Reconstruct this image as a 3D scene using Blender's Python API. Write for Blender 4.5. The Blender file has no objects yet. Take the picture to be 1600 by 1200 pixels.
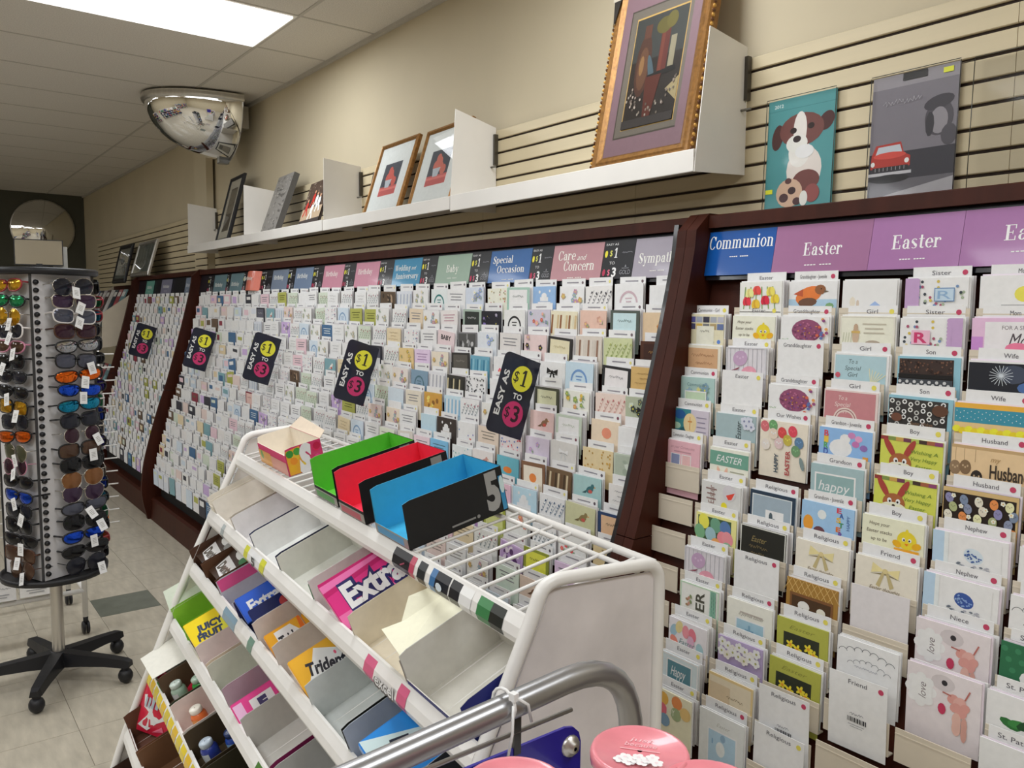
import bpy, math, random
from math import sin, cos, pi, radians, sqrt, atan2
from mathutils import Matrix, Vector, Euler

S = bpy.context.scene
COL = S.collection
random.seed(7)

# ------------------------------------------------------------------ camera
F_PX = 1259.56
YAW, PITCH, ROLL = radians(-52.4216), radians(-5.2939), radians(0.5371)
fw = Vector((sin(YAW) * cos(PITCH), cos(YAW) * cos(PITCH), sin(PITCH)))
rt = Vector((cos(YAW), -sin(YAW), 0))
up = rt.cross(fw)
rt2 = rt * cos(ROLL) + up * sin(ROLL)
up2 = -rt * sin(ROLL) + up * cos(ROLL)
CAM = Vector((0, -2.12, 1.66))
cd = bpy.data.cameras.new('camera')
cam = bpy.data.objects.new('camera', cd)
COL.objects.link(cam)
m = Matrix.Identity(4)
for i in range(3):
    m[i][0] = rt2[i]; m[i][1] = up2[i]; m[i][2] = -fw[i]; m[i][3] = CAM[i]
cam.matrix_world = m
cd.sensor_fit = 'HORIZONTAL'; cd.sensor_width = 36.0
cd.lens = F_PX / 1600 * 36.0
cd.clip_start = 0.02; cd.clip_end = 60
S.camera = cam

# ------------------------------------------------------------------ world, light level
W = bpy.data.worlds.new('store_ambient'); S.world = W
W.use_nodes = True
W.node_tree.nodes['Background'].inputs[0].default_value = (0.9, 0.95, 1.0, 1)
W.node_tree.nodes['Background'].inputs[1].default_value = 0.05
S.view_settings.view_transform = 'Standard'
S.view_settings.look = 'None'
S.view_settings.gamma = 1.0
S.view_settings.use_curve_mapping = False
S.view_settings.exposure = 0.12
LAMP_W = 19.0          # watts per ceiling troffer
LAMP_COL = (0.93, 0.965, 1.0)
CEIL_Z = 3.12
# ceiling troffers: (x, y) centres; the first one is the panel in view
TROFFERS = [(-4.305, -1.03), (-1.865, -1.03), (0.575, -1.03), (-6.745, -3.47), (-4.305, -3.47), (-1.865, -3.47), (0.575, -3.47),
            (-9.185, -3.47), (-4.305, -5.91), (-1.865, -5.91), (0.575, -5.91), (-6.745, -5.91), (-9.185, -5.91)]
for i, (x, y) in enumerate(TROFFERS):
    ld = bpy.data.lights.new('troffer_light', 'AREA')
    ld.shape = 'RECTANGLE'; ld.size = 0.54; ld.size_y = 1.14
    ld.energy = LAMP_W; ld.color = LAMP_COL
    lo = bpy.data.objects.new('troffer_light', ld)
    lo.location = (x, y, CEIL_Z - 0.035)
    COL.objects.link(lo)

# ------------------------------------------------------------------ helpers
def lin1(c):
    c = c / 255.0
    return c / 12.92 if c <= 0.04045 else ((c + 0.055) / 1.055) ** 2.4
def H(h, k=1.22):
    if not isinstance(h, str): return h
    r, g, b = int(h[0:2], 16), int(h[2:4], 16), int(h[4:6], 16)
    return tuple(min(0.88, lin1(c) * k) for c in (r, g, b))

def mat(name, base=None, rough=0.5, metal=0.0, attr=False, noise=0.0, nscale=20.0, coat=0.0, emit=None, estr=0.0, bump=0.0,
        trans=0.0, alpha=1.0, spec=0.5, stretch=None, col2=None, ior=1.45):
    M_ = bpy.data.materials.new(name); M_.use_nodes = True
    nt = M_.node_tree; N = nt.nodes; L = nt.links
    b = N['Principled BSDF']
    b.inputs['Roughness'].default_value = rough
    b.inputs['Metallic'].default_value = metal
    b.inputs['Coat Weight'].default_value = coat
    b.inputs['Coat Roughness'].default_value = 0.06
    b.inputs['Transmission Weight'].default_value = trans
    b.inputs['Alpha'].default_value = alpha
    b.inputs['Specular IOR Level'].default_value = spec
    b.inputs['IOR'].default_value = ior
    src = None
    if attr:
        a = N.new('ShaderNodeAttribute'); a.attribute_name = 'Col'; src = a.outputs['Color']
    if base is not None: base = H(base)
    if noise or bump or col2 is not None:
        tc = N.new('ShaderNodeTexCoord'); no = N.new('ShaderNodeTexNoise')
        no.inputs['Scale'].default_value = nscale; no.inputs['Detail'].default_value = 6
        vec = tc.outputs['Object']
        if stretch:
            mp = N.new('ShaderNodeMapping'); mp.inputs['Scale'].default_value = stretch
            L.new(vec, mp.inputs['Vector']); vec = mp.outputs['Vector']
        L.new(vec, no.inputs['Vector'])
        if noise or col2 is not None:
            mx = N.new('ShaderNodeMix'); mx.data_type = 'RGBA'
            if col2 is not None:
                cr = N.new('ShaderNodeMapRange'); cr.inputs[1].default_value = 0.38; cr.inputs[2].default_value = 0.66
                L.new(no.outputs['Fac'], cr.inputs[0]); L.new(cr.outputs[0], mx.inputs['Factor'])
                mx.inputs['A'].default_value = (*base, 1); mx.inputs['B'].default_value = (*H(col2), 1)
            else:
                mx.blend_type = 'MULTIPLY'; mx.inputs['Factor'].default_value = 1.0
                if src: L.new(src, mx.inputs['A'])
                else: mx.inputs['A'].default_value = (*base, 1)
                mr = N.new('ShaderNodeMapRange'); mr.inputs[1].default_value = 0.3; mr.inputs[2].default_value = 0.7
                mr.inputs[3].default_value = 1 - noise; mr.inputs[4].default_value = 1 + noise * 0.3
                L.new(no.outputs['Fac'], mr.inputs[0]); L.new(mr.outputs[0], mx.inputs['B'])
            src = mx.outputs['Result']
        if bump:
            bp = N.new('ShaderNodeBump'); bp.inputs['Strength'].default_value = bump; bp.inputs['Distance'].default_value = 0.002
            L.new(no.outputs['Fac'], bp.inputs['Height']); L.new(bp.outputs['Normal'], b.inputs['Normal'])
    if src: L.new(src, b.inputs['Base Color'])
    elif base is not None: b.inputs['Base Color'].default_value = (*base, 1)
    if emit:
        b.inputs['Emission Color'].default_value = (*emit, 1); b.inputs['Emission Strength'].default_value = estr
    return M_

def clear_mat(name, tint=(0.95, 0.97, 0.96), gl=0.12, rough=0.06):
    # thin clear sheet: mostly see-through, with a fresnel-weighted gloss
    M_ = bpy.data.materials.new(name); M_.use_nodes = True
    nt = M_.node_tree; N = nt.nodes; L = nt.links
    out = N['Material Output']; N.remove(N['Principled BSDF'])
    t = N.new('ShaderNodeBsdfTransparent'); t.inputs[0].default_value = (*tint, 1)
    g = N.new('ShaderNodeBsdfGlossy'); g.inputs['Roughness'].default_value = rough
    lw = N.new('ShaderNodeLayerWeight'); lw.inputs['Blend'].default_value = gl
    mx = N.new('ShaderNodeMixShader')
    L.new(lw.outputs['Fresnel'], mx.inputs[0]); L.new(t.outputs[0], mx.inputs[1]); L.new(g.outputs[0], mx.inputs[2])
    L.new(mx.outputs[0], out.inputs[0])
    return M_

PRINT = mat('printed_paper', attr=True, rough=0.55, noise=0.05, nscale=60)
GLOSS = mat('glossy_print', attr=True, rough=0.28, coat=0.25, noise=0.03, nscale=40)
ENAMEL = mat('white_enamel', 'dcdad6', rough=0.3, noise=0.05, nscale=9)
SHELFW = mat('white_painted_steel', 'd6d3ce', rough=0.35, noise=0.05, nscale=5)
WOOD = mat('brown_laminate', '3a190f', rough=0.45, spec=0.22, noise=0.3, nscale=7, stretch=(3, 3, 0.5))
BLACK = mat('black_plastic', '18181b', rough=0.45, noise=0.1, nscale=30)
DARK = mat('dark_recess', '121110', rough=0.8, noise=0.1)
GOLD = mat('gold_frame', '8c6434', rough=0.4, metal=0.4, noise=0.35, nscale=70, bump=0.4)
CHROME = mat('mirror_chrome', (0.86, 0.86, 0.85), rough=0.03, metal=1.0, noise=0.03, nscale=4)
STEEL = mat('brushed_steel', (0.62, 0.6, 0.56), rough=0.32, metal=0.9, noise=0.12, nscale=30, stretch=(1, 1, 0.05))
SILVER = mat('silver_paint', (0.40, 0.40, 0.41), rough=0.3, metal=0.75, noise=0.08, nscale=15)
CLEAR = clear_mat('clear_acrylic', tint=(0.985, 0.985, 0.985), gl=0.08)
GLASS = clear_mat('picture_glass', gl=0.2, rough=0.02)
BEIGE = mat('beige_plastic', 'c9bfae', rough=0.45, noise=0.06, nscale=12)

class MB:
    """collects coloured polygons; build() links them as one mesh object"""
    def __init__(s): s.v = []; s.f = []; s.c = []; s.mi = []; s.sm = []
    def poly(s, pts, col=(0.8, 0.8, 0.8), mi=0, sm=False):
        n = len(s.v); s.v.extend([tuple(p) for p in pts]); s.f.append(tuple(range(n, n + len(pts)))); s.c.append(H(col)); s.mi.append(mi); s.sm.append(sm)
    def faces(s, vs, fs, col, mi=0, sm=False):
        n = len(s.v); s.v.extend([tuple(p) for p in vs]); c = H(col)
        for f in fs: s.f.append(tuple(n + i for i in f)); s.c.append(c); s.mi.append(mi); s.sm.append(sm)
    def box(s, x0, x1, y0, y1, z0, z1, col=(0.8, 0.8, 0.8), mi=0, M_=None):
        vs = [(x, y, z) for x in (x0, x1) for y in (y0, y1) for z in (z0, z1)]
        if M_ is not None: vs = [M_ @ Vector(p) for p in vs]
        s.faces(vs, [(0, 1, 3, 2), (4, 6, 7, 5), (0, 4, 5, 1), (2, 3, 7, 6), (0, 2, 6, 4), (1, 5, 7, 3)], col, mi)
    def prism(s, pts, a, b, axis='x', col=(0.8, 0.8, 0.8), mi=0, cola=None, colb=None):
        # 2D outline extruded along an axis between a and b; for 'x' pts are (y,z); 'y' (x,z); 'z' (x,y)
        def P(p, t):
            return (t, p[0], p[1]) if axis == 'x' else (p[0], t, p[1]) if axis == 'y' else (p[0], p[1], t)
        n = len(pts)
        A = [P(p, a) for p in pts]; B = [P(p, b) for p in pts]
        s.poly(A[::-1], cola or col, mi); s.poly(B, colb or col, mi)
        for i in range(n):
            j = (i + 1) % n
            s.poly([A[i], A[j], B[j], B[i]], col, mi)
    def tube(s, path, r, n=8, col=(0.8, 0.8, 0.8), mi=0, closed=False, cap=True):
        P = [Vector(p) for p in path]; k = len(P); rings = []
        ref = None
        for i in range(k):
            if closed: d = (P[(i + 1) % k] - P[i - 1])
            else: d = P[min(i + 1, k - 1)] - P[max(i - 1, 0)]
            d.normalize()
            if ref is None:
                ref = Vector((0, 0, 1)) if abs(d.z) < 0.9 else Vector((1, 0, 0))
            a = d.cross(ref); a.normalize(); b = a.cross(d); ref = b
            rr = r[i] if isinstance(r, (list, tuple)) else r
            rings.append([P[i] + (a * cos(2 * pi * j / n) + b * sin(2 * pi * j / n)) * rr for j in range(n)])
        vs = [p for R in rings for p in R]; fs = []
        for i in range(k if closed else k - 1):
            i2 = (i + 1) % k
            for j in range(n):
                j2 = (j + 1) % n
                fs.append((i * n + j, i * n + j2, i2 * n + j2, i2 * n + j))
        if cap and not closed:
            fs.append(tuple(range(n))[::-1]); fs.append(tuple((k - 1) * n + j for j in range(n)))
        s.faces(vs, fs, col, mi, True)
    def lathe(s, prof, n=24, col=(0.8, 0.8, 0.8), mi=0, a0=0.0, a1=2 * pi, c=(0, 0, 0), M_=None):
        full = abs(a1 - a0 - 2 * pi) < 1e-6
        m_ = n if full else n + 1
        vs = []
        for (r, z) in prof:
            for j in range(m_):
                a = a0 + (a1 - a0) * j / n
                p = Vector((c[0] + r * cos(a), c[1] + r * sin(a), c[2] + z))
                vs.append(M_ @ p if M_ is not None else p)
        fs = []
        for i in range(len(prof) - 1):
            for j in range(n):
                j2 = (j + 1) % m_ if full else j + 1
                fs.append((i * m_ + j, i * m_ + j2, (i + 1) * m_ + j2, (i + 1) * m_ + j))
        s.faces(vs, fs, col, mi, True)
    def sphere(s, c, r, n=12, col=(0.8, 0.8, 0.8), mi=0):
        rx, ry, rz = r if isinstance(r, tuple) else (r, r, r)
        k = n // 2
        vs = []; fs = []
        for i in range(k + 1):
            t = pi * i / k
            for j in range(n):
                a = 2 * pi * j / n
                vs.append((c[0] + rx * sin(t) * cos(a), c[1] + ry * sin(t) * sin(a), c[2] + rz * cos(t)))
        for i in range(k):
            for j in range(n):
                j2 = (j + 1) % n
                fs.append((i * n + j, (i + 1) * n + j, (i + 1) * n + j2, i * n + j2))
        s.faces(vs, fs, col, mi, True)
    def mesh(s, name, mats):
        me = bpy.data.meshes.new(name)
        me.from_pydata(s.v, [], s.f)
        if not isinstance(mats, (list, tuple)): mats = [mats]
        for m_ in mats: me.materials.append(m_)
        at = me.color_attributes.new('Col', 'FLOAT_COLOR', 'CORNER')
        buf = []
        for f, c in zip(s.f, s.c): buf.extend((c[0], c[1], c[2], 1.0) * len(f))
        at.data.foreach_set('color', buf)
        me.polygons.foreach_set('material_index', s.mi)
        me.polygons.foreach_set('use_smooth', s.sm)
        me.update()
        return me
    def build(s, name, mats, parent=None, loc=None, rot=None):
        o = bpy.data.objects.new(name, s.mesh(name, mats)); COL.objects.link(o)
        if parent: o.parent = parent
        if loc is not None: o.location = loc
        if rot is not None: o.rotation_euler = rot
        return o

def tag(o, label=None, cat=None, group=None, kind=None):
    if label: o['label'] = label
    if cat: o['category'] = cat
    if group: o['group'] = group
    if kind: o['kind'] = kind
    return o
def empty(name, loc=(0, 0, 0), rot=(0, 0, 0), label=None, cat=None, group=None, kind=None):
    o = bpy.data.objects.new(name, None); COL.objects.link(o)
    o.empty_display_size = 0.05
    o.location = loc; o.rotation_euler = rot
    return tag(o, label, cat, group, kind)
def inst(name, me, parent=None, loc=None, rot=None):
    o = bpy.data.objects.new(name, me); COL.objects.link(o)
    if parent: o.parent = parent
    if loc is not None: o.location = loc
    if rot is not None: o.rotation_euler = rot
    return o
def copy_tree(o, parent=None):
    c = o.copy(); COL.objects.link(c)
    c.parent = parent
    for ch in o.children: copy_tree(ch, c)
    return c

# ------------------------------------------------------------------ text
_T = {}
def text_geo(s, bold=0.0, shear=0.0):
    k = (s, bold, shear)
    if k not in _T:
        cu = bpy.data.curves.new('t', 'FONT'); cu.body = s; cu.size = 1.0; cu.resolution_u = 3; cu.offset = bold; cu.shear = shear
        o = bpy.data.objects.new('t', cu)
        me = bpy.data.meshes.new_from_object(o)
        vs = [(v.co.x, v.co.y) for v in me.vertices]; fs = [tuple(p.vertices) for p in me.polygons]
        bpy.data.objects.remove(o); bpy.data.curves.remove(cu); bpy.data.meshes.remove(me)
        xs = [v[0] for v in vs] or [0, 1]; ys = [v[1] for v in vs] or [0, 1]
        _T[k] = (vs, fs, min(xs), max(xs), min(ys), max(ys))
    return _T[k]

# a small serif face for the category signs: each glyph a list of flat pieces; cap height 1, x-height .68
TH, TN, SF = 0.155, 0.05, 0.07
def _bar(x0, y0, x1, y1): return [(x0, y0), (x1, y0), (x1, y1), (x0, y1)]
def _serif(xc, y, w=TH, up_=1): return _bar(xc - w / 2 - SF, y, xc + w / 2 + SF, y + TN * up_) if up_ > 0 else _bar(xc - w / 2 - SF, y - TN, xc + w / 2 + SF, y)
def _stem(xc, y0, y1, top=True, bot=True, w=TH):
    r = [_bar(xc - w / 2, y0, xc + w / 2, y1)]
    if bot: r.append(_serif(xc, y0, w, 1))
    if top: r.append(_bar(xc - w / 2 - SF, y1 - TN, xc + w / 2, y1))
    return r
def _ring(cx, cy, rx, ry, a0=0, a1=360, th=TH, tn=TN):
    n = max(4, int(abs(a1 - a0) / 24)); q = []
    for i in range(n):
        A = radians(a0 + (a1 - a0) * i / n); B = radians(a0 + (a1 - a0) * (i + 1) / n)
        ix, iy = rx - th, ry - tn
        q.append([(cx + rx * cos(A), cy + ry * sin(A)), (cx + rx * cos(B), cy + ry * sin(B)), (cx + ix * cos(B), cy + iy * sin(B)), (cx + ix * cos(A), cy + iy * sin(A))])
    return q
def _sl(x0, y0, x1, y1, w): return [(x0 - w / 2, y0), (x0 + w / 2, y0), (x1 + w / 2, y1), (x1 - w / 2, y1)]
XH = 0.68
def _n(x): return _stem(x, 0, XH) + _stem(x + 0.36, 0, XH - 0.16, top=False) + _ring(x + 0.16, XH - 0.2, 0.28, 0.2, 0, 150)
GL = {
 'o': (0.66, _ring(0.32, 0.34, 0.3, 0.35)),
 'c': (0.58, _ring(0.32, 0.34, 0.3, 0.35, 40, 320) + [_bar(0.44, 0.44, 0.56, 0.58)]),
 'e': (0.6, _ring(0.32, 0.34, 0.29, 0.35, 0, 320) + [_bar(0.1, 0.33, 0.6, 0.39)]),
 'n': (0.72, _n(0.14)), 'h': (0.72, _n(0.14) + _stem(0.14, 0, 1.02)),
 'm': (1.1, _n(0.14) + [_bar(0.8, 0, 0.95, 0.5), _serif(0.875, 0)] + _ring(0.68, XH - 0.2, 0.27, 0.2, 0, 150)),
 'u': (0.72, [_bar(0.08, 0.18, 0.08 + TH, XH), _bar(0.02, XH - TN, 0.1, XH)] + _ring(0.29, 0.2, 0.21, 0.21, 180, 345) + _stem(0.55, 0, XH)),
 'i': (0.36, _stem(0.16, 0, XH) + [_ring(0.16, 0.9, 0.09, 0.09, 0, 360, 0.088, 0.088)[k] for k in range(15)]),
 'l': (0.36, _stem(0.16, 0, 1.02)),
 'r': (0.52, _stem(0.14, 0, XH) + _ring(0.34, XH - 0.2, 0.2, 0.2, 40, 170) + [_bar(0.38, XH - 0.2, 0.5, XH - 0.06)]),
 's': (0.52, _ring(0.26, 0.5, 0.22, 0.19, 30, 235, 0.1, 0.05) + _ring(0.26, 0.19, 0.23, 0.2, -145, 65, 0.1, 0.05) + [[(0.06, 0.47), (0.2, 0.53), (0.47, 0.2), (0.33, 0.14)]]),
 't': (0.44, [_bar(0.13, 0.1, 0.13 + TH, 0.92), _bar(0.02, XH - TN, 0.42, XH)] + _ring(0.3, 0.14, 0.17, 0.15, 180, 330)),
 'a': (0.6, [_bar(0.36, 0.05, 0.36 + TH, 0.5), _bar(0.4, 0, 0.6, TN)] + _ring(0.29, 0.48, 0.22, 0.21, 0, 160) + _ring(0.25, 0.2, 0.22, 0.21, 60, 330) + [_bar(0.08, 0.44, 0.2, 0.56)]),
 'p': (0.7, _stem(0.14, -0.3, XH) + _ring(0.36, 0.34, 0.29, 0.35, -150, 150)),
 'b': (0.7, _stem(0.14, 0, 1.02, bot=False) + _ring(0.36, 0.34, 0.29, 0.35, -150, 150)),
 'd': (0.7, _stem(0.52, 0, 1.02) + _ring(0.32, 0.34, 0.29, 0.35, 30, 330)),
 'g': (0.62, _ring(0.29, 0.44, 0.24, 0.25) + _ring(0.29, -0.1, 0.27, 0.18, 0, 360, 0.08) + [_bar(0.12, 0.05, 0.4, 0.15), _bar(0.45, 0.6, 0.6, 0.68)]),
 'v': (0.62, [_sl(0.12, XH, 0.32, 0, TH), _sl(0.5, XH, 0.33, 0, TN), _bar(0.0, XH - TN, 0.26, XH), _bar(0.4, XH - TN, 0.62, XH)]),
 'y': (0.62, [_sl(0.12, XH, 0.33, 0, TH), _sl(0.52, XH, 0.24, -0.28, TN + .02), _bar(0.0, XH - TN, 0.26, XH), _bar(0.42, XH - TN, 0.64, XH), _bar(0.06, -0.32, 0.26, -0.2)]),
 'C': (0.78, _ring(0.42, 0.5, 0.38, 0.52, 35, 325) + [_bar(0.66, 0.66, 0.74, 0.98)]),
 'O': (0.9, _ring(0.44, 0.5, 0.4, 0.52)),
 'E': (0.76, [_bar(0.1, 0, 0.1 + TH + .02, 1), _bar(0, 0, 0.66, TN), _bar(0, 1 - TN, 0.66, 1), _bar(0.2, 0.48, 0.5, 0.53), _bar(0.61, 0, 0.67, 0.28), _bar(0.61, 0.74, 0.67, 1), _bar(0.46, 0.38, 0.51, 0.63)]),
 'S': (0.66, _ring(0.33, 0.74, 0.27, 0.28, 25, 240, 0.12, 0.06) + _ring(0.33, 0.28, 0.29, 0.3, -150, 65, 0.12, 0.06) + [[(0.07, 0.7), (0.24, 0.78), (0.6, 0.3), (0.43, 0.22)], _bar(0.54, 0.7, 0.6, 0.98), _bar(0.05, 0.02, 0.11, 0.3)]),
 'B': (0.76, [_bar(0.1, 0, 0.1 + TH, 1), _bar(0, 0, 0.4, TN), _bar(0, 1 - TN, 0.4, 1), _bar(0.2, 0.5, 0.42, 0.55)] + _ring(0.4, 0.76, 0.26, 0.25, -90, 90) + _ring(0.4, 0.27, 0.3, 0.28, -90, 90)),
 'A': (0.84, [_sl(0.4, 1, 0.16, 0, TN + .02), _sl(0.4, 1, 0.66, 0, TH), _bar(0.22, 0.3, 0.6, 0.35), _bar(0.04, 0, 0.28, TN), _bar(0.5, 0, 0.84, TN)]),
 'W': (1.15, [_sl(0.14, 1, 0.36, 0, TH), _sl(0.58, 1, 0.38, 0, TN), _sl(0.58, 1, 0.8, 0, TH), _sl(1.04, 1, 0.82, 0, TN), _bar(0, 1 - TN, 0.3, 1), _bar(0.44, 1 - TN, 0.74, 1), _bar(0.92, 1 - TN, 1.15, 1)]),
 ' ': (0.3, []),
}
def serif_geo(s):
    x = 0; out = []
    for ch in s:
        w, ps = GL[ch]
        for p in ps: out.append([(x + a, b) for a, b in p])
        x += w + 0.04
    return out, x - 0.04

class Art:
    """flat print on the plane y=const of a local frame: x right, z up; layers stack towards -y"""
    def __init__(s, mb, y=0.0, M_=None, mi=0): s.mb = mb; s.y = y; s.k = 0; s.M = M_; s.mi = mi; s.step = 0.0004
    def _p(s, x, z):
        p = Vector((x, s.y - s.step * (s.k + 1), z))
        return s.M @ p if s.M is not None else p
    def poly(s, pts, col, up_=True):
        a = sum(pts[i][0] * pts[(i + 1) % len(pts)][1] - pts[(i + 1) % len(pts)][0] * pts[i][1] for i in range(len(pts)))
        if a < 0: pts = pts[::-1]
        s.mb.poly([s._p(*p) for p in pts], col, s.mi)
        if up_: s.k += 0.15
    def rect(s, x0, z0, x1, z1, col): s.poly([(x0, z0), (x1, z0), (x1, z1), (x0, z1)], col)
    def ell(s, x, z, rx, rz, col, n=12, rot=0.0):
        c, d = cos(rot), sin(rot)
        s.poly([(x + rx * cos(t) * c - rz * sin(t) * d, z + rx * cos(t) * d + rz * sin(t) * c) for t in [2 * pi * i / n for i in range(n)]], col)
    def line(s, x0, z0, x1, z1, w, col):
        dx, dz = x1 - x0, z1 - z0; l = sqrt(dx * dx + dz * dz) or 1; nx, nz = -dz / l * w / 2, dx / l * w / 2
        s.poly([(x0 + nx, z0 + nz), (x0 - nx, z0 - nz), (x1 - nx, z1 - nz), (x1 + nx, z1 + nz)], col)
    def arc(s, x, z, r0, r1, a0, a1, col, n=12):
        for i in range(n):
            A = radians(a0 + (a1 - a0) * i / n); B = radians(a0 + (a1 - a0) * (i + 1) / n)
            s.poly([(x + r0 * cos(A), z + r0 * sin(A)), (x + r1 * cos(A), z + r1 * sin(A)), (x + r1 * cos(B), z + r1 * sin(B)), (x + r0 * cos(B), z + r0 * sin(B))], col, False)
        s.k += 0.15
    def frame(s, x0, z0, x1, z1, w, col):
        s.rect(x0, z0, x1, z0 + w, col); s.rect(x0, z1 - w, x1, z1, col); s.rect(x0, z0, x0 + w, z1, col); s.rect(x1 - w, z0, x1, z1, col)
    def text(s, t, x, z, h, col, w=None, align='c', bold=0.0, rot=0.0, shear=0.0):
        vs, fs, a, b, c, d = text_geo(t, bold, shear)
        sc = h / 0.73; sx = sc if w is None else w / max(b - a, 1e-4)
        ox = {'c': (a + b) / 2, 'l': a, 'r': b}[align]
        co, si = cos(rot), sin(rot); P = []
        for (px, pz) in vs:
            px = (px - ox) * sx; pz = (pz - 0.36) * sc
            P.append(s._p(x + px * co - pz * si, z + px * si + pz * co))
        s.mb.faces(P, fs, col, s.mi); s.k += 0.15
    def serif(s, t, x, z, h, col, w=None, align='c'):
        ps, tw = serif_geo(t); sx = h if w is None else w / tw
        ox = {'c': tw / 2, 'l': 0, 'r': tw}[align]
        for p in ps:
            s.poly([(x + (a - ox) * sx, z + (b - 0.35) * h) for a, b in p], col, False)
            s.k += 0.002
        s.k += 0.15
    def script(s, x0, x1, z, h, col, n=9):
        # a cursive-looking squiggle line (writing too small to read)
        p = None; n = int(n * 1.8)
        for i in range(n + 1):
            x = x0 + (x1 - x0) * (i + (.55 if i % 3 == 1 else 0)) / (n + .5); zz = z + h * 0.42 * (1 if i % 2 else -1) * (0.35 + 0.65 * ((i * 7) % 5) / 4)
            if p: s.line(p[0], p[1], x, zz, min(.0011, h * .14), col)
            p = (x, zz)
    def lines(s, x0, x1, z, n, dz, h, col):
        for i in range(n):
            k = ((i * 37) % 10) / 30
            s.rect(x0 + (x1 - x0) * k * 0.5, z - i * dz - h / 2, x1 - (x1 - x0) * k * 0.5, z - i * dz + h / 2, col)
# ------------------------------------------------------------------ room shell
FARX, NEARX, BACKY = -12.3, 2.4, -8.0
WALLM = mat('beige_wall_paint', 'bcb198', rough=0.75, noise=0.05, nscale=2.5)
SHADEW = mat('shadowed_olive_wall', '4a4a40', rough=0.8, noise=0.1, nscale=3)  # grey-green end wall, its shadow put into the base colour
CEILM = mat('ceiling_tile', 'd2cdc4', rough=0.9, noise=0.16, nscale=160, bump=0.5)
TBAR = mat('ceiling_grid', 'b4afa6', rough=0.6, noise=0.05)
SLATM = mat('slat_laminate', 'c4b799', rough=0.5, noise=0.06, nscale=6, stretch=(0.4, 1, 6))
FLOORM = mat('vinyl_tile', 'b0a898', rough=0.3, noise=0.22, nscale=11, stretch=(0.6, 2.2, 1))
FLOORG = mat('grey_vinyl_tile', '66695f', rough=0.3, noise=0.2, nscale=14)
FLOORP = mat('mauve_vinyl_tile', '918781', rough=0.3, noise=0.2, nscale=14)
GROUT = mat('tile_joint', '7a7163', rough=0.8, noise=0.2)

mb = MB(); mb.box(FARX, NEARX, BACKY, 0.1, -0.05, -0.0025)
floor = tag(mb.build('floor', GROUT), kind='structure')
tm = MB(); tm.prism([(0.001, 0.001), (0.304, 0.001), (0.304, 0.304), (0.001, 0.304)], -0.0025, 0.0, 'z')
FT = [tm.mesh('floor_tile', mm) for mm in (FLOORM, FLOORG, FLOORP)]
for ix in range(-12, 6):
    for iy in range(-7, 3):
        x = -4.945 + ix * 0.305; y = -1.307 + iy * 0.305
        k = 1 if (ix, iy) == (0, 0) else 2 if (ix, iy) == (4, 0) else 0
        inst('floor_tile', FT[k], floor, (x, y, 0))
mb = MB()
for (x0, x1, y0, y1) in ((FARX, -8.605, BACKY, 0.1), (-3.115, NEARX, BACKY, 0.1), (-8.605, -3.115, BACKY, -3.442), (-8.605, -3.115, -0.392, 0.1)):
    mb.box(x0, x1, y0, y1, -0.0025, -0.0002)
tag(mb.build('floor_field', FLOORM, floor), kind='structure')

def shell(name, x0, x1, y0, y1, z0, z1, m_):
    mb = MB(); mb.box(x0, x1, y0, y1, z0, z1); return tag(mb.build(name, m_), kind='structure')
wall_back = shell('wall_back', FARX, NEARX, 0.022, 0.12, 0, CEIL_Z + 0.1, WALLM)
shell('wall_left', FARX - 0.1, FARX, BACKY, 0.12, 0, CEIL_Z + 0.1, SHADEW)
shell('wall_right', NEARX, NEARX + 0.1, BACKY, 0.12, 0, CEIL_Z + 0.1, WALLM)
shell('wall_front', FARX, NEARX, BACKY - 0.1, BACKY, 0, CEIL_Z + 0.1, WALLM)

# ceiling: a slab, T-bar grid and lay-in tiles 0.61 x 1.22 (rows from the wall: 0.415 | 1.22 | 1.22 ...)
mb = MB(); mb.box(FARX, NEARX, BACKY, 0.12, CEIL_Z + 0.02, CEIL_Z + 0.1)
ceiling = tag(mb.build('ceiling', CEILM), kind='structure')
ROWY = [0.022, -0.415, -1.635, -2.855]
X0 = -4.0 - 0.61 * 13
tmesh = {}
for j in range(3):
    y1, y0 = ROWY[j], ROWY[j + 1]
    mb = MB(); mb.box(0.007, 0.603, y0 + 0.007, y1 - 0.007, 0, 0.02); tmesh[j] = mb.mesh('ceiling_tile', CEILM)
    for i in range(22):
        x = X0 + 0.61 * i
        if x + 0.61 > NEARX: break
        if any(abs(x + 0.305 - tx) < 0.2 and y0 < ty < y1 for tx, ty in TROFFERS): continue
        inst('ceiling_tile', tmesh[j], ceiling, (x, 0, CEIL_Z))
mb = MB()
for (ya, yb) in ((BACKY, -2.855),):
    mb.box(FARX, NEARX, ya, yb - 0.01, CEIL_Z, CEIL_Z + 0.02)
mb.box(FARX, X0, -2.86, 0.022, CEIL_Z, CEIL_Z + 0.02)
tag(mb.build('ceiling_field', CEILM, ceiling), kind='structure')
mb = MB()
for y in ROWY[1:]: mb.box(FARX, NEARX, y - 0.0085, y + 0.0085, CEIL_Z - 0.003, CEIL_Z + 0.012)
for i in range(23):
    x = X0 + 0.61 * i
    if x < NEARX: mb.box(x - 0.0075, x + 0.0075, -2.855, 0.022, CEIL_Z - 0.002, CEIL_Z + 0.012)
mb.box(FARX, NEARX, 0.002, 0.022, CEIL_Z - 0.02, CEIL_Z + 0.0)
tag(mb.build('ceiling_grid', TBAR, ceiling), kind='structure')
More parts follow.
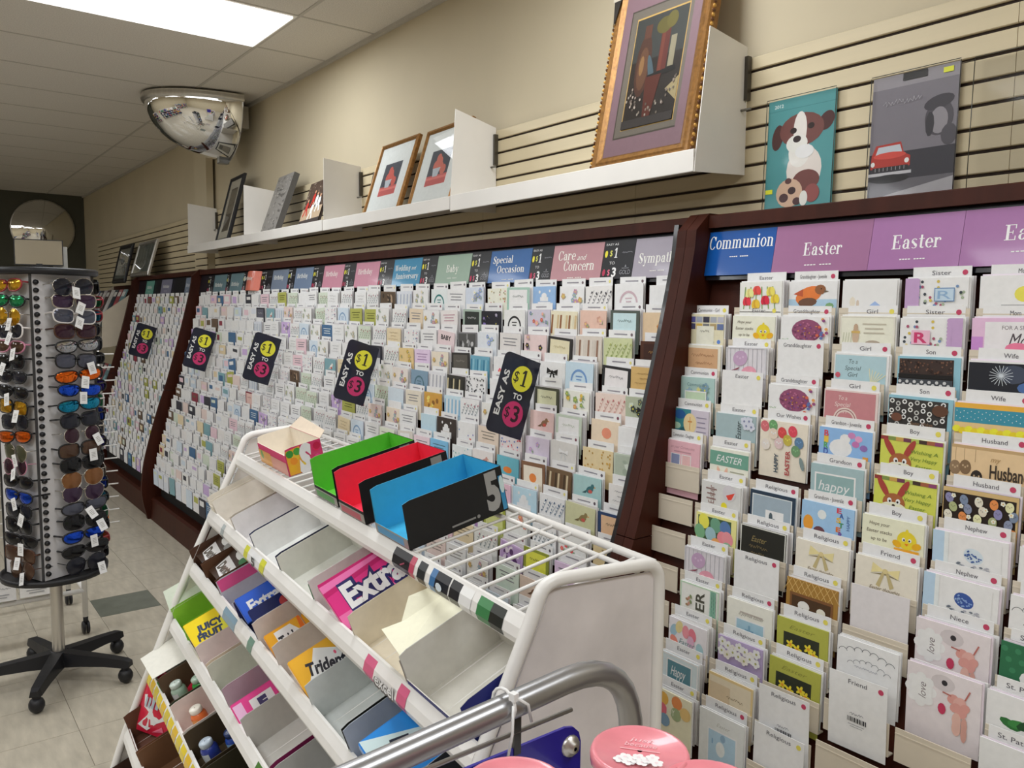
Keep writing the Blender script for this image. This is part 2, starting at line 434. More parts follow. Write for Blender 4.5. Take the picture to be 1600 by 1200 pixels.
# ceiling light fittings
EM = mat('lit_diffuser', (0.9, 0.9, 0.9), rough=0.5, emit=(1.0, 0.985, 0.96), estr=1.6, noise=0.02)
LIGHT_LABEL = ['lit white ceiling light panel nearest the dome mirror, set in the ceiling tiles']
for i, (x, y) in enumerate(TROFFERS):
    t = empty('ceiling_light', (x, y, CEIL_Z), (0, 0, 0), LIGHT_LABEL[0] if i == 0 else 'lit ceiling light panel, %s row from the card wall, %s along' % (['first', 'second', 'third'][int(-y / 2.44)], ['nearest the right wall', 'second', 'third', 'fourth', 'fifth'][int(round((0.575 - x) / 2.44))]), 'light', 'ceiling light panels')
    mb = MB(); a, b = 0.303, 0.608
    mb.prism([(-a, -b), (a, -b), (a, b), (-a, b)], -0.004, 0.012, 'z', 'dad6ce')
    mb.build('frame', PRINT, t)
    mb = MB(); mb.box(-0.285, 0.285, -0.59, 0.59, -0.012, -0.004)
    mb.build('diffuser', EM, t)

# slatwall: boards with dark grooves between them
DG = mat('slat_groove', '2a1c12', rough=0.7, noise=0.1)
mb = MB(); mb.box(-11.38, 1.2, 0.008, 0.022, 1.2, 2.43)
gb = tag(mb.build('slat_groove_board', DG, wall_back), kind='structure')
SEAM = [-11.38, -9.25, -7.02, -5.3, -4.05, -2.98, -2.045, -0.83, 0.2, 1.2]
PITCHZ = 0.0562
smesh = {}
for k in range(14):
    zb = 2.389 - PITCHZ * k + 0.0045
    h = (2.43 - zb) if k == 0 else PITCHZ - 0.009
    for a, b in zip(SEAM[:-1], SEAM[1:]):
        key = (round(b - a, 4), k == 0)
        if key not in smesh:
            mb = MB(); w = b - a - 0.0015
            mb.prism([(0.0, 0.002), (0.0, h - 0.002), (0.002, h), (0.014, h), (0.014, 0), (0.002, 0)], 0, w, 'x')
            smesh[key] = mb.mesh('slat', SLATM)
        inst('slat', smesh[key], wall_back, (a, 0, zb))
# the boxed column the dome mirror hangs beside
mb = MB(); mb.box(-7.06, -6.74, -0.055, 0.0, 1.9, CEIL_Z)
tag(mb.build('trim_1', WALLM), kind='structure')
cs = MB()
cs.box(-7.062, -6.738, -0.064, -0.055, 0, PITCHZ - 0.009)
cm = cs.mesh('slat', SLATM)
tr1 = bpy.data.objects['trim_1']
for k in range(1, 9): inst('slat', cm, tr1, (0, 0, 2.389 - PITCHZ * k + 0.0045))
mb = MB(); mb.box(-7.06, -6.74, -0.0565, -0.055, 1.9, 2.39); tag(mb.build('slat_groove_board', DG, tr1), kind='structure')
# ------------------------------------------------------------------ greeting card fixtures along the wall
FZ = [0, .165, .266, .44, .66, .905, 1.04, 1.317, 1.55, 1.82, 1.945]
FY = [-.603, -.64, -.642, -.618, -.56, -.487, -.436, -.356, -.292, -.225, -.212]
def FF(z):
    if z <= FZ[0]: return FY[0]
    for i in range(len(FZ) - 1):
        if z <= FZ[i + 1]:
            t = (z - FZ[i]) / (FZ[i + 1] - FZ[i]); return FY[i] * (1 - t) + FY[i + 1] * t
    return FY[-1]
def smoothF(z): return (FF(z - 0.06) + FF(z) * 2 + FF(z + 0.06)) / 4 if 0.06 < z < 1.85 else FF(z)
NAVY = '17171f'
def fixture(name, x0, x1, label, row0, pitch, nrows):
    t = empty(name, (x0, 0, 0), (0, 0, 0), label, 'card rack')
    w = x1 - x0
    mb = MB(); zs = [0.3 + i * (1.46 / 14) for i in range(15)]
    mb.prism([(smoothF(z) + 0.105, z) for z in zs] + [(smoothF(z) + 0.125, z) for z in zs[::-1]], 0, w, 'x')
    mb.build('back_panel', WOOD, t)
    mb = MB(); mb.prism([(-0.172, 1.752), (-0.145, 1.905), (-0.13, 1.905), (-0.155, 1.752)], 0, w, 'x', NAVY)
    mb.build('header_board', GLOSS, t)
    mb = MB(); mb.prism([(-0.165, 1.907), (-0.162, 1.943), (-0.158, 1.946), (-0.002, 1.946), (-0.002, 1.907)], 0, w, 'x')
    mb.build('top_rail', WOOD, t)
    mb = MB(); mb.prism([(-0.585, 0.003), (-0.575, 0.155), (-0.56, 0.17), (-0.1, 0.17), (-0.1, 0.003)], 0.0, w, 'x'); mb.build('plinth', WOOD, t)
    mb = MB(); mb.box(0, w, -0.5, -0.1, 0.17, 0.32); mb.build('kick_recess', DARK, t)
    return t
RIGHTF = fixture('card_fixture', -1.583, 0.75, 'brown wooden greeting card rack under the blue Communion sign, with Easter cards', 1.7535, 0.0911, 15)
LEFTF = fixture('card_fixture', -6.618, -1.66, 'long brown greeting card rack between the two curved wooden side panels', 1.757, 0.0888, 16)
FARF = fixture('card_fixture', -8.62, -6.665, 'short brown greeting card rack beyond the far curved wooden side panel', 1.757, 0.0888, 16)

def side_panel(parent, xw0, xw1, edge=None):
    px = parent.location.x
    for (za, zb) in ((0.0, 1.0), (1.003, 1.952)):
        zs = sorted(set([za, zb] + [z / 20 for z in range(0, 40) if za < z / 20 < zb]))
        pts = [(smoothF(z) + (0.05 * max(0, (z - 1.9) / 0.05) ** 2 if z > 1.9 else 0), z + (0.0015 if z == 0 else 0)) for z in zs] + [(0.0 if zb > 1.5 else -0.1, zb), (0.0 if zb > 1.5 else -0.1, za + (0.0015 if za == 0 else 0))]
        mb = MB(); mb.prism(pts, xw0 - px, xw1 - px, 'x'); mb.build('side_panel', WOOD, parent)
    if edge:
        zs = [0.02 + i * 0.1 for i in range(20)]
        mb = MB(); mb.prism([(smoothF(z) + 0.004, z) for z in zs] + [(smoothF(z) + 0.12, z) for z in zs[::-1]], edge[0] - px, edge[1] - px, 'x', '131314')
        mb.build('edge_strip', GLOSS, parent)
side_panel(RIGHTF, -1.622, -1.585)
side_panel(LEFTF, -1.658, -1.6235, (-1.676, -1.659))
side_panel(LEFTF, -6.655, -6.619)
side_panel(FARF, -8.66, -8.622)

# ---------------- category signs
def hdr(x0, x1, col, texts, label, z0=1.7655, z1=1.897, curl=0.0, sub=True, gl='e9e3e4'):
    t = empty('category_sign', (x0, -0.1785, z0), (-radians(10.5), 0, 0), label, 'sign')
    w, h = x1 - x0, z1 - z0; col = H(col, 0.92)
    mb = MB()
    if curl:
        n = 8
        for i in range(n):
            a, b = i / n, (i + 1) / n
            ya, yb = -curl * sin(pi * a), -curl * sin(pi * b)
            mb.poly([(w * a, ya, 0), (w * b, yb, 0), (w * b, yb, h), (w * a, ya, h)], col)
            mb.poly([(w * a, ya + .002, 0), (w * a, ya + .002, h), (w * b, yb + .002, h), (w * b, yb + .002, 0)], col)
    else: mb.box(0, w, 0, 0.004, 0, h, col)
    mb.build('panel', GLOSS, t)
    mb = MB(); A = Art(mb, -curl * 1.02)
    for (s_, x, z, hh, ww, al) in texts:
        if s_ == 'and': A.text(s_, x * w, z * h, hh * h * 0.72, gl, ww * w if ww else None, al, shear=0.3)
        else: A.serif(s_, x * w, z * h, hh * h * .74, gl, ww * w if ww else None, al)
    if sub:
        zz = min(q[1] for q in [(0, t_[2]) for t_ in texts]) * h - 0.30 * h
        for k in range(9):
            if k in (4,): continue
            A.rect(w * (0.36 + k * 0.032), zz, w * (0.36 + k * 0.032 + 0.024), zz + 0.022 * h, gl)
    mb.build('lettering', PRINT, t)
    return t
hdr(-1.5835, -1.352, '0f56a8', [('Communion', .5, .70, .40, .97, 'c')], 'blue Communion category sign at the left end of the right-hand rack', gl='f4f4f6')
hdr(-1.351, -1.073, 'a8729c', [('Easter', .53, .44, .36, .40, 'c')], 'mauve Easter category sign beside the blue Communion sign')
hdr(-1.072, -0.855, 'ad77ae', [('Easter', .52, .47, .36, .54, 'c')], 'mauve Easter category sign in the middle of three')
hdr(-0.854, -0.56, 'a86fa8', [('Easter', .51, .52, .36, .42, 'c')], 'mauve Easter category sign cut off by the right picture edge')
hdr(-0.559, -0.3, 'ad77ae', [('Easter', .5, .47, .36, .5, 'c')], 'mauve Easter category sign furthest to the right, out of view')
SIGNS = [  # x0, x1, colour, lettering, label, short name
 (-1.885, -1.668, 'aaa3b0', [('Sympathy', .50, .46, .34, .80, 'c')], 'grey lilac Sympathy sign against the dark partition', 'Sympathy sign'),
 (-2.300, -2.035, 'c08f96', [('Care', .29, .66, .36, .36, 'c'), ('and', .60, .63, .22, .18, 'c'), ('Concern', .56, .36, .36, .62, 'c')], 'dusty pink Care and Concern sign', 'Care and Concern sign'),
 (-2.695, -2.430, '2f66a6', [('Special', .32, .68, .30, .50, 'c'), ('Occasion', .54, .38, .30, .68, 'c')], 'royal blue Special Occasion sign', 'Special Occasion sign'),
 (-3.100, -2.835, '9db5a4', [('Baby', .48, .50, .33, .36, 'c')], 'sage green Baby sign', 'Baby sign'),
 (-3.497, -3.237, '3a8fb8', [('Wedding', .34, .64, .28, .56, 'c'), ('and', .74, .66, .2, .16, 'c'), ('Anniversary', .52, .34, .28, .82, 'c')], 'bright blue Wedding and Anniversary sign', 'Wedding sign'),
 (-3.903, -3.643, 'd18fa4', [('Birthday', .42, .60, .28, .6, 'c')], 'pink Birthday sign next to the Wedding sign', 'nearer pink Birthday sign'),
 (-4.300, -4.045, 'd08ea2', [('Birthday', .42, .60, .28, .6, 'c')], 'pink Birthday sign next to the slate blue ones', 'farther pink Birthday sign'),
 (-4.704, -4.448, '7488a4', [('Birthday', .42, .60, .28, .6, 'c')], 'slate blue Birthday sign next to the pink ones', 'nearer slate Birthday sign'),
 (-5.075, -4.817, '7d8ba0', [('Birthday', .42, .60, .28, .6, 'c')], 'slate blue Birthday sign next to the orange sign', 'farther slate Birthday sign'),
 (-5.545, -5.275, 'e37b66', [('Birthday', .42, .60, .28, .6, 'c')], 'curled orange Birthday sign', 'orange Birthday sign'),
 (-5.880, -5.615, '6f8b93', [('Birthday', .42, .40, .28, .6, 'c')], 'grey teal Birthday sign next to the orange one', 'nearer teal Birthday sign'),
 (-6.250, -5.965, '6f8b93', [('Birthday', .42, .40, .28, .6, 'c')], 'grey teal Birthday sign nearest the far partition', 'farther teal Birthday sign'),
]
for (x0, x1, c, tx, lb, sn) in SIGNS:
    hdr(x0, x1, c, tx, lb + ' above the long card rack', curl=0.03 if 'orange' in sn else 0.0, sub='Birthday' not in sn, gl='e4dcd6')
hdr(-7.0, -6.85, '7d8ba0', [('Birthday', .5, .5, .28, .7, 'c')], 'slate sign cut by the far partition on the farthest card rack')
hdr(-7.75, -7.42, '8a8aa2', [('Birthday', .5, .5, .28, .6, 'c')], 'grey violet sign in the middle of the farthest card rack')
hdr(-8.3, -8.02, '6fae9f', [('Birthday', .5, .5, .28, .6, 'c')], 'mint green sign at the end of the farthest card rack')
def one(A, x, z, h, c):
    A.rect(x - h * .07, z - h / 2, x + h * .09, z + h / 2, c); A.poly([(x - h * .07, z + h / 2), (x - h * .22, z + h * .32), (x - h * .22, z + h * .22), (x - h * .07, z + h * .30)], c); A.rect(x - h * .2, z - h / 2, x + h * .22, z - h * .42, c)
# price panels between the signs
PN = ['between the Sympathy and Care signs', 'between the Care and Special Occasion signs', 'between the Special Occasion and Baby signs', 'between the Baby and Wedding signs',
      'between the Wedding and pink Birthday signs', 'between the two pink Birthday signs', 'between pink and slate Birthday signs', 'between the two slate Birthday signs',
      'between slate and orange Birthday signs', 'between orange and teal Birthday signs', 'between the two teal Birthday signs', 'beside the sign nearest the far partition']
edges = [(SIGNS[i + 1][1] + 0.002, SIGNS[i][0] - 0.002) for i in range(len(SIGNS) - 1)] + [(-6.4, -6.252)]
for (a, b), pn in zip(edges, PN):
    t = empty('price_sign', (a, -0.1785, 1.7655), (-radians(10.5), 0, 0), 'black one to three dollar price panel ' + pn, 'sign')
    w, h = b - a, 0.1315
    mb = MB(); mb.box(0, w, 0, 0.004, 0, h, '14161c'); mb.build('panel', GLOSS, t)
    mb = MB(); A = Art(mb)
    k = min(1.0, w / 0.13)
    A.text('EASY AS', w * .26, h * .91, h * .06, 'd8d8d8', w * .4)
    A.ell(w * .10, h * .66, .007 * k, h * .095, 'd8cf3a'); A.text('$', w * .26, h * .68, h * .16, 'e8e06a', w * .08); one(A, w * .42, h * .68, h * .26, 'f2f2f2')
    A.text('TO', w * .33, h * .42, h * .08, 'c8c8c8', w * .18)
    A.ell(w * .10, h * .17, .007 * k, h * .095, 'a8304e'); A.text('$', w * .26, h * .18, h * .16, 'e0708a', w * .08); A.text('3', w * .43, h * .18, h * .24, 'f2f2f2', w * .14, bold=.03)
    A.script(w * .62, w * .96, h * .68, h * .05, '9a9aa2', 7)
    A.poly([(w * .76, h * .30), (w * .79, h * .36), (w * .82, h * .30)], '8e8e94'); A.rect(w * .68, h * .26, w * .9, h * .275, '8e8e94')
    A.text('GOLD', w * .79, h * .17, h * .12, '8e8e94', w * .34)
    mb.build('lettering', PRINT, t)

# hanging price flags: flat black cards standing out from the rack, leaning with it
FLAGX = [(-2.22, 'nearest of the five, left of the Sympathy cards'), (-3.424, 'second from the near end, under the Wedding sign'), (-4.637, 'third of the five, under the slate Birthday signs'),
         (-5.844, 'fourth of the five, beside the far curved partition'), (-7.464, 'on the farthest rack beyond the far partition')]
for x, lb in FLAGX:
    t = empty('price_flag', (x, -0.437, 1.52), (radians(-18.5), 0, 0), 'black one to three dollar price flag, ' + lb, 'sign')
    # local frame: y to the wall (width .165), z along the flag (height .28)
    w, h = 0.165, 0.285
    mb = MB(); r = 0.022
    pts = []
    for (cy, cz, a0) in ((r, -h + r, 180), ):
        pts += [(cy + r * cos(radians(a0 + k * 22.5)), cz + r * sin(radians(a0 + k * 22.5))) for k in range(5)]
    pts += [(w, -h), (w, -h * .55), (w - .004, -h * .5), (w, -h * .3), (w - .002, 0.0)]
    pts += [(r + r * cos(radians(90 + k * 22.5)), -r + r * sin(radians(90 + k * 22.5))) for k in range(5)]
    mb.prism(pts, -0.0012, 0.0, 'x', '14172a'); mb.build('flag', GLOSS, t)
    M_ = Matrix.Rotation(radians(90), 4, 'Z')
    # art local x -> world +y, art -y -> world +x
    mb = MB(); A = Art(mb, 0.0, M_)
    for (zz, c, s_, tc) in ((-h * .27, 'e2d83c', '1', '2a2a20'), (-h * .72, 'c2336a', '3', '2a1620')):
        A.ell(w * .60, zz, .046, .046, c, 24)
        A.text('$', w * .44, zz + .004, .040, tc, .022); (one(A, w * .66, zz + .004, .058, tc) if s_ == '1' else A.text(s_, w * .67, zz + .004, .058, tc, .032, bold=.02))
    A.text('TO', w * .60, -h * .495, .020, 'e6e6ea', .042, bold=.03)
    A.text('EASY AS', w * .16, -h * .5, .024, 'e6e6ea', .16, rot=pi / 2, bold=.03)
    mb.build('lettering', PRINT, t)
# ------------------------------------------------------------------ greeting cards
V = 0.068   # height of a card that shows above the row in front
def sh(h, d):
    r, g, b = (int(h[i:i + 2], 16) for i in (0, 2, 4)); return '%02x%02x%02x' % tuple(max(0, min(255, int(c * d))) for c in (r, g, b))
# small motifs: (A, w) with x 0..w and z 0..-V
def m_text(c='8a8a8a'):
    def f(A, w):
        for i, (a, b) in enumerate(((.2, .8), (.3, .7), (.15, .85))): A.script(w * a, w * b, -V * (.3 + .22 * i), .007, c, 10)
    return f
def m_lines(c='7a7a80', x0=.15, x1=.85):
    return lambda A, w: A.lines(w * x0, w * x1, -V * .3, 3, V * .18, .0035, c)
def flower(A, x, z, r, c, c2='e8d44a'):
    for k in range(5):
        a = k * 2 * pi / 5 + x * 40; A.ell(x + r * .6 * cos(a), z + r * .6 * sin(a), r * .48, r * .48, c, 7)
    A.ell(x, z, r * .28, r * .28, c2, 6)
def m_floral(cs=('b58aa0', '8aa0b5', 'c0a070'), n=7, leaf='8fa88a'):
    def f(A, w):
        rnd = random.Random(str(cs) + str(n))
        for k in range(n):
            x, z = w * rnd.uniform(.12, .88), -V * rnd.uniform(.12, .9)
            A.ell(x + .008, z - .004, .009, .003, leaf, 6, rnd.uniform(0, 3)); flower(A, x, z, rnd.uniform(.006, .012), cs[k % len(cs)])
    return f
def m_branch(c='6a7a80', dots=('b06070',)):
    def f(A, w):
        for k in range(5):
            x = w * (.1 + .18 * k); A.line(x, -V * .95, x + .03, -V * (.2 + .1 * (k % 3)), .0012, c)
            for j in range(4): A.ell(x + .006 * j, -V * (.85 - .17 * j), .0045, .0022, c, 6, .7 + j)
            A.ell(x + .02, -V * (.3 + .1 * (k % 2)), .0035, .0035, dots[k % len(dots)], 7)
    return f
def m_arch(c, c2='f0ece6'):
    def f(A, w):
        A.arc(w / 2, -V * .95, .034, .042, 0, 180, c); A.lines(w * .38, w * .62, -V * .7, 2, V * .16, .004, c)
    return f
def m_dots(cs=('50506a', 'c07088', '90a8c0'), n=22):
    def f(A, w):
        rnd = random.Random(n)
        for k in range(n): A.ell(w * rnd.uniform(.06, .94), -V * rnd.uniform(.06, 1.0), .0036, .0036, cs[k % len(cs)], 7)
    return f
def m_frame(c, inner, mark=None):
    def f(A, w):
        A.rect(w * .0, -.14, w, 0, c); A.rect(w * .1, -.14, w * .9, -V * .13, inner)
        if mark: A.script(w * .25, w * .75, -V * .5, .012, mark, 8)
    return f
def m_photo(cs):
    def f(A, w):
        rnd = random.Random(str(cs))
        A.rect(w * .05, -V * 1.3, w * .95, -V * .08, cs[0])
        for k in range(9): A.ell(w * rnd.uniform(.18, .82), -V * rnd.uniform(.25, 1.0), rnd.uniform(.008, .016), rnd.uniform(.005, .012), cs[1 + k % (len(cs) - 1)], 9, rnd.uniform(0, 3))
    return f
def m_stripe(cs):
    def f(A, w):
        for k in range(9): A.poly([(w * k / 9, -V * 1.2), (w * (k + .6) / 9, -V * 1.2), (w * (k + .9) / 9, -V * .2), (w * (k + .3) / 9, -V * .2)], cs[k % len(cs)])
    return f
def bow(A, x, z, s, c):
    d = sh(c, .82); z_ = z; A.poly([(x - s * 1.18, z - s * .38), (x, z - s * .12), (x + s * 1.18, z - s * .46), (x, z - s * .3)], sh(c, .6))
    A.poly([(x, z), (x - s, z + s * .5), (x - s * 1.1, z - s * .3)], c); A.poly([(x, z), (x + s * 1.1, z + s * .35), (x + s, z - s * .4)], c)
    A.poly([(x, z), (x - s * .2, z), (x - s * .7, z - s * 1.2), (x - s * .4, z - s * 1.3)], d); A.poly([(x, z), (x + s * .2, z), (x + s * .7, z - s * 1.1), (x + s * .4, z - s * 1.3)], d)
    A.ell(x, z, s * .22, s * .2, sh(c, .92), 8)
def m_bow(c):
    def f(A, w): bow(A, w * .52, -V * .42, .024, c); A.script(w * .2, w * .8, -V * .95, .006, sh(c, .7), 10)
    return f
def m_cake(c, base='f4f2ee'):
    def f(A, w):
        A.rect(w * .22, -V * 1.2, w * .78, -V * .82, base); A.rect(w * .32, -V * .82, w * .68, -V * .58, base); A.ell(w * .5, -V * .52, .016, .012, base, 10)
        A.ell(w * .3, -V * .3, .006, .006, base, 8); A.ell(w * .75, -V * .25, .005, .005, base, 8)
        A.line(w * .22, -V * .82, w * .78, -V * .82, .0016, c)
    return f
def m_bird(c, c2='c05a50'):
    def f(A, w):
        A.ell(w * .6, -V * .6, .018, .011, c, 10, .4); A.ell(w * .7, -V * .42, .008, .008, c, 8); A.poly([(w * .76, -V * .42), (w * .82, -V * .45), (w * .76, -V * .5)], 'd09040')
        A.poly([(w * .5, -V * .62), (w * .32, -V * .8), (w * .46, -V * .8)], sh(c, .8)); A.ell(w * .62, -V * .68, .010, .006, c2, 8)
    return f
def m_none(A, w): pass
def egg(A, x, z, rx, rz, c, rot=0.0, st=None):
    A.ell(x, z, rx, rz, c, 16, rot)
    if st:
        for k in (-1, 0, 1): A.ell(x + k * rx * .4, z + (k % 2) * rz * .2, rx * .16, rz * .16, st, 7)
# --- Easter card fronts
def e_chick(A, w):
    c = 'f2c832'; x = w * .74; [A.text(t_, w * .29, -V * z_, .0082, '5c5044', w * ww_, shear=.15) for t_, z_, ww_ in (('Hope your', .24, .34), ('Easter stacks', .50, .42), ('up to be', .76, .26))]
    A.ell(x, -V * .62, .022, .021, c, 16); A.ell(x, -V * .34, .004, .007, c, 8); A.ell(x - .022, -V * .78, .011, .008, 'e8a820', 9, -.4); A.ell(x + .022, -V * .76, .011, .008, 'e8a820', 9, .4)
    for s_ in (-1, 1): A.ell(x + s_ * .007, -V * .6, .004, .0045, 'ffffff', 8); A.ell(x + s_ * .006, -V * .61, .002, .0025, '201810', 7)
    A.poly([(x - .005, -V * .72), (x + .005, -V * .72), (x, -V * .8)], 'e07820')
    A.rect(x - .028, -V * 1.3, x + .028, -V * .92, 'e8a030')
def e_bunny(A, w):
    for i, c in enumerate(['8a3838', '7a8a48', 'c09850', '6a3a50', 'a8b858', '40302a', '9a5a40', '86406a']): A.rect(w * i / 8, -V * .13, w * (i + 1) / 8, 0, c)
    br = 'a06038'; x = w * .34
    A.ell(x - .026, -V * .38, .0075, .026, 'a04038', 14, .55); A.ell(x + .02, -V * .38, .0075, .026, 'a04038', 14, -.5)
    A.ell(x, -V * .86, .026, .022, br, 16); A.ell(x, -V * 1.04, .030, .014, 'e8ddc8', 14)
    for s_ in (-1, 1): A.ell(x + s_ * .010, -V * .8, .0055, .0065, 'ffffff', 9); A.ell(x + s_ * .009, -V * .82, .0026, .003, '201810', 7)
    A.ell(x, -V * .95, .004, .003, '302018', 8)
    for i, t in enumerate(('Wishing A', 'Very Happy', 'Easter')): A.text(t, w * .72, -V * (.42 + .24 * i), .0085, '5a7a30', w * (.42 if i < 2 else .26), shear=.2)
def e_tulips(A, w):
    for i in range(6): A.line(w * (.1 + .15 * i), -V * 1.1, w * (.14 + .13 * i), -V * .2, .003, '7a9a50')
    for x, z, c in ((.18, .78, 'd83848'), (.42, .35, 'e05048'), (.62, .75, 'd02840'), (.85, .7, 'f0c840'), (.4, .9, 'f0b838'), (.75, .4, 'e8d060'), (.25, .45, 'f0e090')):
        for d in (-.006, 0, .006): A.ell(w * x + d, -V * z, .0075, .013, c if d else sh(c, .85), 9, d * 40)
def e_eggpurple(A, w):
    egg(A, w * .55, -V * .55, .044, .030, '8a4a6a', 0.0)
    rnd = random.Random(3)
    for k in range(46):
        a, r = rnd.uniform(0, 6.28), sqrt(rnd.uniform(0, .85)); A.ell(w * .55 + .041 * r * cos(a), -V * .55 + .027 * r * sin(a), .003, .0022, ('b06888', '6a3a58', 'c88a58', '784a88')[k % 4], 6)
    for k in range(14): A.ell(w * rnd.uniform(.78, .98), -V * rnd.uniform(.1, 1.1), .005, .004, ('c86048', '8a4a7a', 'd89a58', '5a6aa0')[k % 4], 7)
    A.script(w * .04, w * .2, -V * .9, .008, '9ab090', 5)
def e_woodegg(A, w):
    for k in range(9): A.line(w * k / 9, -.16, w * k / 9, 0, .0011, '9a98a0')
    egg(A, w * .36, -V * .45, .024, .021, 'b89ab8', .3, 'c8b0c8'); egg(A, w * .58, -V * 1.05, .026, .020, 'd898a8', .2, 'e8b0bc'); A.poly([(w * .12, -V * .98), (w * .36, -V * .8), (w * .3, -V * .92)], '8a4a58')
    A.frame(0, -.16, w, 0, .003, 'c8c8cc')
def e_greyeaster(A, w):
    A.text('Easter', w * .58, -V * .62, .018, '2e3436', .05, rot=pi / 2, shear=.35); A.script(w * .22, w * .42, -V * 1.02, .012, '2e3436', 3)
    for x, z in ((.72, .22), (.84, .2), (.9, .42), (.78, .4)): flower(A, w * x, -V * z, .012, 'c8ccd8', '7a80a0')
def e_greenband(A, w):
    A.rect(0, -V * .72, w, -V * .14, '6a9a88'); A.text('EASTER', w * .5, -V * .42, .020, 'e8f0ea', w * .66, shear=.3)
    for s_ in (-1, 1): A.ell(w * .34 + s_ * .011, -V * 1.02, .006, .018, 'd8b8a0', 10, -s_ * .3); A.ell(w * .34 + s_ * .011, -V * 1.02, .003, .013, 'e8a898', 8, -s_ * .3)
    A.lines(w * .55, w * .9, -V * .9, 2, V * .15, .003, 'a0a090')
def e_greyheart(A, w):
    A.text('Easter', w * .26, -V * .5, .02, '8a6a64', .05, rot=pi / 2); A.lines(w * .12, w * .4, -V * .28, 3, V * .2, .004, '8a706c')
    A.ell(w * .72, -V * .3, .022, .022, 'c8c4c8', 14); A.poly([(w * .64, -V * .42), (w * .86, -V * .25), (w * .78, -V * .55), (w * .7, -V * .58)], 'd84838')
    A.poly([(w * .5, -V * 1.1), (w * .6, -V * .7), (w * .74, -V * 1.1)], 'e8c828'); A.ell(w * .6, -V * .86, .010, .010, 'f0d030', 9)
def e_eggphoto(A, w):
    A.rect(0, -.16, w, 0, 'e6d890'); A.rect(w * .05, -.14, w * .88, -V * .1, '40583a')
    for x, z, c in ((.2, .32, 'e0d858'), (.5, .38, '6a9a80'), (.74, .42, '5878a8'), (.1, .78, '78a880'), (.38, .8, '98b8c0'), (.68, .86, 'e08890'), (.9, .82, 'e89098'), (.52, 1.2, 'e8a060'), (.8, 1.25, '90b898')): egg(A, w * min(x, .8), -V * z, .018, .021, c, .3)
def e_green_er(A, w):
    A.frame(0, -.16, w, 0, .004, 'b8d0b8'); A.text('ER', w * .52, -V * .62, .030, '4a4a40', .052, rot=pi / 2, bold=.02)
    for k in range(26): A.rect(w * .78, -V * (.06 + .05 * k), w * .93, -V * (.06 + .05 * k) - .0022, '5aa08a')
    for k in range(3): A.rect(w * (.80 + .05 * k), -.13, w * (.82 + .05 * k), -V * .06, '88b8a0')
    for k in range(6): A.ell(w * .2 + .006 * (k % 3), -V * .9 + .005 * k, .006, .004, ('9a7a5a', 'b88a78', '7a8a60')[k % 3], 7, k)
def e_watercolor(A, w):
    for x, z, c, r in ((.14, .5, '9ab8c8', -.4), (.28, .3, 'd8c890', -.3), (.46, .4, 'e8909a', 0), (.64, .42, 'd87888', .3), (.16, .95, 'e08878', .6), (.84, .9, 'a0c0c8', .2), (.7, 1.2, 'e09070', .5), (.6, .75, 'd0a8c0', 0)): egg(A, w * x, -V * z, .012, .018, c, r)
    A.text('Easter', w * .5, -V * .85, .018, '6a8a8a', w * .42, shear=.3)
def e_tealtext(A, w):
    A.frame(0, -.16, w, 0, .004, 'e4e8ea'); A.rect(w * .16, -.15, w * .84, -V * .2, 'f2f2f0'); A.rect(w * .19, -.15, w * .81, -V * .25, '55808c'); A.text('Happy', w * .48, -V * .62, .028, 'eef2f2', w * .4, shear=.35); A.lines(w * .3, w * .7, -V * 1.0, 2, V * .14, .003, 'b8ccd0')
def e_circles(A, w):
    for x, z, c in ((.25, .35, 'd8a850'), (.62, .3, 'd88850'), (.22, .8, 'd06878'), (.6, .78, '9aa880'), (.85, .6, 'd8b878'), (.3, 1.2, '7a98b0')): A.ell(w * x, -V * z, .018, .018, c, 14)
    A.text('JOY', w * .45, -V * .75, .018, 'e8e0d0', .03)
def e_robin(A, w):
    A.rect(0, -.15, w, -V * .7, 'a8c4d8'); A.ell(w * .42, -V * .55, .040, .022, 'd8783a', 16, .35); A.ell(w * .66, -V * .33, .016, .013, '8a5a3a', 12); A.ell(w * .4, -V * .82, .028, .012, '6a4a38', 12, .1)
    A.poly([(w * .74, -V * .35), (w * .84, -V * .4), (w * .74, -V * .45)], '6a5a48'); A.poly([(w * .1, -V * .5), (w * .3, -V * .3), (w * .3, -V * .6)], 'b85838'); A.ell(w * .68, -V * .3, .002, .002, '101010', 6); A.ell(w * .86, -V * .95, .012, .008, '7aa070', 8)
def e_eggstall(A, w):
    rnd = random.Random(8)
    for x, z, c in ((.1, .25, 'c86a70'), (.28, .18, '6a9a68'), (.48, .42, 'c84848'), (.7, .32, 'd04858'), (.6, .68, 'b8a848'), (.84, .72, '587898'), (.78, 1.05, '6a9068'), (.14, .95, 'd8d0c8'), (.42, .85, 'd0b8b8'), (.3, .5, 'd8c8b8')): egg(A, w * x, -V * z, .013, .015, c, .3, sh(c, 1.25))
    A.text('HAPPY', w * .38, -V * 1.62, .012, '3a4a58', .05, rot=pi / 2, bold=.03); A.text('EASTER', w * .62, -V * 1.55, .013, 'a84848', .065, rot=pi / 2, bold=.03)
    A.ell(w * .92, -V * 1.5, .006, .018, '7a8a8a', 9, .3)
def e_navyinset(A, w):
    A.rect(0, -.16, w, 0, '2a3a4c'); A.rect(w * .05, -.16, w * .93, -V * .14, 'd8e2e8'); A.rect(w * .07, -.16, w * .91, -V * .17, '98a8b4'); A.rect(w * .36, -.15, w * .76, -V * .68, 'eceef0'); A.ell(w * .48, -V * .95, .006, .014, '4a5860', 9); A.ell(w * .55, -V * 1.05, .008, .006, '5a6870', 8)
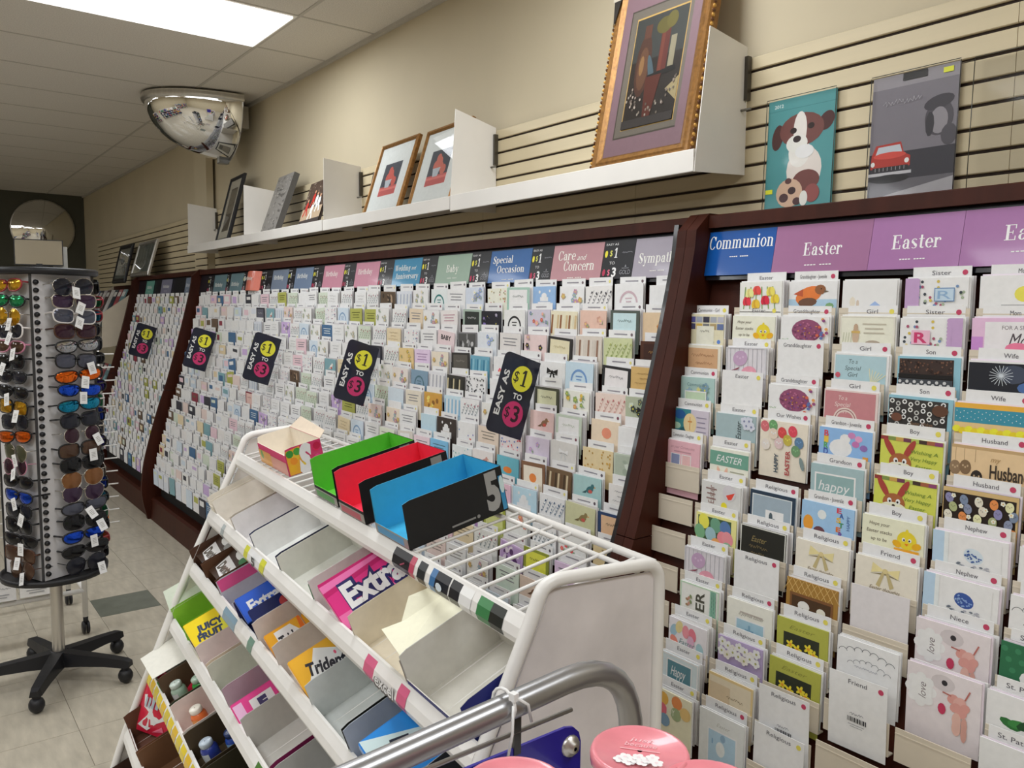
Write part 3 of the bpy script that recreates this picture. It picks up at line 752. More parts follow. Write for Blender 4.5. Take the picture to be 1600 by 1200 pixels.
def e_blackscript(A, w):
    A.rect(0, -.16, w, 0, '24241f'); A.frame(0, -.16, w, 0, .0025, 'd8d8d0'); A.text('Easter', w * .42, -V * .45, .016, '8a7a50', w * .34, shear=.4); A.script(w * .2, w * .62, -V * .75, .012, '7a6a48', 9); A.script(w * .25, w * .58, -V * 1.0, .010, '7a6a48', 7)
def e_cross(A, w):
    A.lines(w * .3, w * .8, -V * .42, 1, 1, .004, 'b0a8a0'); A.text('a Joyous Easter', w * .55, -V * .46, .010, '9a948c', w * .55, shear=.35); A.rect(w * .2, -.15, w * .85, -V * .66, 'f4f4f2'); A.rect(w * .23, -.15, w * .82, -V * .71, '9cbccc'); A.rect(w * .49, -V * 1.4, w * .54, -V * .85, '7aa0b8'); A.rect(w * .42, -V * 1.08, w * .61, -V * 1.02, '7aa0b8')
def e_lilacfloral(A, w):
    A.rect(0, -.16, w, 0, 'b0a0c4')
    for k in range(14): flower(A, w * (.1 + .13 * (k % 7)), -V * (.22 + .26 * (k // 7) + .08 * (k % 3)), .012, ('ecebe6', 'f4f2ee', 'dcd8d0')[k % 3], 'a8a868')
    A.rect(w * .2, -.14, w * .8, -V * .95, 'c8bcd4'); A.script(w * .3, w * .7, -V * 1.1, .008, '7a6a98', 8)
def e_goldfade(A, w):
    A.rect(0, -.16, w, 0, 'd8c08a'); A.rect(w * .02, -.16, w * .96, -V * .1, 'd8ccb4'); A.rect(w * .02, -.16, w * .5, -V * .35, 'cbb89a'); A.script(w * .42, w * .8, -V * .7, .010, '8a7a60', 8)
def e_window(A, w):
    A.rect(0, -.16, w, 0, 'd4d6d4'); A.text('Easter', w * .55, -V * .4, .010, 'b0b0aa', w * .3, shear=.35); A.rect(w * .2, -.155, w * .86, -V * .62, 'f4f4f2'); A.rect(w * .225, -.155, w * .83, -V * .68, 'a8c4d6'); A.ell(w * .5, -V * 1.3, .014, .02, 'd8e4ea', 12); A.rect(w * .3, -V * 1.2, w * .33, -V * 1.0, '7aa0c0'); A.ell(w * .55, -V * .85, .008, .01, '8aa8c0', 9)
def e_creambunny(A, w):
    A.frame(0, -.16, w, 0, .003, 'd8d4c8'); A.lines(w * .42, w * .85, -V * .28, 3, V * .16, .003, 'b8b0a0'); A.ell(w * .3, -V * .7, .009, .022, 'c0a890', 12); A.ell(w * .3, -V * .42, .006, .010, 'b89c84', 10); A.rect(w * .22, -V * .62, w * .38, -V * .54, 'c8a860')
    for k in range(4): A.line(w * (.06 + .05 * k), -V, w * (.08 + .05 * k), -V * .6, .001, '9aa080')
    A.ell(w * .62, -V * .98, .020, .008, 'a89a8a', 12)
def e_specialgirl(bg, fg, deco):
    def f(A, w):
        A.rect(w * .02, -.16, w * .96, -V * .06, bg)
        for i, t in enumerate(('To a', 'Special', 'Girl')): A.text(t, w * .36, -V * (.28 + .24 * i), .011, fg, w * (.16 if i == 0 else .3 if i == 1 else .18), shear=.2)
        if deco == 'grass':
            for k in range(6): A.line(w * .7, -V * 1.1, w * (.66 + .06 * k), -V * (.5 + .04 * k), .002, 'd8d4b0')
            A.ell(w * .08, -V * .8, .007, .007, 'c05868', 10)
        else: A.arc(w * .42, -V * 1.1, .022, .032, 0, 180, 'd8c8c0'); A.arc(w * .42, -V * 1.1, .026, .028, 0, 180, '8a5058')
    return f
def e_bluebunnies(A, w):
    A.rect(0, -.16, w, 0, '88b0dc'); A.ell(w * .42, -V * .7, .030, .022, 'e8e4ea', 14); A.ell(w * .5, -V * .35, .014, .012, 'e8e4ea', 10)
    for x, z, c in ((.62, .2, 'c080b0'), (.75, .3, 'd89ac0'), (.7, .5, 'b870a8'), (.85, .6, '8a6aa8')): A.ell(w * x, -V * z, .010, .008, c, 9)
    for i, (ch, c) in enumerate(zip('BIRD', ('c84858', 'd8b848', '58a068', '4858a8'))): A.text(ch, w * .14, -V * (.22 + .22 * i), .016, c, .012, bold=.03)
    A.rect(w * .84, -V * 1.1, w * .94, -V * .9, 'd89840')
def e_tealhappy(A, w):
    A.rect(0, -.16, w, 0, '9cb4b8'); A.rect(w * .08, -.15, w * .86, -V * .3, 'e8eef0'); A.rect(w * .11, -.15, w * .83, -V * .36, '8aa8a8'); A.text('happy', w * .46, -V * .74, .026, 'eef2f2', w * .6, shear=.25)
def e_blueeggs(A, w):
    A.rect(0, -.16, w, 0, '98bce0'); A.ell(w * .14, -V * .8, .014, .020, 'e89838', 14); A.ell(w * .36, -V * 1.05, .016, .014, '6a4048', 12); A.ell(w * .4, -V * .4, .012, .012, 'd8e0ea', 10)
    for i, (ch, c) in enumerate(zip('EASTER', ('c84050', '385898', 'e0b040', '408858', 'd87030', '6a4898'))): A.text(ch, w * (.72 + .05 * (i % 2)), -V * (.12 + .17 * i), .012, c, .012, bold=.04)
    A.text('HAPPY', w * .9, -V * .5, .009, '385898', .035, rot=pi / 2)
def e_bowcard(A, w):
    bow(A, w * .5, -V * .36, .030, 'e2d098'); A.text('Easter thoughts', w * .5, -V * .98, .009, '7a6a58', w * .5, shear=.35); A.frame(w * .18, -.15, w * .86, -V * 1.12, .002, '6a5040'); A.ell(w * .32, -V * 1.35, .012, .008, '9a7058', 10); A.ell(w * .72, -V * 1.35, .012, .008, 'a87a58', 10)
def e_browngold(A, w):
    A.rect(0, -.16, w, 0, 'a07838')
    for k in range(8): A.line(w * k / 8, 0, w * (k / 8 + .16), -V * .5, .0014, 'd8b878'); A.line(w * (k / 8 + .1), 0, w * (k / 8 - .06), -V * .5, .0014, 'c8a868')
    A.rect(w * .08, -.15, w * .92, -V * .5, '7a5230'); A.rect(w * .12, -.15, w * .88, -V * .6, '4a3420'); A.ell(w * .36, -V * .92, .016, .013, 'ece4d8', 12); A.ell(w * .7, -V * .95, .012, .010, 'e4dacc', 10); A.rect(w * .33, -V * 1.3, w * .36, -V * 1.0, '2a2018')
def e_daffodil(A, w):
    A.rect(0, -.16, w, 0, 'a8aa4a'); A.text('Easter', w * .5, -V * .26, .010, '808038', w * .5, shear=.35); A.rect(w * .14, -.15, w * .84, -V * .48, '2a2e22')
    for x, z in ((.28, .9), (.42, 1.0), (.64, .85), (.74, 1.0), (.34, 1.2), (.66, 1.25)):
        for k in range(5): A.ell(w * x + .007 * cos(k * 1.257), -V * z + .007 * sin(k * 1.257), .006, .0035, 'e8cc3a', 7, k * 1.257)
        A.ell(w * x, -V * z, .004, .004, 'd89828', 7)
def e_polka(left=True):
    def f(A, w):
        A.rect(0, -.16, w, 0, 'f0eee8'); m_dots(('c8b050', '384048', '6a88b0', 'a0506a', '9aa890'), 30)(A, w)
        x0, x1 = (0, w * .2) if left else (w * .8, w)
        A.rect(x0, -.16, x1, 0, 'b898c0')
        for k in range(9): A.ell(x1 if left else x0, -V * .12 * k - .006, .006, .006, 'b898c0', 9)
        if left: A.rect(w * .48, -V * .8, w * .8, -V * .34, 'b8ccdc'); A.frame(w * .48, -V * .8, w * .8, -V * .34, .002, '6888b0'); A.text('R', w * .64, -V * .57, .02, '88a8c8', .03)
        else: A.rect(w * .2, -V * .9, w * .5, -V * .42, 'e8b0c4'); A.text('R', w * .35, -V * .66, .024, 'c03868', .03, bold=.03)
    return f
def e_son1(A, w):
    A.rect(0, -.16, w, 0, '8ab8c8'); A.rect(w * .03, -.15, w * .9, -V * .08, '3a2c28')
    rnd = random.Random(5)
    for k in range(60): A.ell(w * rnd.uniform(.05, .88), -V * rnd.uniform(.12, .55), .0022, .0022, ('604030', '2a1c18', '705040')[k % 3], 5)
    A.rect(w * .03, -V * .74, w * .9, -V * .6, '141212'); A.rect(w * .03, -.15, w * .9, -V * .76, '40444a')
    for k in range(14): A.ell(w * (.06 + .06 * k), -V * (.86 + .1 * (k % 2)), .004, .004, 'c8c8c8', 7)
def e_son2(A, w):
    A.rect(0, -.18, w, 0, '8ab8c8'); A.rect(w * .01, -.18, w * .93, -V * .1, '33302f')
    for k in range(34):
        x, z = w * (.06 + .1 * (k % 9)), -V * (.2 + .26 * (k // 9) + .08 * (k % 2)); A.arc(x, z, .003, .0058, 0, 360, ('d8d8d4', 'b8b8b4', 'e8e8e4')[k % 3], 8)
    egg(A, w * .15, -V * .75, .013, .010, '6a4434'); egg(A, w * .82, -V * .4, .018, .013, '5a3c2c'); A.text('Easter Wishes', w * .55, -V * .9, .009, '8a6a50', w * .34)
def e_mom(A, w):
    A.rect(0, -.16, w, 0, 'd8b4d0'); A.rect(w * .18, -.15, w, -V * .12, 'e8dade'); A.text('FOR A SPECIAL', w * .66, -V * .3, .009, '6a6068', w * .5); A.text('Mom', w * .7, -V * .68, .030, '4a4048', w * .4, shear=.4); A.ell(w * .62, -V * .95, .024, .012, 'e07898', 14); A.rect(0, -V * 1.1, w * .16, -V * .6, 'c088c8')
def e_firework(A, w):
    A.rect(w * .01, -.15, w * .99, -V * .06, '20242e'); A.ell(w * .6, -V * .4, .03, .02, '40485a', 12)
    for k in range(18): a = k * .35; A.line(w * .45, -V * .45, w * .45 + .024 * cos(a), -V * .45 + .022 * sin(a), .0011, 'c8d0d8')
    A.ell(w * .8, -V * .8, .02, .012, '4a6aa0', 10); A.rect(w * .01, -.15, w * .99, -V * .95, 'ece8e8')
def e_ribbon(A, w):
    A.rect(0, -.16, w, 0, 'd8bc88'); A.rect(0, -V * .16, w, 0, 'e0a840'); A.rect(0, -V * .62, w, -V * .16, '3a8aa0')
    for k in range(40): A.ell(w * (.03 + .05 * (k % 20)), -V * (.26 + .18 * (k // 20) + .06 * (k % 2)), .0011, .0011, 'd8e4e8', 5)
    for k in range(12): A.ell(w * (.04 + .085 * k), -V * (.84 + .05 * (k % 2)), .009, .0075, ('e8d838', 'd8c428')[k % 2], 9, .2)
def e_husband(A, w):
    A.rect(0, -.16, w, 0, 'b89a70'); A.rect(w * .0, -.15, w, -V * .1, 'd8bc94')
    for x in (.06, .18, .33): A.line(w * x, -V * .5, w * x, -V * .1, .0008, '8a7050')
    for x, z, c in ((.06, .75, '8a7258'), (.2, .7, '7a6248'), (.36, .98, '2c2420')): egg(A, w * x, -V * z, .012, .016, c, 0, 'b8a080')
    A.text('Husband', w * .78, -V * .72, .030, '3a3028', w * .5, bold=.02); A.text('my', w * .6, -V * .34, .012, 'a88a60', .02, shear=.3)
def e_eggpattern(A, w):
    A.rect(0, -.16, w, 0, 'c8ac78'); A.rect(w * .01, -.15, w * .97, -V * .14, '2c221e')
    cs = ('8a88b0', '7a88a0', 'e0d8c8', 'd88a50', 'e8dcb0', 'a8b080', '8890a8', 'd8d0c0')
    for k in range(20): egg(A, w * (.09 + .2 * (k % 5) + .06 * ((k // 5) % 2)), -V * (.34 + .27 * (k // 5)), .0085, .011, cs[k % 8], .3 - .1 * (k % 5), sh(cs[k % 8], .8))
    for k in range(8): flower(A, w * (.16 + .11 * k), -V * (.24 + .3 * (k % 3)), .005, 'e8e0d0', 'd8a840')
def e_nephew(c, col):
    def f(A, w):
        A.rect(0, -.16, w * .16, 0, 'b0c8e4'); A.rect(w * .16, -.16, w * .22, 0, 'd8e2ee'); A.rect(w * .28, -.15, w * .92, -V * .12, 'eceaec')
        egg(A, w * .56, -V * .62, .020, .016, col, -.3)
        rnd = random.Random(2)
        for k in range(26): a, r = rnd.uniform(0, 6.28), sqrt(rnd.uniform(0, .8)); A.ell(w * .56 + .018 * r * cos(a), -V * .62 + .014 * r * sin(a), .0022, .0018, c, 5)
        for k in range(16): A.ell(w * .56 + .03 * cos(k), -V * .98 + .006 * sin(k * 2.3), .004, .0022, ('a8a8b0', '68707a')[k % 2], 6)
    return f
def e_cow(A, w):
    A.rect(0, -.16, w, 0, 'd8d0d2'); A.ell(w * .5, -V * .36, .024, .017, 'c6bec0', 14); A.ell(w * .52, -V * .34, .006, .006, '302c30', 10)
    for k in range(8): A.ell(w * .2 + .022 * cos(k * .785), -V * .78 + .026 * sin(k * .785), .011, .011, 'eee8ea', 10)
    A.ell(w * .2, -V * .78, .024, .028, 'eee8ea', 14); A.text('love', w * .22, -V * .78, .016, '7a7074', .034, rot=pi / 2, shear=.3)
    for x, z, r in ((.64, .74, .012), (.73, .80, .014), (.80, .92, .011), (.68, .98, .012), (.76, 1.1, .012)): A.ell(w * x, -V * z, r, r * .8, ('d4a49c', 'ce948c')[int(z * 10) % 2], 12, x)
    A.line(w * .62, -V * .66, w * .5, -V * .62, .003, 'b06860'); A.line(w * .8, -V * .66, w * .86, -V * .35, .003, 'b06860')
    for z in (1.35, 1.6): A.ell(w * .7, -V * z, .009, .016, 'd4aca0', 12); A.ell(w * .8, -V * (z + .1), .006, .018, 'c8988c', 10)
    A.ell(w * .5, -V * 1.15, .008, .012, 'b83858', 10)
def e_shamrock(A, w):
    A.rect(0, -.16, w, 0, '2c6a48')
    for k in range(18): A.ell(w * (.05 + .055 * k), -V * (.2 + .3 * (k % 3)), .006, .006, '3a7e58', 8)
    A.ell(w * .5, -V * .95, .036, .022, 'e8ece6', 14); flower(A, w * .5, -V * .85, .014, '305840', '305840')
def e_leaf(A, w):
    A.rect(0, -.16, w, 0, 'e2e4ea')
    for k in range(7): A.ell(w * (.3 + .1 * k), -V * (.82 - .05 * (k % 3)), .020, .009, ('2e6a34', '3a8040', '204a28')[k % 3], 9, .4 * (k % 3) - .3)
def e_cloud(A, w):
    A.rect(0, -.16, w, 0, 'e8e8ea')
    for k in range(7): A.arc(w * (.1 + .13 * k), -V * (.5 - .16 * sin(k * .55)), .010, .0112, 20, 170, '55585e', 8); A.arc(w * (.24 + .1 * k), -V * (.85 - .16 * sin(k * .55)), .008, .009, 20, 170, '6a6c72', 6)
    A.script(w * .3, w * .7, -V * .85, .006, '9a9aa2', 10)
def e_collage(A, w):
    A.rect(0, -.16, w, 0, 'd8d2b4')
    for k, c in enumerate(('5a5a9a', '9aa0b0', '38384a', 'a0a4ac', 'b0b0bc', '4a4868', 'c8a850', '787878', 'a8946a', '60709a')): A.rect(w * (.02 + .2 * (k % 5)), -V * (.35 + .3 * (k // 5)), w * (.2 + .2 * (k % 5)), -V * (.1 + .3 * (k // 5)), c)
    A.rect(w * .24, -.15, w * .74, -V * .5, 'e0dccc'); A.script(w * .34, w * .62, -V * .72, .010, '88857a', 7)
def e_tan(A, w):
    A.rect(w * .04, -V * 1.0, w * .92, -V * .12, 'c8a07a'); A.script(w * .16, w * .84, -V * .42, .012, '9a7050', 10); A.script(w * .3, w * .8, -V * .75, .010, '9a7050', 8)
def e_mintfloral(A, w):
    A.rect(0, -.16, w, 0, 'a4c0bc'); m_floral(('8aa8b8', 'c8c890', '7a98a8'), 8, '7a9a8a')(A, w); A.rect(w * .18, -.15, w * .8, -V * .58, 'e8ece4'); A.rect(w * .2, -.15, w * .78, -V * .63, 'b8ccb0'); A.text('Communion', w * .5, -V * .3, .010, '58787c', w * .5)
def e_host(A, w):
    A.rect(0, -.16, w * .52, 0, '3a8088'); A.rect(w * .5, -.16, w, 0, 'c4bcc8'); A.ell(w * .18, -V * .25, .022, .014, '285890', 12); A.ell(w * .3, -V * 1.0, .026, .014, '2a5a64', 12, .5); A.ell(w * .1, -V * .75, .016, .010, 'a8c8b0', 10)
    A.ell(w * .48, -V * .6, .024, .030, 'e4c898', 18); A.rect(w * .47, -V * .88, w * .49, -V * .32, 'c88a4a'); A.rect(w * .42, -V * .55, w * .54, -V * .49, 'c88a4a'); A.lines(w * .66, w * .94, -V * .3, 4, V * .2, .003, '8a8498')
def e_squares(A, w):
    A.rect(0, -.16, w, 0, 'd8aab4'); A.text('on your Communion', w * .5, -V * .25, .009, 'b07a88', w * .7, shear=.3); A.lines(w * .25, w * .75, -V * .45, 1, 1, .004, 'b88a94')
    for i, c in enumerate(('8088a8', 'd8b0b0', 'b0b8b8', 'b8b048')): A.rect(w * (.16 + .32 * (i % 2)), -V * (1.15 + .72 * (i // 2)), w * (.44 + .32 * (i % 2)), -V * (.55 + .72 * (i // 2)), 'ece6e4'); A.rect(w * (.18 + .32 * (i % 2)), -V * (1.12 + .72 * (i // 2)), w * (.42 + .32 * (i % 2)), -V * (.58 + .72 * (i // 2)), c)
def e_backside(A, w):
    rnd = random.Random(4); x = w * .34
    while x < w * .66: d = rnd.choice((.0012, .0022, .003)); A.rect(x, -V * 1.52, x + d, -V * 1.36, '2a2a2e'); x += d + rnd.choice((.0012, .002))
    A.script(w * .38, w * .62, -V * 1.24, .008, '8a8a90', 6); A.lines(w * .36, w * .64, -V * 1.6, 2, V * .07, .0012, '8a8a90')
def e_cello(A, w):
    A.rect(0, -.16, w, 0, 'e2dfe0'); A.poly([(w * .15, -V * .1), (w * .95, -V * .06), (w * .7, -V * .7)], 'f6f4f4'); A.poly([(w * .5, -V * .95), (w * .62, -V * .75), (w * .75, -V * .95)], '98b0d8'); A.ell(w * .2, -V * .8, .008, .014, 'd8d0c0', 8); A.ell(w * .3, -V * .85, .004, .010, 'c8b8a8', 8)
def e_whitechick(A, w):
    A.rect(0, -.16, w, 0, 'f0eee6'); A.ell(w * .6, -V * .6, .02, .017, 'e8d458', 14); A.line(w * .3, -V * .95, w * .9, -V * .95, .001, '4a4a48')

MS = {}
def card_mesh(key, bg, art, w, h, gloss=False):
    if key not in MS:
        mb = MB(); mb.box(0, w, 0, 0.0022, -h, 0, bg); A = Art(mb, 0.0)
        art(A, w)
        MS[key] = mb.mesh('greeting_card', GLOSS if gloss else PRINT)
    return MS[key]
def divider_mesh(text, dot, w, h=0.15, back=False, blank=False, big=True):
    key = ('div', text, dot, round(w, 3), back, blank, big)
    if key not in MS:
        mb = MB(); mb.box(0, w, 0, 0.0012, -h, 0, 'e2dedf' if not blank else 'd4d0d2'); A = Art(mb, 0.0)
        if big and text: A.text(text, w * (.5 if len(text) < 12 else .44), -.014, .0105, '55525a', min(w * .62, .0072 * len(text)))
        elif text: A.lines(w * .22, w * .72, -.014, 1, 1, .0042, '8a8890')
        if dot: A.ell(w - .014, -.0145, .0062 if big else .0052, .0062 if big else .0052, dot, 12)
        if back: A.k += 0; e_backside(A, w)
        MS[key] = mb.mesh('divider_card', PRINT)
    return MS[key]

RP, RZ0 = 0.0911, 1.7535
CX = {1: -1.48, 2: -1.318, 3: -1.158, 4: -0.996, 5: -0.832, 6: -0.667, 7: -0.505, 8: -0.342}
PK, YL, BL = 'b8405e', 'd8cc5a', '5a80c8'
# (column, row): (card background, art, card width, how many spare cards, divider text, dot, label)
R = {
 (1, 1): ('dcd6c0', e_collage, .128, 4, 'Communion - Girl', YL, 'cream Communion card with blue and grey collage, topmost in the first column'),
 (1, 2): ('e4d8c8', e_tan, .128, 1, 'Communion', BL, 'tan Communion card with brown script in the first column'),
 (1, 3): ('a4c0bc', e_mintfloral, .128, 2, 'Communion', PK, 'mint floral Communion card with pale green window'),
 (1, 4): ('c4bcc8', e_host, .130, 1, 'Communion', YL, 'teal and lilac Communion card with a round cross'),
 (1, 5): ('d8aab4', e_squares, .126, 2, 'Communion - Daughter', YL, 'pink card with four small squares, lowest of the first column'),
 (2, 0): ('e6e2d8', e_tulips, .136, 4, 'Easter', None, 'card of red and yellow tulips just under the mauve Easter sign'),
 (2, 1): ('eee6cc', e_chick, .138, 3, 'Easter', YL, 'cream card with a yellow chick directly below the tulip card'),
 (2, 2): ('d0cdd2', e_woodegg, .132, 4, 'Easter', YL, 'grey plank card with lilac egg, just below the topmost chick card'),
 (2, 4): ('9cb0b4', e_greyeaster, .132, 2, 'Easter', YL, 'grey blue Easter card with black script on its side'),
 (2, 5): ('e8e2d0', e_greenband, .128, 1, 'Easter', YL, 'cream Easter card with a green lettered band and bunny ears'),
 (2, 6): ('ccccca', e_greyheart, .130, 4, 'Easter', YL, 'grey card with red heart and yellow chick'),
 (2, 7): ('e6d890', e_eggphoto, .134, 1, 'Easter', YL, 'yellow bordered card with a photo of coloured eggs'),
 (2, 8): ('d0cdd2', e_woodegg, .132, 3, 'Easter', YL, 'grey plank card with lilac egg, below the coloured eggs photo card'),
 (2, 9): ('e4e6d8', e_green_er, .130, 2, 'Easter', YL, 'cream card with sideways lettering and a green gingham strip'),
 (2, 10): ('dcd8de', e_watercolor, .128, 4, 'Easter', YL, 'pale card ringed with watercolour eggs'),
 (2, 11): ('c8d4d8', e_tealtext, .128, 3, 'Easter', YL, 'grey card with a teal square and white script, second column near the bottom'),
 (2, 12): ('e4d8bc', e_circles, .126, 4, 'Easter', YL, 'cream card with orange and pink circles, lowest of the second column'),
 (3, 0): ('e4e4e4', e_robin, .140, 0, 'Granddaughter - Juvenile', PK, 'white card with an orange bird, top of the third column'),
 (3, 1): ('ecebea', e_eggpurple, .140, 2, 'Granddaughter', PK, 'white card with purple patterned egg, upper of the two alike'),
 (3, 3): ('ecebea', e_eggpurple, .140, 2, 'Granddaughter', PK, 'white card with purple patterned egg, lower of the two alike'),
 (3, 4): ('ddd4c4', e_eggstall, .140, 2, 'Our Wishes', PK, 'tall cream card of painted eggs with sideways lettering'),
 (3, 6): ('98a8b4', e_navyinset, .134, 2, 'Religious', PK, 'grey blue card edged navy with a small white square'),
 (3, 7): ('24241f', e_blackscript, .134, 3, 'Religious', YL, 'black card with faint gold script'),
 (3, 9): ('dedcd2', e_cross, .136, 1, 'Religious', PK, 'pale card with a blue window, directly under the blank white divider'),
 (3, 10): ('b0a0c4', e_lilacfloral, .134, 2, 'Religious', YL, 'lilac card of white blossoms'),
 (3, 11): ('d8ccb4', e_goldfade, .134, 3, 'Religious', YL, 'beige gold edged card with faint script'),
 (3, 12): ('d4d6d4', e_window, .136, 2, 'Religious', PK, 'grey card with blue window, lowest of the third column'),
 (4, 0): ('e2dfe0', e_cello, .140, 2, '', None, 'white card in shiny cellophane under the Easter signs'),
 (4, 1): ('e2dccc', e_creambunny, .140, 2, 'Girl', YL, 'cream card with small brown rabbit'),
 (4, 2): ('dfe6ea', e_specialgirl('a8c4cc', '4a5a60', 'grass'), .140, 1, 'Girl', PK, 'pale blue special girl card with white grass'),
 (4, 3): ('d8c8c4', e_specialgirl('bc7f84', 'e4ccc8', 'arch'), .140, 1, 'Girl', YL, 'dusty pink special girl card with a pale arch'),
 (4, 4): ('dfe6ee', e_bluebunnies, .138, 1, 'Grandson - Juvenile', PK, 'bright blue card with pink blossom and coloured letters'),
 (4, 5): ('9cb4b8', e_tealhappy, .138, 1, 'Grandson', PK, 'pale teal card with large white script in a frame'),
 (4, 6): ('98bce0', e_blueeggs, .138, 1, 'Grandson - Juvenile', PK, 'sky blue card with orange egg and coloured letters'),
 (4, 7): ('dcd6c8', e_bowcard, .138, 2, 'Religious', YL, 'cream bow card in the fourth column, beside the chick card'),
 (4, 8): ('a07838', e_browngold, .136, 2, 'Religious', YL, 'brown and gold card with white sheep'),
 (4, 9): ('a8aa4a', e_daffodil, .136, 2, 'Religious', YL, 'olive green daffodil card, upper of the two alike'),
 (4, 10): ('a8aa4a', e_daffodil, .136, 2, 'Religious', YL, 'olive green daffodil card, lower of the two alike'),
 (5, 0): ('f0eee8', e_polka(True), .142, 3, 'Sister', PK, 'polka dot card with lilac scalloped left edge'),
 (5, 1): ('f0eee8', e_polka(False), .142, 2, 'Sister', PK, 'polka dot card with lilac scalloped right edge'),
 (5, 2): ('8ab8c8', e_son1, .142, 0, 'Son', PK, 'brown and black card bordered light blue, the upper one'),
 (5, 3): ('8ab8c8', e_son2, .146, 1, 'Son', PK, 'black card with white rings and light blue border'),
 (5, 4): ('c8cc58', e_bunny, .142, 1, 'Boy', YL, 'lime green rabbit card with striped top, upper of the two alike'),
 (5, 5): ('c8cc58', e_bunny, .142, 1, 'Boy', YL, 'lime green rabbit card with striped top, lower of the two alike'),
 (5, 6): ('e6dfc4', e_chick, .142, 2, 'Boy', YL, 'cream card with a yellow chick, below the lime rabbit cards'),
 (5, 7): ('dcd6c8', e_bowcard, .142, 2, 'Friend', PK, 'cream bow card directly below the lower chick card'),
 (5, 9): ('e8e8ea', e_cloud, .142, 1, '', None, 'white card with black cloud outlines'),
 (6, 0): ('f0eee6', e_whitechick, .150, 2, 'Mom', None, 'white card with a yellow chick at the right picture edge'),
 (6, 1): ('d8b4d0', e_mom, .150, 2, 'Mom', PK, 'pink Mom card with large script'),
 (6, 2): ('e8e4e8', e_firework, .150, 1, 'Wife', PK, 'dark card of white fireworks'),
 (6, 3): ('d8bc88', e_ribbon, .150, 2, 'Wife', PK, 'teal polka dot card with yellow ribbon'),
 (6, 4): ('d8bc94', e_husband, .150, 1, 'Husband', PK, 'tan wood grain Husband card with hanging eggs'),
 (6, 5): ('2c221e', e_eggpattern, .150, 1, 'Husband', PK, 'black card patterned with pastel eggs'),
 (6, 6): ('e8e8ee', e_nephew('3a5a9a', 'c8d4e4'), .150, 2, 'Nephew', PK, 'white and blue card with a pale patterned egg'),
 (6, 7): ('e8e8ee', e_nephew('88a4d0', '38549a'), .150, 2, 'Nephew', PK, 'white and blue card with a dark blue egg'),
 (6, 8): ('d8d0d2', e_cow, .148, 3, 'Niece', PK, 'grey pink animal card with white heart bubble, upper of the two alike'),
 (6, 9): ('d8d0d2', e_cow, .148, 3, '', None, 'grey pink animal card with white heart bubble, lower of the two alike'),
 (7, 4): ('e4dfe4', m_floral(), .146, 2, '', None, 'white floral card beyond the Husband card, mostly out of frame'),
 (7, 5): ('d8e0d0', m_branch(), .146, 2, '', None, 'pale green branch card beyond the dark egg pattern card'),
 (7, 6): ('e4e4e8', m_lines(), .146, 2, 'Humorous', PK, 'white card with grey lines at the right picture edge'),
 (7, 7): ('e4e4e8', e_cloud, .146, 2, 'Humorous', PK, 'white Humorous card at the right picture edge'),
 (7, 8): ('2c6a48', e_shamrock, .146, 2, "St. Patrick's", PK, 'dark green shamrock card at the right picture edge'),
 (7, 9): ('e2e4ea', e_leaf, .146, 2, "St. Patrick's", PK, 'white card with green leaves at the right picture edge'),
 (7, 10): ('dcdee4', m_none, .146, 1, "St. Patrick's", PK, 'plain pale card low at the right picture edge'),
}
# empty pockets: only the white divider card stands in them  (column,row): (text, dot, back print, label)
EMPTYP = {
 (2, 3): ('Easter', YL, False, 'blank white Easter divider in an empty pocket of the second column'),
 (3, 2): ('Granddaughter', PK, False, 'blank white Granddaughter divider between the two purple egg cards'),
 (3, 8): ('Religious', PK, False, 'blank white Religious divider in an empty pocket below the black card'),
 (4, 11): ('Religious', PK, True, 'white barcode Religious divider below the olive daffodil cards'),
 (4, 12): ('Religious', YL, False, 'grey Religious divider at the bottom picture edge'),
 (5, 8): ('', None, False, 'blank grey divider below the lower cream bow card'),
 (5, 10): ('Friend', PK, True, 'white barcode Friend divider in front of the cloud card'),
}
spare = MB()
def spares(x0, y, z, w, n, tone, h=0.12, gap=0.0042):
    for k in range(n):
        c = ('e6e2e0', 'cfcbca', 'ebe8e4', 'c2bec0')[(k + tone) % 4]
        jx, jz = .0028 * (k + 1) + random.uniform(-.001, .0015), random.uniform(-.004, .003)
        spare.box(x0 + jx, x0 + w + jx, y + 0.003 + gap * k, y + 0.0042 + gap * k, z - h + jz, z + jz, c)
def ypl(z): return smoothF(z) + 0.060
rj = random.Random(21)
cards_right = []
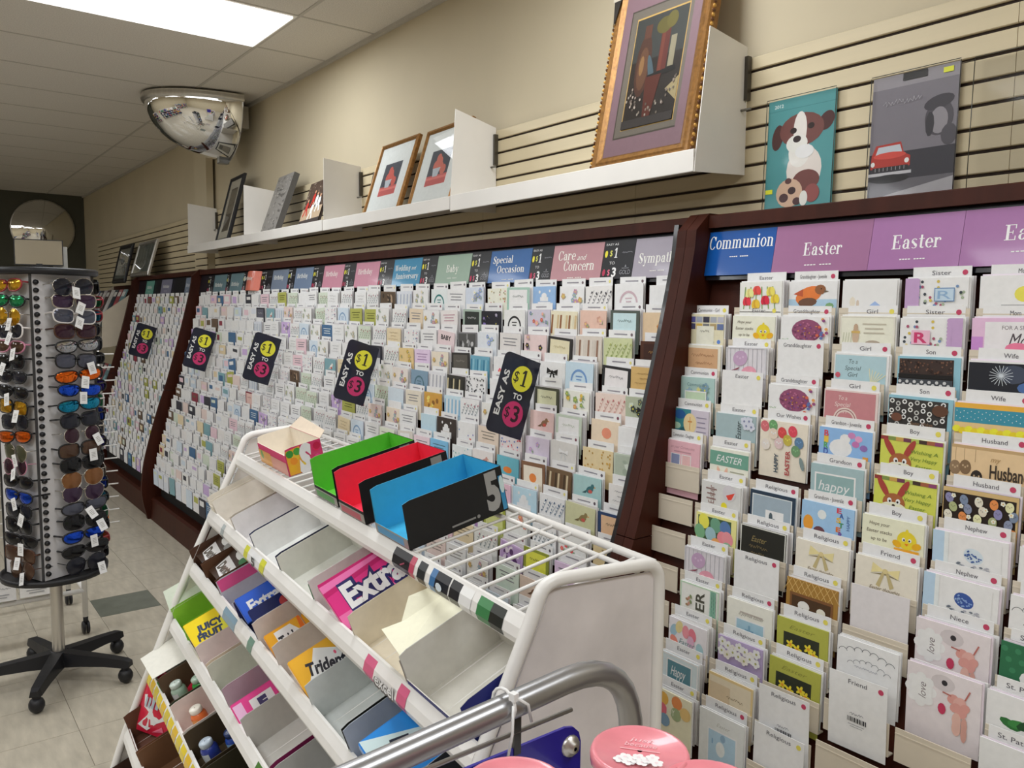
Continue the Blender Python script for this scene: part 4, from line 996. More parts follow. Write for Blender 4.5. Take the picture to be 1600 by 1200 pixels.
for (c, r), (bg, art, w, n, dt, dot, lb) in R.items():
    zd = RZ0 - RP * r; xd = CX[c] + rj.uniform(-.006, .006); y = ypl(zd)
    th = 0.003 + 0.0042 * n
    top = zd - 0.012 + rj.uniform(-.003, .002)
    x0 = xd + .017 - w
    h = 0.15 if (c, r) in ((5, 3), (3, 4), (6, 9), (5, 9), (3, 12), (2, 12)) else 0.135
    if (c, r) == (3, 4): top = zd - .014
    o = inst('greeting_card', card_mesh((c, r) if art not in (e_chick, e_bunny, e_woodegg, e_eggpurple, e_daffodil, e_bowcard, e_cow) else (art.__name__, bg, w), bg, art, w, h, gloss=art in (e_eggphoto, e_cello, e_firework, e_eggpattern)),
             None, (x0, y - 0.003 - th, top), (0, radians(rj.uniform(-.8, .8)), 0))
    tag(o, lb, 'greeting card', 'Easter and Communion cards in the right-hand rack')
    env = MB(); env.box(0.003, w + .004, 0.0026, 0.0034, -h, 0.0035, 'e8e2e2' if c < 6 else 'e6d2de'); env.build('envelope', PRINT, o)
    spares(x0, y - th + .0005, top + .002, w, n, c + r)
    if dt or dot:
        dw = .126 if c < 5 else .132
        d = inst('divider_card', divider_mesh(dt, dot, dw), None, (xd + .014 - dw, y, zd + .0145), (0, radians(rj.uniform(-.7, .7)), 0))
        tag(d, 'white divider behind the ' + ' '.join(lb.replace(',', '').split()[:12]), 'divider card', 'white divider cards in the right-hand rack')
for (c, r), (dt, dot, bk, lb) in EMPTYP.items():
    zd = RZ0 - RP * r; xd = CX[c]; y = ypl(zd); dw = .134
    d = inst('divider_card', divider_mesh(dt, dot, dw, 0.17 if bk else 0.15, bk, blank=not dt), None, (xd + .014 - dw, y - (.026 if bk else .012), zd + .016), (0, radians(rj.uniform(-1.6, .6)), 0))
    tag(d, lb, 'divider card', 'white divider cards in the right-hand rack')
# plastic pockets of the right-hand rack
pk = MB()
pk.box(0.0, 0.152, 0.0, 0.0022, -0.074, 0.0, 'c8beb0'); pk.box(0.0, 0.152, -.0006, 0.0, -0.014, -0.011, 'b0a698'); pk.box(0.0, 0.152, 0.0022, 0.022, -0.074, -0.071, 'b8ae9e')
pkm = pk.mesh('pocket', BEIGE)
wg = MB()
pts = [(0.0 + 0.03 * cos(radians(a)), -0.034 + 0.036 * sin(radians(a))) for a in range(90, 271, 20)]
wg.prism([(0.0, 0.002)] + pts + [(0.0, -0.07)], 0.0008, 0.0018, 'y', 'c8c0b4'); wgm = wg.mesh('pocket_wing', CLEAR)
for c in range(1, 9):
    for r in range(0, 14):
        if (c == 1 and r == 0) or (c, r) in ((3, 4), (6, 8), (6, 9), (5, 9), (3, 12), (2, 12)): continue
        zd = RZ0 - RP * r; y = ypl(zd)
        o = inst('pocket', pkm, RIGHTF, (CX[c] + .02 - .152 - RIGHTF.location.x, y - 0.0222, zd - (0.060 if c in (5, 6) and r >= 10 else 0.082)))
        if c == 1 and r >= 5: inst('pocket_wing', wgm, o, (0, 0, 0))

# ---------------- left-hand rack
LP, LZ0, LC = 0.0888, 1.757, 0.1485
g, wh = 'd9d4d0', 'e6e2df'
LSPEC = {  # row: per column from the near partition outwards (background, motif, description)
 0: [(wh, m_none, 'blank white'), ('e4dede', m_arch('c0a8b0'), 'white pink balloon'), ('dcdad8', m_branch('585860', ('303038',)), 'grey and black sprig'), ('e4e0de', m_floral(), 'white mixed floral'), ('8fb0d6', m_cake('6a88b0'), 'sky blue cake'),
     ('cfe0d4', m_frame('9cbcae', 'e8ece8', '50605a'), 'mint bordered'), ('e6dfcf', m_dots(('c07078', '8a7a5a', 'b0a060')), 'cream dotted'), ('c8d0e0', m_floral(('8a98c0', 'e8e8f0', '98a0b8')), 'blue and white floral'), (wh, m_lines(), 'plain white'), ('d8e4e0', m_arch('3a7a78'), 'white teal arch'), (wh, m_floral(('d8d0c8', 'a8a8a0')), 'white and grey floral')],
 1: [('d8bf9e', m_floral(('c8843c', 'b0702c'), 3), 'beige orange flower'), ('58605a', m_frame('4e5650', 'bcd4d8', '3a4a48'), 'dark green and pale blue'), ('d9b8a8', m_floral(('c89a88', 'd8b0a0'), 5), 'peach floral'), ('e2d6bc', m_stripe(('8a5a3a', 'e2d6bc', 'c8b088')), 'cream and brown bottle'), ('c4c0cc', m_floral(('6a80a8', 'c85a60', 'e0a0a0'), 6), 'blue and coral floral'),
     ('e2dedb', m_arch('2a2a2c'), 'white black arch'), ('23222a', m_floral(('7a6aa8', '303038', 'a8a0c0'), 5, '484858'), 'black and purple'), ('aebdb0', m_frame('9fb0a4', '2e3330', 'e8e8e4'), 'sage and black band'), ('e4d8d6', m_lines('b08090'), 'white pink lettered'), ('e2dfdc', m_floral(), 'white sprig'), ('d8c8b0', m_lines(), 'tan lettered')],
 2: [('46281c', m_frame('4a2a1c', '3a2018', 'b08848'), 'dark brown and gold'), ('c2c89c', m_branch('8a9a58', ('a8b068',)), 'pale green sprig'), ('cfc6bb', m_stripe(('c8bfb4', '8a6a58', 'd4ccc2')), 'grey ribbon'), ('33312f', m_frame('2c2a2a', 'd8d0b0', 'a8986a'), 'black framed rose'), ('dcc6c4', m_floral(('40303a', '8a7090', 'c09aa0'), 4), 'pink butterfly'),
     ('d6d2cf', m_lines(), 'pale grey'), ('d4d8e6', m_floral(('7a90c8', '98a8d8'), 4), 'white blue iris'), ('7c7c7e', m_photo(('50504f', '8a8a8a', 'b8b8b8', '303030')), 'black and white photo'), ('d9c6c8', lambda A, w: A.text('BABY', w * .5, -V * .4, .020, '3a3438', w * .6, bold=.03), 'pink BABY lettered'), (wh, m_lines(), 'white lettered'), ('e2dcdc', m_dots(), 'white dotted')],
 3: [('c9a86c', m_text('8a6a3a'), 'tan gold script'), ('2b2b2d', m_frame('262628', 'dcd8d8', '5a5a60'), 'black framed figure'), ('bcd0e4', m_arch('6a90c0'), 'light blue arch'), ('e4e2e0', lambda A, w: bow(A, w * .5, -V * .5, .028, '222222'), 'white black bow'), (wh, m_none, 'plain white'), ('e6e0de', m_floral(('d85a70', 'e08090'), 3), 'white red flower'),
     ('6fa4b8', m_stripe(('3a7a98', '88b8c8', '5a98b0')), 'teal blue'), ('3c3a38', m_frame('302e2c', '58544e', '98928a'), 'charcoal'), ('ddd3c2', m_floral(), 'cream floral'), ('d8c4dc', m_lines('a080a8'), 'lilac'), ('d9c08c', m_floral(('b89850', 'c8a868'), 4), 'gold floral')],
 4: [('aab29a', lambda A, w: (m_floral(('3a403a', '5a6258', 'c8d0c0'), 7)(A, w), bow(A, w * .6, -V * .6, .024, '18181a')), 'sage leaf black bow'), ('dccac0', m_branch('c09088', ('b06868',)), 'pinkish cream bird'), ('e6e2d4', m_floral(('d0b050', '8aa060', 'c89068'), 8), 'white wildflower'), ('5e5e4e', m_frame('484a3e', 'c8c8a8', '3a3a30'), 'olive framed'), (wh, m_lines(), 'white lettered'), (wh, m_none, 'blank white'),
     ('e4e2e0', m_dots(('202024', '3a3a3e'), 40), 'white black speckled'), ('3a3834', m_stripe(('c8bc98', '38362f', '2a2824')), 'black bead band'), ('d8d8dc', m_stripe(('a8a8b0', 'e0e0e4')), 'grey striped'), ('7d97ab', m_arch('50707c'), 'grey blue arch'), ('e0d6d0', m_floral(), 'blush floral')],
 5: [(wh, m_none, 'blank white divider'), ('e4cbb4', lambda A, w: A.ell(w * .55, -V * .6, .022, .018, 'd88a70', 12), 'peach pumpkin'), ('cfd8cc', m_frame('b8c4b4', 'e4e6de', '9aa890'), 'mint framed'), ('d8bcb8', m_bird('8a6a50'), 'pink bird'), (wh, m_lines(), 'white lettered'), ('e0dcd8', m_floral(), 'white floral'), ('dfe0e0', m_branch(), 'white sprig'),
     ('bcd2e0', m_stripe(('88b0cc', 'e0e8ee')), 'light blue striped'), ('c8a050', m_photo(('c89848', 'e8c868', '8a6030')), 'gold photo'), ('d8d0c0', m_lines(), 'beige lettered'), ('c8d4e4', m_none, 'pale blue')],
 6: [('b4bdae', m_photo(('a8b2a2', 'c8d0c4', '98a494')), 'grey green marbled'), ('d6c49c', m_dots(('b08840', 'c8a050')), 'beige gold dotted'), ('cfcdc9', lambda A, w: bow(A, w * .5, -V * .5, .022, 'f2f2f2'), 'grey white bow'), ('cdc3d2', m_floral(('b898c8', 'd0b0d8'), 3), 'lilac flower'), ('e4d4d4', m_dots(('c83a4a', '4a6ab0', 'e0a0a8'), 26), 'red and blue dotted'), ('d8c8b8', m_stripe(('c8945a', '5a8a88', 'e4d8c8')), 'striped'),
     ('e4e4e2', m_dots(('6a6ab0', 'd87850', 'c85a5a', '5a80b0'), 5), 'white with coloured balls'), ('3b332f', m_cake('c8c0b8', 'e8e4e0'), 'dark brown cake'), ('b8d0dc', m_none, 'pale blue'), (wh, m_lines(), 'white lettered'), ('e2d0c0', m_floral(), 'peach floral')],
 7: [('dad7d4', m_text('6a6a6e'), 'white grey script'), ('9fc0c0', m_bird('3a6a70'), 'teal bird'), ('6e5840', m_stripe(('4a3a2a', 'c8b898', '6a5038')), 'brown birch trunks'), ('7c5a42', lambda A, w: (A.rect(w * .1, -.13, w * .9, -V * .2, 'e0d4c4'), A.ell(w * .5, -V * .8, .02, .016, 'd88040', 12)), 'brown framed orange'), ('69b0c0', lambda A, w: A.ell(w * .5, -V * .7, .026, .012, 'e0803a', 12), 'teal fox'), ('e4d8d6', m_bird('c09088'), 'white pink figure'),
     ('d8e6e2', m_dots(('6ab0a8', 'a8d0c8', '80a0b8'), 12), 'mint dotted'), ('7ab4d8', m_dots(('e8f2f8', '3a80b8'), 26), 'bright blue patterned'), ('e0c8d0', m_lines(), 'pink lettered'), ('cfc8c0', m_none, 'plain grey'), ('d4d8c8', m_branch(), 'pale green')],
 8: [('2e4468', m_frame('2a3f64', 'd8b490', '4a3a34'), 'navy framed cat'), ('c6c6a0', m_bird('8a7a50'), 'olive cream bird'), ('dfe2e4', m_branch('5a7088', ('4a6080',)), 'white blue branch'), ('b4d0e0', m_cake('e8f0f4'), 'sky blue'), ('e0b8c8', m_lines(), 'pink lettered'), ('e2e0de', m_none, 'white'), ('d8d8e0', m_floral(), 'pale floral'), ('e6e0da', m_dots(), 'cream dotted'), (wh, m_lines(), 'white lettered')],
 9: [('d2bf94', m_lines('8a7440', .3, .7), 'beige'), ('e6e2da', m_floral(('d03848', 'e05a68'), 4), 'white red blossom'), ('dfe0de', m_branch('68787c', ('8a98a0',)), 'white leafy'), ('e4ded8', m_floral(('e0a090', 'd88878'), 4), 'white peach blossom'), ('a8b04a', m_frame('98a040', 'c8cc88', '4a5020'), 'olive green'), ('c8a8d0', m_photo(('b890c0', '6a4070', 'e0c8e0')), 'purple owl'), ('e4e2e0', m_none, 'white')],
 10: [('e2d4c8', m_floral(('b03848', '384858'), 5), 'cream and dark berry'), ('d8c0dc', m_lines(), 'lilac lettered'), ('9aa03c', m_frame('8a9234', 'd8d850', '3a3c18'), 'olive and yellow'), ('c8b0d4', m_photo(('b498c4', '5a3a68', 'e0d0e4')), 'purple butterfly'), ('dfe6d8', m_branch(), 'pale green sprig')],
 11: [('e4dcd0', m_branch('40444a', ('a03840',)), 'white dark leaf'), ('e0b4c4', m_floral(('b04868', 'd07890'), 5), 'pink floral'), ('d4c0b0', m_bird('7a5a40'), 'tan bird'), ('cfe0d0', m_lines(), 'mint lettered'), ('e2dcd8', m_floral(), 'white floral')],
}
PAL = [(wh, m_lines(), 'white lettered'), (wh, m_none, 'plain white'), ('e2dfdb', m_floral(('b8b0a8', 'a0a8a0')), 'white and grey floral'), ('e6e0dc', m_branch(), 'white sprig'), ('dfe3e8', m_text(), 'pale script'), ('e4dcdc', m_dots(), 'white dotted'),
       ('dcc0c8', m_lines(), 'pink lettered'), ('d8c6c0', m_floral(), 'blush floral'), ('c6d2de', m_arch('7a98b8'), 'pale blue arch'), ('c9d2c2', m_branch('7a8a68'), 'sage sprig'), ('d9c9a8', m_text('8a7040'), 'tan script'), ('3a3a42', m_frame('2e2e36', '5a5a66', 'd8d8d8'), 'black framed'),
       ('45688c', m_lines('d8e0e8'), 'dark blue'), ('8a3a48', m_frame('7a303e', 'd8b8b0', '8a3a48'), 'maroon framed'), ('7aa0a8', m_bird('e8e4d8'), 'teal bird'), ('a8aa58', m_lines('5a5c28'), 'olive'), ('c0a8d0', m_floral(('8a68a8', 'e0d0e8')), 'purple floral'), ('6a5848', m_photo(('584838', 'a89078', '3a3028')), 'brown photo'), ('dedad8', m_cake('b8b0b0'), 'white cake'), ('d0d4dc', m_stripe(('a8b0c0', 'd8dce4')), 'grey striped')]
ORD = ['top', 'second', 'third', 'fourth', 'fifth', 'sixth', 'seventh', 'eighth', 'ninth', 'tenth', 'eleventh', 'twelfth', 'thirteenth', 'fourteenth', 'fifteenth', 'sixteenth']
NLEFT = 33
# camera-facing test used only to choose which cards get an object of their own: rows low behind the gum rack are hidden
def behind_rack(x, z):
    # height of the gum rack's top seen from the aisle falls behind this line
    return z < 1.30 - (-1.7 - x) * 0.10 if -4.6 < x < -2.35 else (z < 0.72 if x > -2.35 else False)
far_cards = MB(); far_div = MB()
want = []
for c in range(NLEFT):
    for r in range(16): want.append((c, r))
vis = [(c, r) for (c, r) in want if not behind_rack(-1.655 - LC * c, LZ0 - LP * r) and LZ0 - LP * r > 0.40]
# largest first: nearest columns, then along the rack
vis.sort(key=lambda q: (q[0] * LC) ** 2 + ((q[1] - 3) * LP * 0.6) ** 2)
OWN = set(vis[:300 - len(R) - 1])
sgn = [((s_[0] + s_[1]) / 2, s_[5]) for s_ in SIGNS]
percol = {}
for c in range(NLEFT):
    xc = -1.72 - LC * c; k = min(range(len(sgn)), key=lambda i: abs(sgn[i][0] - xc)); percol.setdefault(k, []).append(c)
colname = {}
for k, cs in percol.items():
    nm = {1: ['only'], 2: ['right', 'left'], 3: ['right', 'middle', 'left'], 4: ['rightmost', 'right middle', 'left middle', 'leftmost']}[len(cs)]
    for c, n_ in zip(cs, nm): colname[c] = n_ + ' column under the ' + sgn[k][1]
dotc = ['5a5058', '5a5058', '7a4a58', 'd8d080', '6a5a60']
for (c, r) in want:
    zd = LZ0 - LP * r
    if zd < 0.40: continue
    rr = random.Random(c * 100 + r)
    if r in LSPEC and c < len(LSPEC[r]): bg, art, ds = LSPEC[r][c]
    else:
        q = rr.random(); i = rr.randrange(0, 6) if q < .42 else rr.randrange(2, 11) if q < .70 else rr.randrange(8, len(PAL)); bg, art, ds = PAL[i]
    xd = -1.672 - LC * c + rr.uniform(-.012, .012) ; y = ypl(zd); w = rr.uniform(.124, .138)
    n = rr.choice((0, 1, 1, 2, 3)); th = .003 + .0042 * n
    top = zd - .011 + rr.uniform(-.006, .004); x0 = xd + .012 - w
    tilt = radians(rr.uniform(-1.5, 1.5)) if rr.random() < .9 else radians(rr.uniform(-6, 6))
    dw = rr.choice((.116, .12, .124)); dot = rr.choice(dotc)
    if (c, r) in OWN:
        w = round(w, 2)
        o = inst('greeting_card', card_mesh(('L', bg, ds, w), bg, art, w, .125), None, (x0, y - .003 - th, top), (0, tilt, 0))
        tag(o, ' '.join(('%s card, %s row, %s' % (ds, ORD[r], colname[c])).replace(' under the ', ' under ').split()), 'greeting card', 'cards in the long left-hand rack')
        d = inst('divider_card', divider_mesh('-' if rr.random() < .85 else '', dot if rr.random() < .9 else None, dw, .13, big=False), None, (xd + .012 - dw, y, zd + .0145 + rr.uniform(-.003, .004)), (0, radians(rr.uniform(-1.2, 1.2)), 0))
        tag(d, 'white divider, %s row, %s' % (ORD[r], colname[c]), 'divider card', 'white divider cards in the long left-hand rack')
    else:
        mbk = far_cards
        M_ = Matrix.Translation((x0, y - .003 - th, top)) @ Matrix.Rotation(tilt, 4, 'Y')
        mbk.box(0, w, 0, .0022, -.12, 0, bg, 0, M_)
        A = Art(mbk, 0.0, M_)
        if art is not m_none and c < 24:
            (art if art in (m_none,) or rr.random() < .5 else m_lines(sh(bg, .6)))(A, w)
        elif rr.random() < .6: A.rect(w * .15, -V * rr.uniform(.5, .9), w * rr.uniform(.55, .9), -V * rr.uniform(.1, .3), PAL[rr.randrange(len(PAL))][0])
        far_div.box(xd + .012 - dw, xd + .012, y, y + .0012, zd - .115, zd + .0145 + rr.uniform(-.003, .004), 'e2dedf')
        A2 = Art(far_div, y, Matrix.Translation((xd + .012 - dw, 0, zd)))
        A2.lines(dw * .25, dw * .7, 0, 1, 1, .004, '9a98a0'); A2.ell(dw - .013, 0, .005, .005, dot, 7)
    spares(x0, y - th + .0005, top + .002, w, n, c + r, .11)
# farthest rack
for c in range(13):
    for r in range(16):
        zd = LZ0 - LP * r
        if zd < 0.40: continue
        rr = random.Random(c * 77 + r + 5); bg, art, ds = PAL[rr.randrange(0, 6) if rr.random() < .5 else rr.randrange(2, len(PAL))]
        xd = -6.69 - .149 * c; w = .115; y = ypl(zd)
        far_cards.box(xd - w, xd, y - .008, y - .006, zd - .12, zd - .012, bg)
        A = Art(far_cards, y - .008, Matrix.Translation((xd - w, 0, zd - .012))); A.rect(w * .15, -V * rr.uniform(.5, .9), w * rr.uniform(.55, .9), -V * rr.uniform(.1, .3), PAL[rr.randrange(len(PAL))][0])
        far_div.box(xd - .112, xd, y, y + .0012, zd - .11, zd + .0145, 'e2dedf')
tag(spare.build('spare_cards', PRINT), 'spare cards and envelopes stacked in the pockets behind the front cards', 'greeting cards', kind='stuff')
tag(far_cards.build('distant_cards', PRINT), 'small distant greeting cards in the far and low rows of the racks', 'greeting cards', kind='stuff')
tag(far_div.build('distant_dividers', PRINT), 'small distant white divider cards in the far and low rows of the racks', 'divider cards', kind='stuff')
# ------------------------------------------------------------------ long white shelf above the racks
def shelf(name, x0, x1, lip0, lip1, label, left_panel=None, right_panel=None):
    t = empty(name, (x0, 0, 0), (0, 0, 0), label, 'shelf', 'white metal shelves above the card racks')
    w = x1 - x0
    mb = MB(); mb.box(0.001, w - 0.001, -0.234, -0.001, lip1 - 0.022, lip1 - 0.010); mb.build('deck', SHELFW, t)
    mb = MB(); mb.prism([(-0.238, lip0), (-0.240, lip0 + .002), (-0.240, lip1 - .002), (-0.238, lip1), (-0.230, lip1), (-0.230, lip1 - .0095), (-0.2345, lip1 - .0095), (-0.2345, lip0)], 0, w, 'x'); mb.build('front_lip', SHELFW, t)
    def panel(xa, xb, pts, nm='end_panel'):
        mb = MB(); mb.prism(pts, xa, xb, 'x'); p = mb.build(nm, SHELFW, t)
        b = MB(); b.box(xb - .001, xb + .012, -.02, -.002, pts[-2][1] - .16, pts[-2][1] - .03, '3a352c'); b.build('bracket', GLOSS, p)
        s_ = MB(); s_.tube([(xb, -.03, 2.27), (xb + .035, -.03, 2.27)], .004, 6, '6a6860'); s_.build('peg', PRINT, p)
    if left_panel: panel(-.004, -.001, left_panel)
    if right_panel: panel(w + .001, w + .004, right_panel)
    # small perforations/edge dots along the lip
    return t
PA = [(-.238, 2.066), (-.238, 2.134), (-.214, 2.488), (-.005, 2.440), (-.002, 2.078)]
PR = [(-.238, 2.066), (-.232, 2.132), (-.186, 2.488), (-.008, 2.462), (-.002, 2.080)]
PB = [(-.232, 2.080), (-.232, 2.135), (-.228, 2.462), (-.006, 2.440), (-.002, 2.085)]
shelf('display_shelf', -2.878, -1.586, 2.066, 2.132, 'nearest white metal shelf with a deep lip, carrying the big gilt framed picture', PA, PR)
shelf('display_shelf', -4.140, -2.887, 2.074, 2.130, 'white metal shelf carrying the two small gilt frames', PB)
shelf('display_shelf', -5.385, -4.148, 2.074, 2.134, 'white metal shelf carrying the canvas and the sports picture', PB)
shelf('display_shelf', -6.650, -5.393, 2.074, 2.134, 'farthest white metal shelf carrying the dark framed picture', PB)

def framed(name, cx, w, h, yb, yt, z0, label, fw_, fcol, fmat, art, rotz=0.0, depth=.022, cat='picture', glass=True, mats=None):
    """a frame leaning back: bottom front edge at (cx, yb, z0)"""
    lean = math.asin(min(.9, (yt - yb) / h))
    t = empty(name, (cx, yb, z0), (-lean, 0, rotz), label, cat)
    mb = MB()
    a, b = -w / 2, w / 2
    def ring(x0, z0_, x1, z1, x2, z2, x3, z3, y0, y1, mi, col):
        # frame between outer rect and inner rect, y0 outer face, y1 inner face
        o = [(x0, z0_), (x1, z0_), (x1, z1), (x0, z1)]; i_ = [(x2, z2), (x3, z2), (x3, z3), (x2, z3)]
        for k in range(4):
            j = (k + 1) % 4
            mb.poly([(o[k][0], y0, o[k][1]), (o[j][0], y0, o[j][1]), (i_[j][0], y1, i_[j][1]), (i_[k][0], y1, i_[k][1])], col, mi)
    prof = [(0, depth), (0, depth * .25), (fw_ * .18, 0), (fw_ * .5, .003), (fw_ * .62, -.001), (fw_ * .85, .004), (fw_, .008)]
    for (d0, y0), (d1, y1) in zip(prof[:-1], prof[1:]):
        ring(a + d0, d0, b - d0, h - d0, a + d1, d1, b - d1, h - d1, y0, y1, 0, fcol)
    mb.poly([(a, depth, 0), (a, depth, h), (b, depth, h), (b, depth, 0)], fcol)
    mb.build('frame', fmat, t)
    m2 = MB(); m2.poly([(a + fw_ * .9, .009, fw_ * .9), (b - fw_ * .9, .009, fw_ * .9), (b - fw_ * .9, .009, h - fw_ * .9), (a + fw_ * .9, .009, h - fw_ * .9)], 'e6e2dc')
    A = Art(m2, .009); art(A, a + fw_, fw_, w - 2 * fw_, h - 2 * fw_); m2.build('picture', PRINT, t)
    if glass:
        g_ = MB(); g_.poly([(a + fw_ * .9, .0058, fw_ * .9), (b - fw_ * .9, .0058, fw_ * .9), (b - fw_ * .9, .0058, h - fw_ * .9), (a + fw_ * .9, .0058, h - fw_ * .9)]); g_.build('glass', GLASS, t)
    return t
def a_still(A, x, z, w, h):        # dark still life in a mauve and grey mount
    R_ = lambda u0, v0, u1, v1, c: A.rect(x + u0 * w, z + v0 * h, x + u1 * w, z + v1 * h, c)
    E_ = lambda u, v, ru, rv, c, r=0, n=14: A.ell(x + u * w, z + v * h, ru * w, rv * h, c, n, r)
    R_(0, 0, 1, 1, '846870'); R_(.10, .10, .90, .88, '4a423a'); R_(.115, .11, .90, .87, '6e655c'); R_(.19, .145, .86, .82, 'c09a58'); R_(.20, .15, .85, .81, '2c2420')
    R_(.20, .55, .85, .81, '3a3a38'); E_(.36, .52, .10, .19, '4a2e24'); E_(.36, .50, .07, .13, '60402e'); E_(.34, .52, .03, .06, '86623e'); R_(.32, .68, .41, .76, '5a382c')
    R_(.55, .46, .66, .70, '5e2c26'); R_(.56, .46, .60, .70, '6e382c'); R_(.68, .47, .75, .65, '8e846e'); E_(.57, .73, .10, .05, '5e5428'); E_(.66, .75, .07, .05, '665c2c')
    E_(.48, .46, .035, .12, '4a5860', .3); A.poly([(x + .44 * w, z + .42 * h), (x + .78 * w, z + .44 * h), (x + .78 * w, z + .47 * h), (x + .44 * w, z + .45 * h)], '1e1a18')
    A.poly([(x + .42 * w, z + .44 * h), (x + .62 * w, z + .44 * h), (x + .54 * w, z + .16 * h), (x + .46 * w, z + .16 * h)], '54281f'); A.poly([(x + .70 * w, z + .34 * h), (x + .85 * w, z + .40 * h), (x + .85 * w, z + .26 * h)], '9a8a68')
    rnd = random.Random(11)
    for k in range(46):
        u = rnd.uniform(.22, .82); v = .30 + .06 * sin(u * 9) + rnd.uniform(-.06, .05); E_(u, v, .011, .009, ('84766a', '9c9084', '5e524a', '6e6258')[k % 4], 0, 7)
    R_(.20, .15, .85, .20, '241e1a')
def a_fruit(c1):
    def f(A, x, z, w, h):
        R_ = lambda u0, v0, u1, v1, c: A.rect(x + u0 * w, z + v0 * h, x + u1 * w, z + v1 * h, c)
        R_(0, 0, 1, 1, 'e2dedc'); R_(.24, .22, .76, .72, '3a3c48'); R_(.24, .22, .76, .36, 'c05a58')
        for u, v, r in ((.42, .50, .07), (.50, .54, .075), (.46, .60, .06), (.63, .42, .07), (.56, .47, .06)): A.ell(x + u * w, z + v * h, r * w, r * w, c1, 12)
        A.poly([(x + .36 * w, z + .46 * h), (x + .56 * w, z + .46 * h), (x + .52 * w, z + .34 * h), (x + .40 * w, z + .34 * h)], 'b8bcc4'); R_(.24, .30, .76, .335, 'd87870')
    return f
def a_dark(A, x, z, w, h):
    A.rect(x, z, x + w, z + h, 'cfc8bc'); A.rect(x + .22 * w, z + .12 * h, x + .8 * w, z + .86 * h, '6a6258'); A.rect(x + .26 * w, z + .15 * h, x + .76 * w, z + .83 * h, '8a8072'); A.rect(x + .26 * w, z + .15 * h, x + .76 * w, z + .42 * h, '5e564c')
def a_grey(A, x, z, w, h):
    A.rect(x, z, x + w, z + h, '6a6c66')
    for k in range(14): A.ell(x + w * (.12 + .06 * k), z + h * (.2 + .045 * ((k * 5) % 14)), w * .12, h * .05, ('7a7c76', '5a5c56', '848680')[k % 3], 10, k)
framed('framed_picture', -1.853, .435, .66, -.205, -.075, 2.124, 'large ornate gilt framed still life with mauve mount, on the nearest shelf', .048, 'a9762f', GOLD, a_still, 0, .035)
# the rope edge of the big frame, dark beads along its outer side
bigf = bpy.data.objects['framed_picture']
mb = MB()
for side in (-1, 1):
    for k in range(46): mb.sphere((side * .2195, .008, .01 + k * .0142), (.0035, .008, .0062), 6, '5a3416' if k % 2 else 'c89848')
for k in range(31): mb.sphere((-.21 + k * .014, .008, .662), (.0062, .008, .0035), 6, '5a3416' if k % 2 else 'c89848')
tag(mb.build('rope_edge', GLOSS, bigf), kind='stuff')
mb = MB(); A = Art(mb, -.004); A.poly([(-.225, .62), (-.21, .50), (-.19, .60), (-.13, .67)], '2a2622'); A.rect(-.23, .60, -.19, .668, 'b8b0a0'); mb.build('price_label', PRINT, bigf)
framed('framed_picture', -3.575, .40, .385, -.205, -.085, 2.122, 'smaller gilt framed fruit print with white mount, left of the pair', .022, 'b08a48', GOLD, a_fruit('c8584a'), radians(-3))
framed('framed_picture', -3.135, .40, .385, -.200, -.085, 2.122, 'gilt framed fruit print with white mount, right of the pair beside the shelf end panel', .022, 'b08a48', GOLD, a_fruit('c86a5a'), radians(-3))
mb = MB(); mb.box(-.05, .05, 0, .012, 0, .26, '4a463e'); A = Art(mb, 0); A.rect(-.04, .02, .04, .24, '2e2c28')
o = mb.build('small_frame', PRINT, None, (-3.85, -.12, 2.122), (radians(-14), 0, 0)); tag(o, 'small dark frame peeping from behind the left gilt frame', 'picture')
# canvas and sports prints: blocks with printed faces
def canvas(name, cx, w, h, d, yb, yt, z0, base, art, label, rotz=0.0):
    lean = math.asin((yt - yb) / h)
    t = empty(name, (cx, yb, z0), (-lean, 0, rotz), label, 'picture')
    mb = MB(); mb.box(-w / 2, w / 2, 0, d, 0, h, base); mb.build('board', PRINT, t)
    mb = MB(); A = Art(mb, -.0005); art(A, -w / 2, 0, w, h); mb.build('print', PRINT, t)
    return t
def a_burlap(A, x, z, w, h):
    A.rect(x, z, x + w, z + h, '86837f')
    rnd = random.Random(5)
    for k in range(70): u, v = rnd.random() * .9, rnd.random() * .9; A.ell(x + (u + .05) * w, z + (v + .05) * h, w * .05, h * .012, ('9a9894', '76736f', 'a8a5a0', '6c6a67')[k % 4], 7, rnd.uniform(-.6, .6))
def a_sport(A, x, z, w, h):
    A.rect(x, z, x + w, z + h, '4a3a30')
    rnd = random.Random(9)
    for k in range(60): A.ell(x + rnd.uniform(.04, .96) * w, z + rnd.uniform(.45, .97) * h, w * .02, h * .016, ('8a7a6a', '6a5a4c', 'b0a090', '3a2e28')[k % 4], 6)
    A.rect(x, z, x + w, z + .4 * h, 'b09a80'); A.rect(x, z, x + w, z + .14 * h, '3a3230')
    for u, v, c in ((.45, .62, 'b83028'), (.2, .45, 'b83830'), (.62, .56, 'e4e0dc'), (.78, .5, 'e8e4e0'), (.5, .36, 'e0dcd8')):
        A.ell(x + u * w, z + v * h, w * .07, h * .10, c, 9); A.ell(x + u * w, z + (v + .13) * h, w * .035, h * .035, 'c89878', 8)
        A.line(x + u * w, z + v * h, x + (u - .1) * w, z + (v - .22) * h, w * .05, c); A.line(x + u * w, z + v * h, x + (u + .1) * w, z + (v - .22) * h, w * .05, c)
canvas('sports_picture', -4.42, .36, .275, .012, -.205, -.12, 2.125, '3a302a', a_sport, 'unframed colour picture of red and white sports players on the shelf', radians(-6))
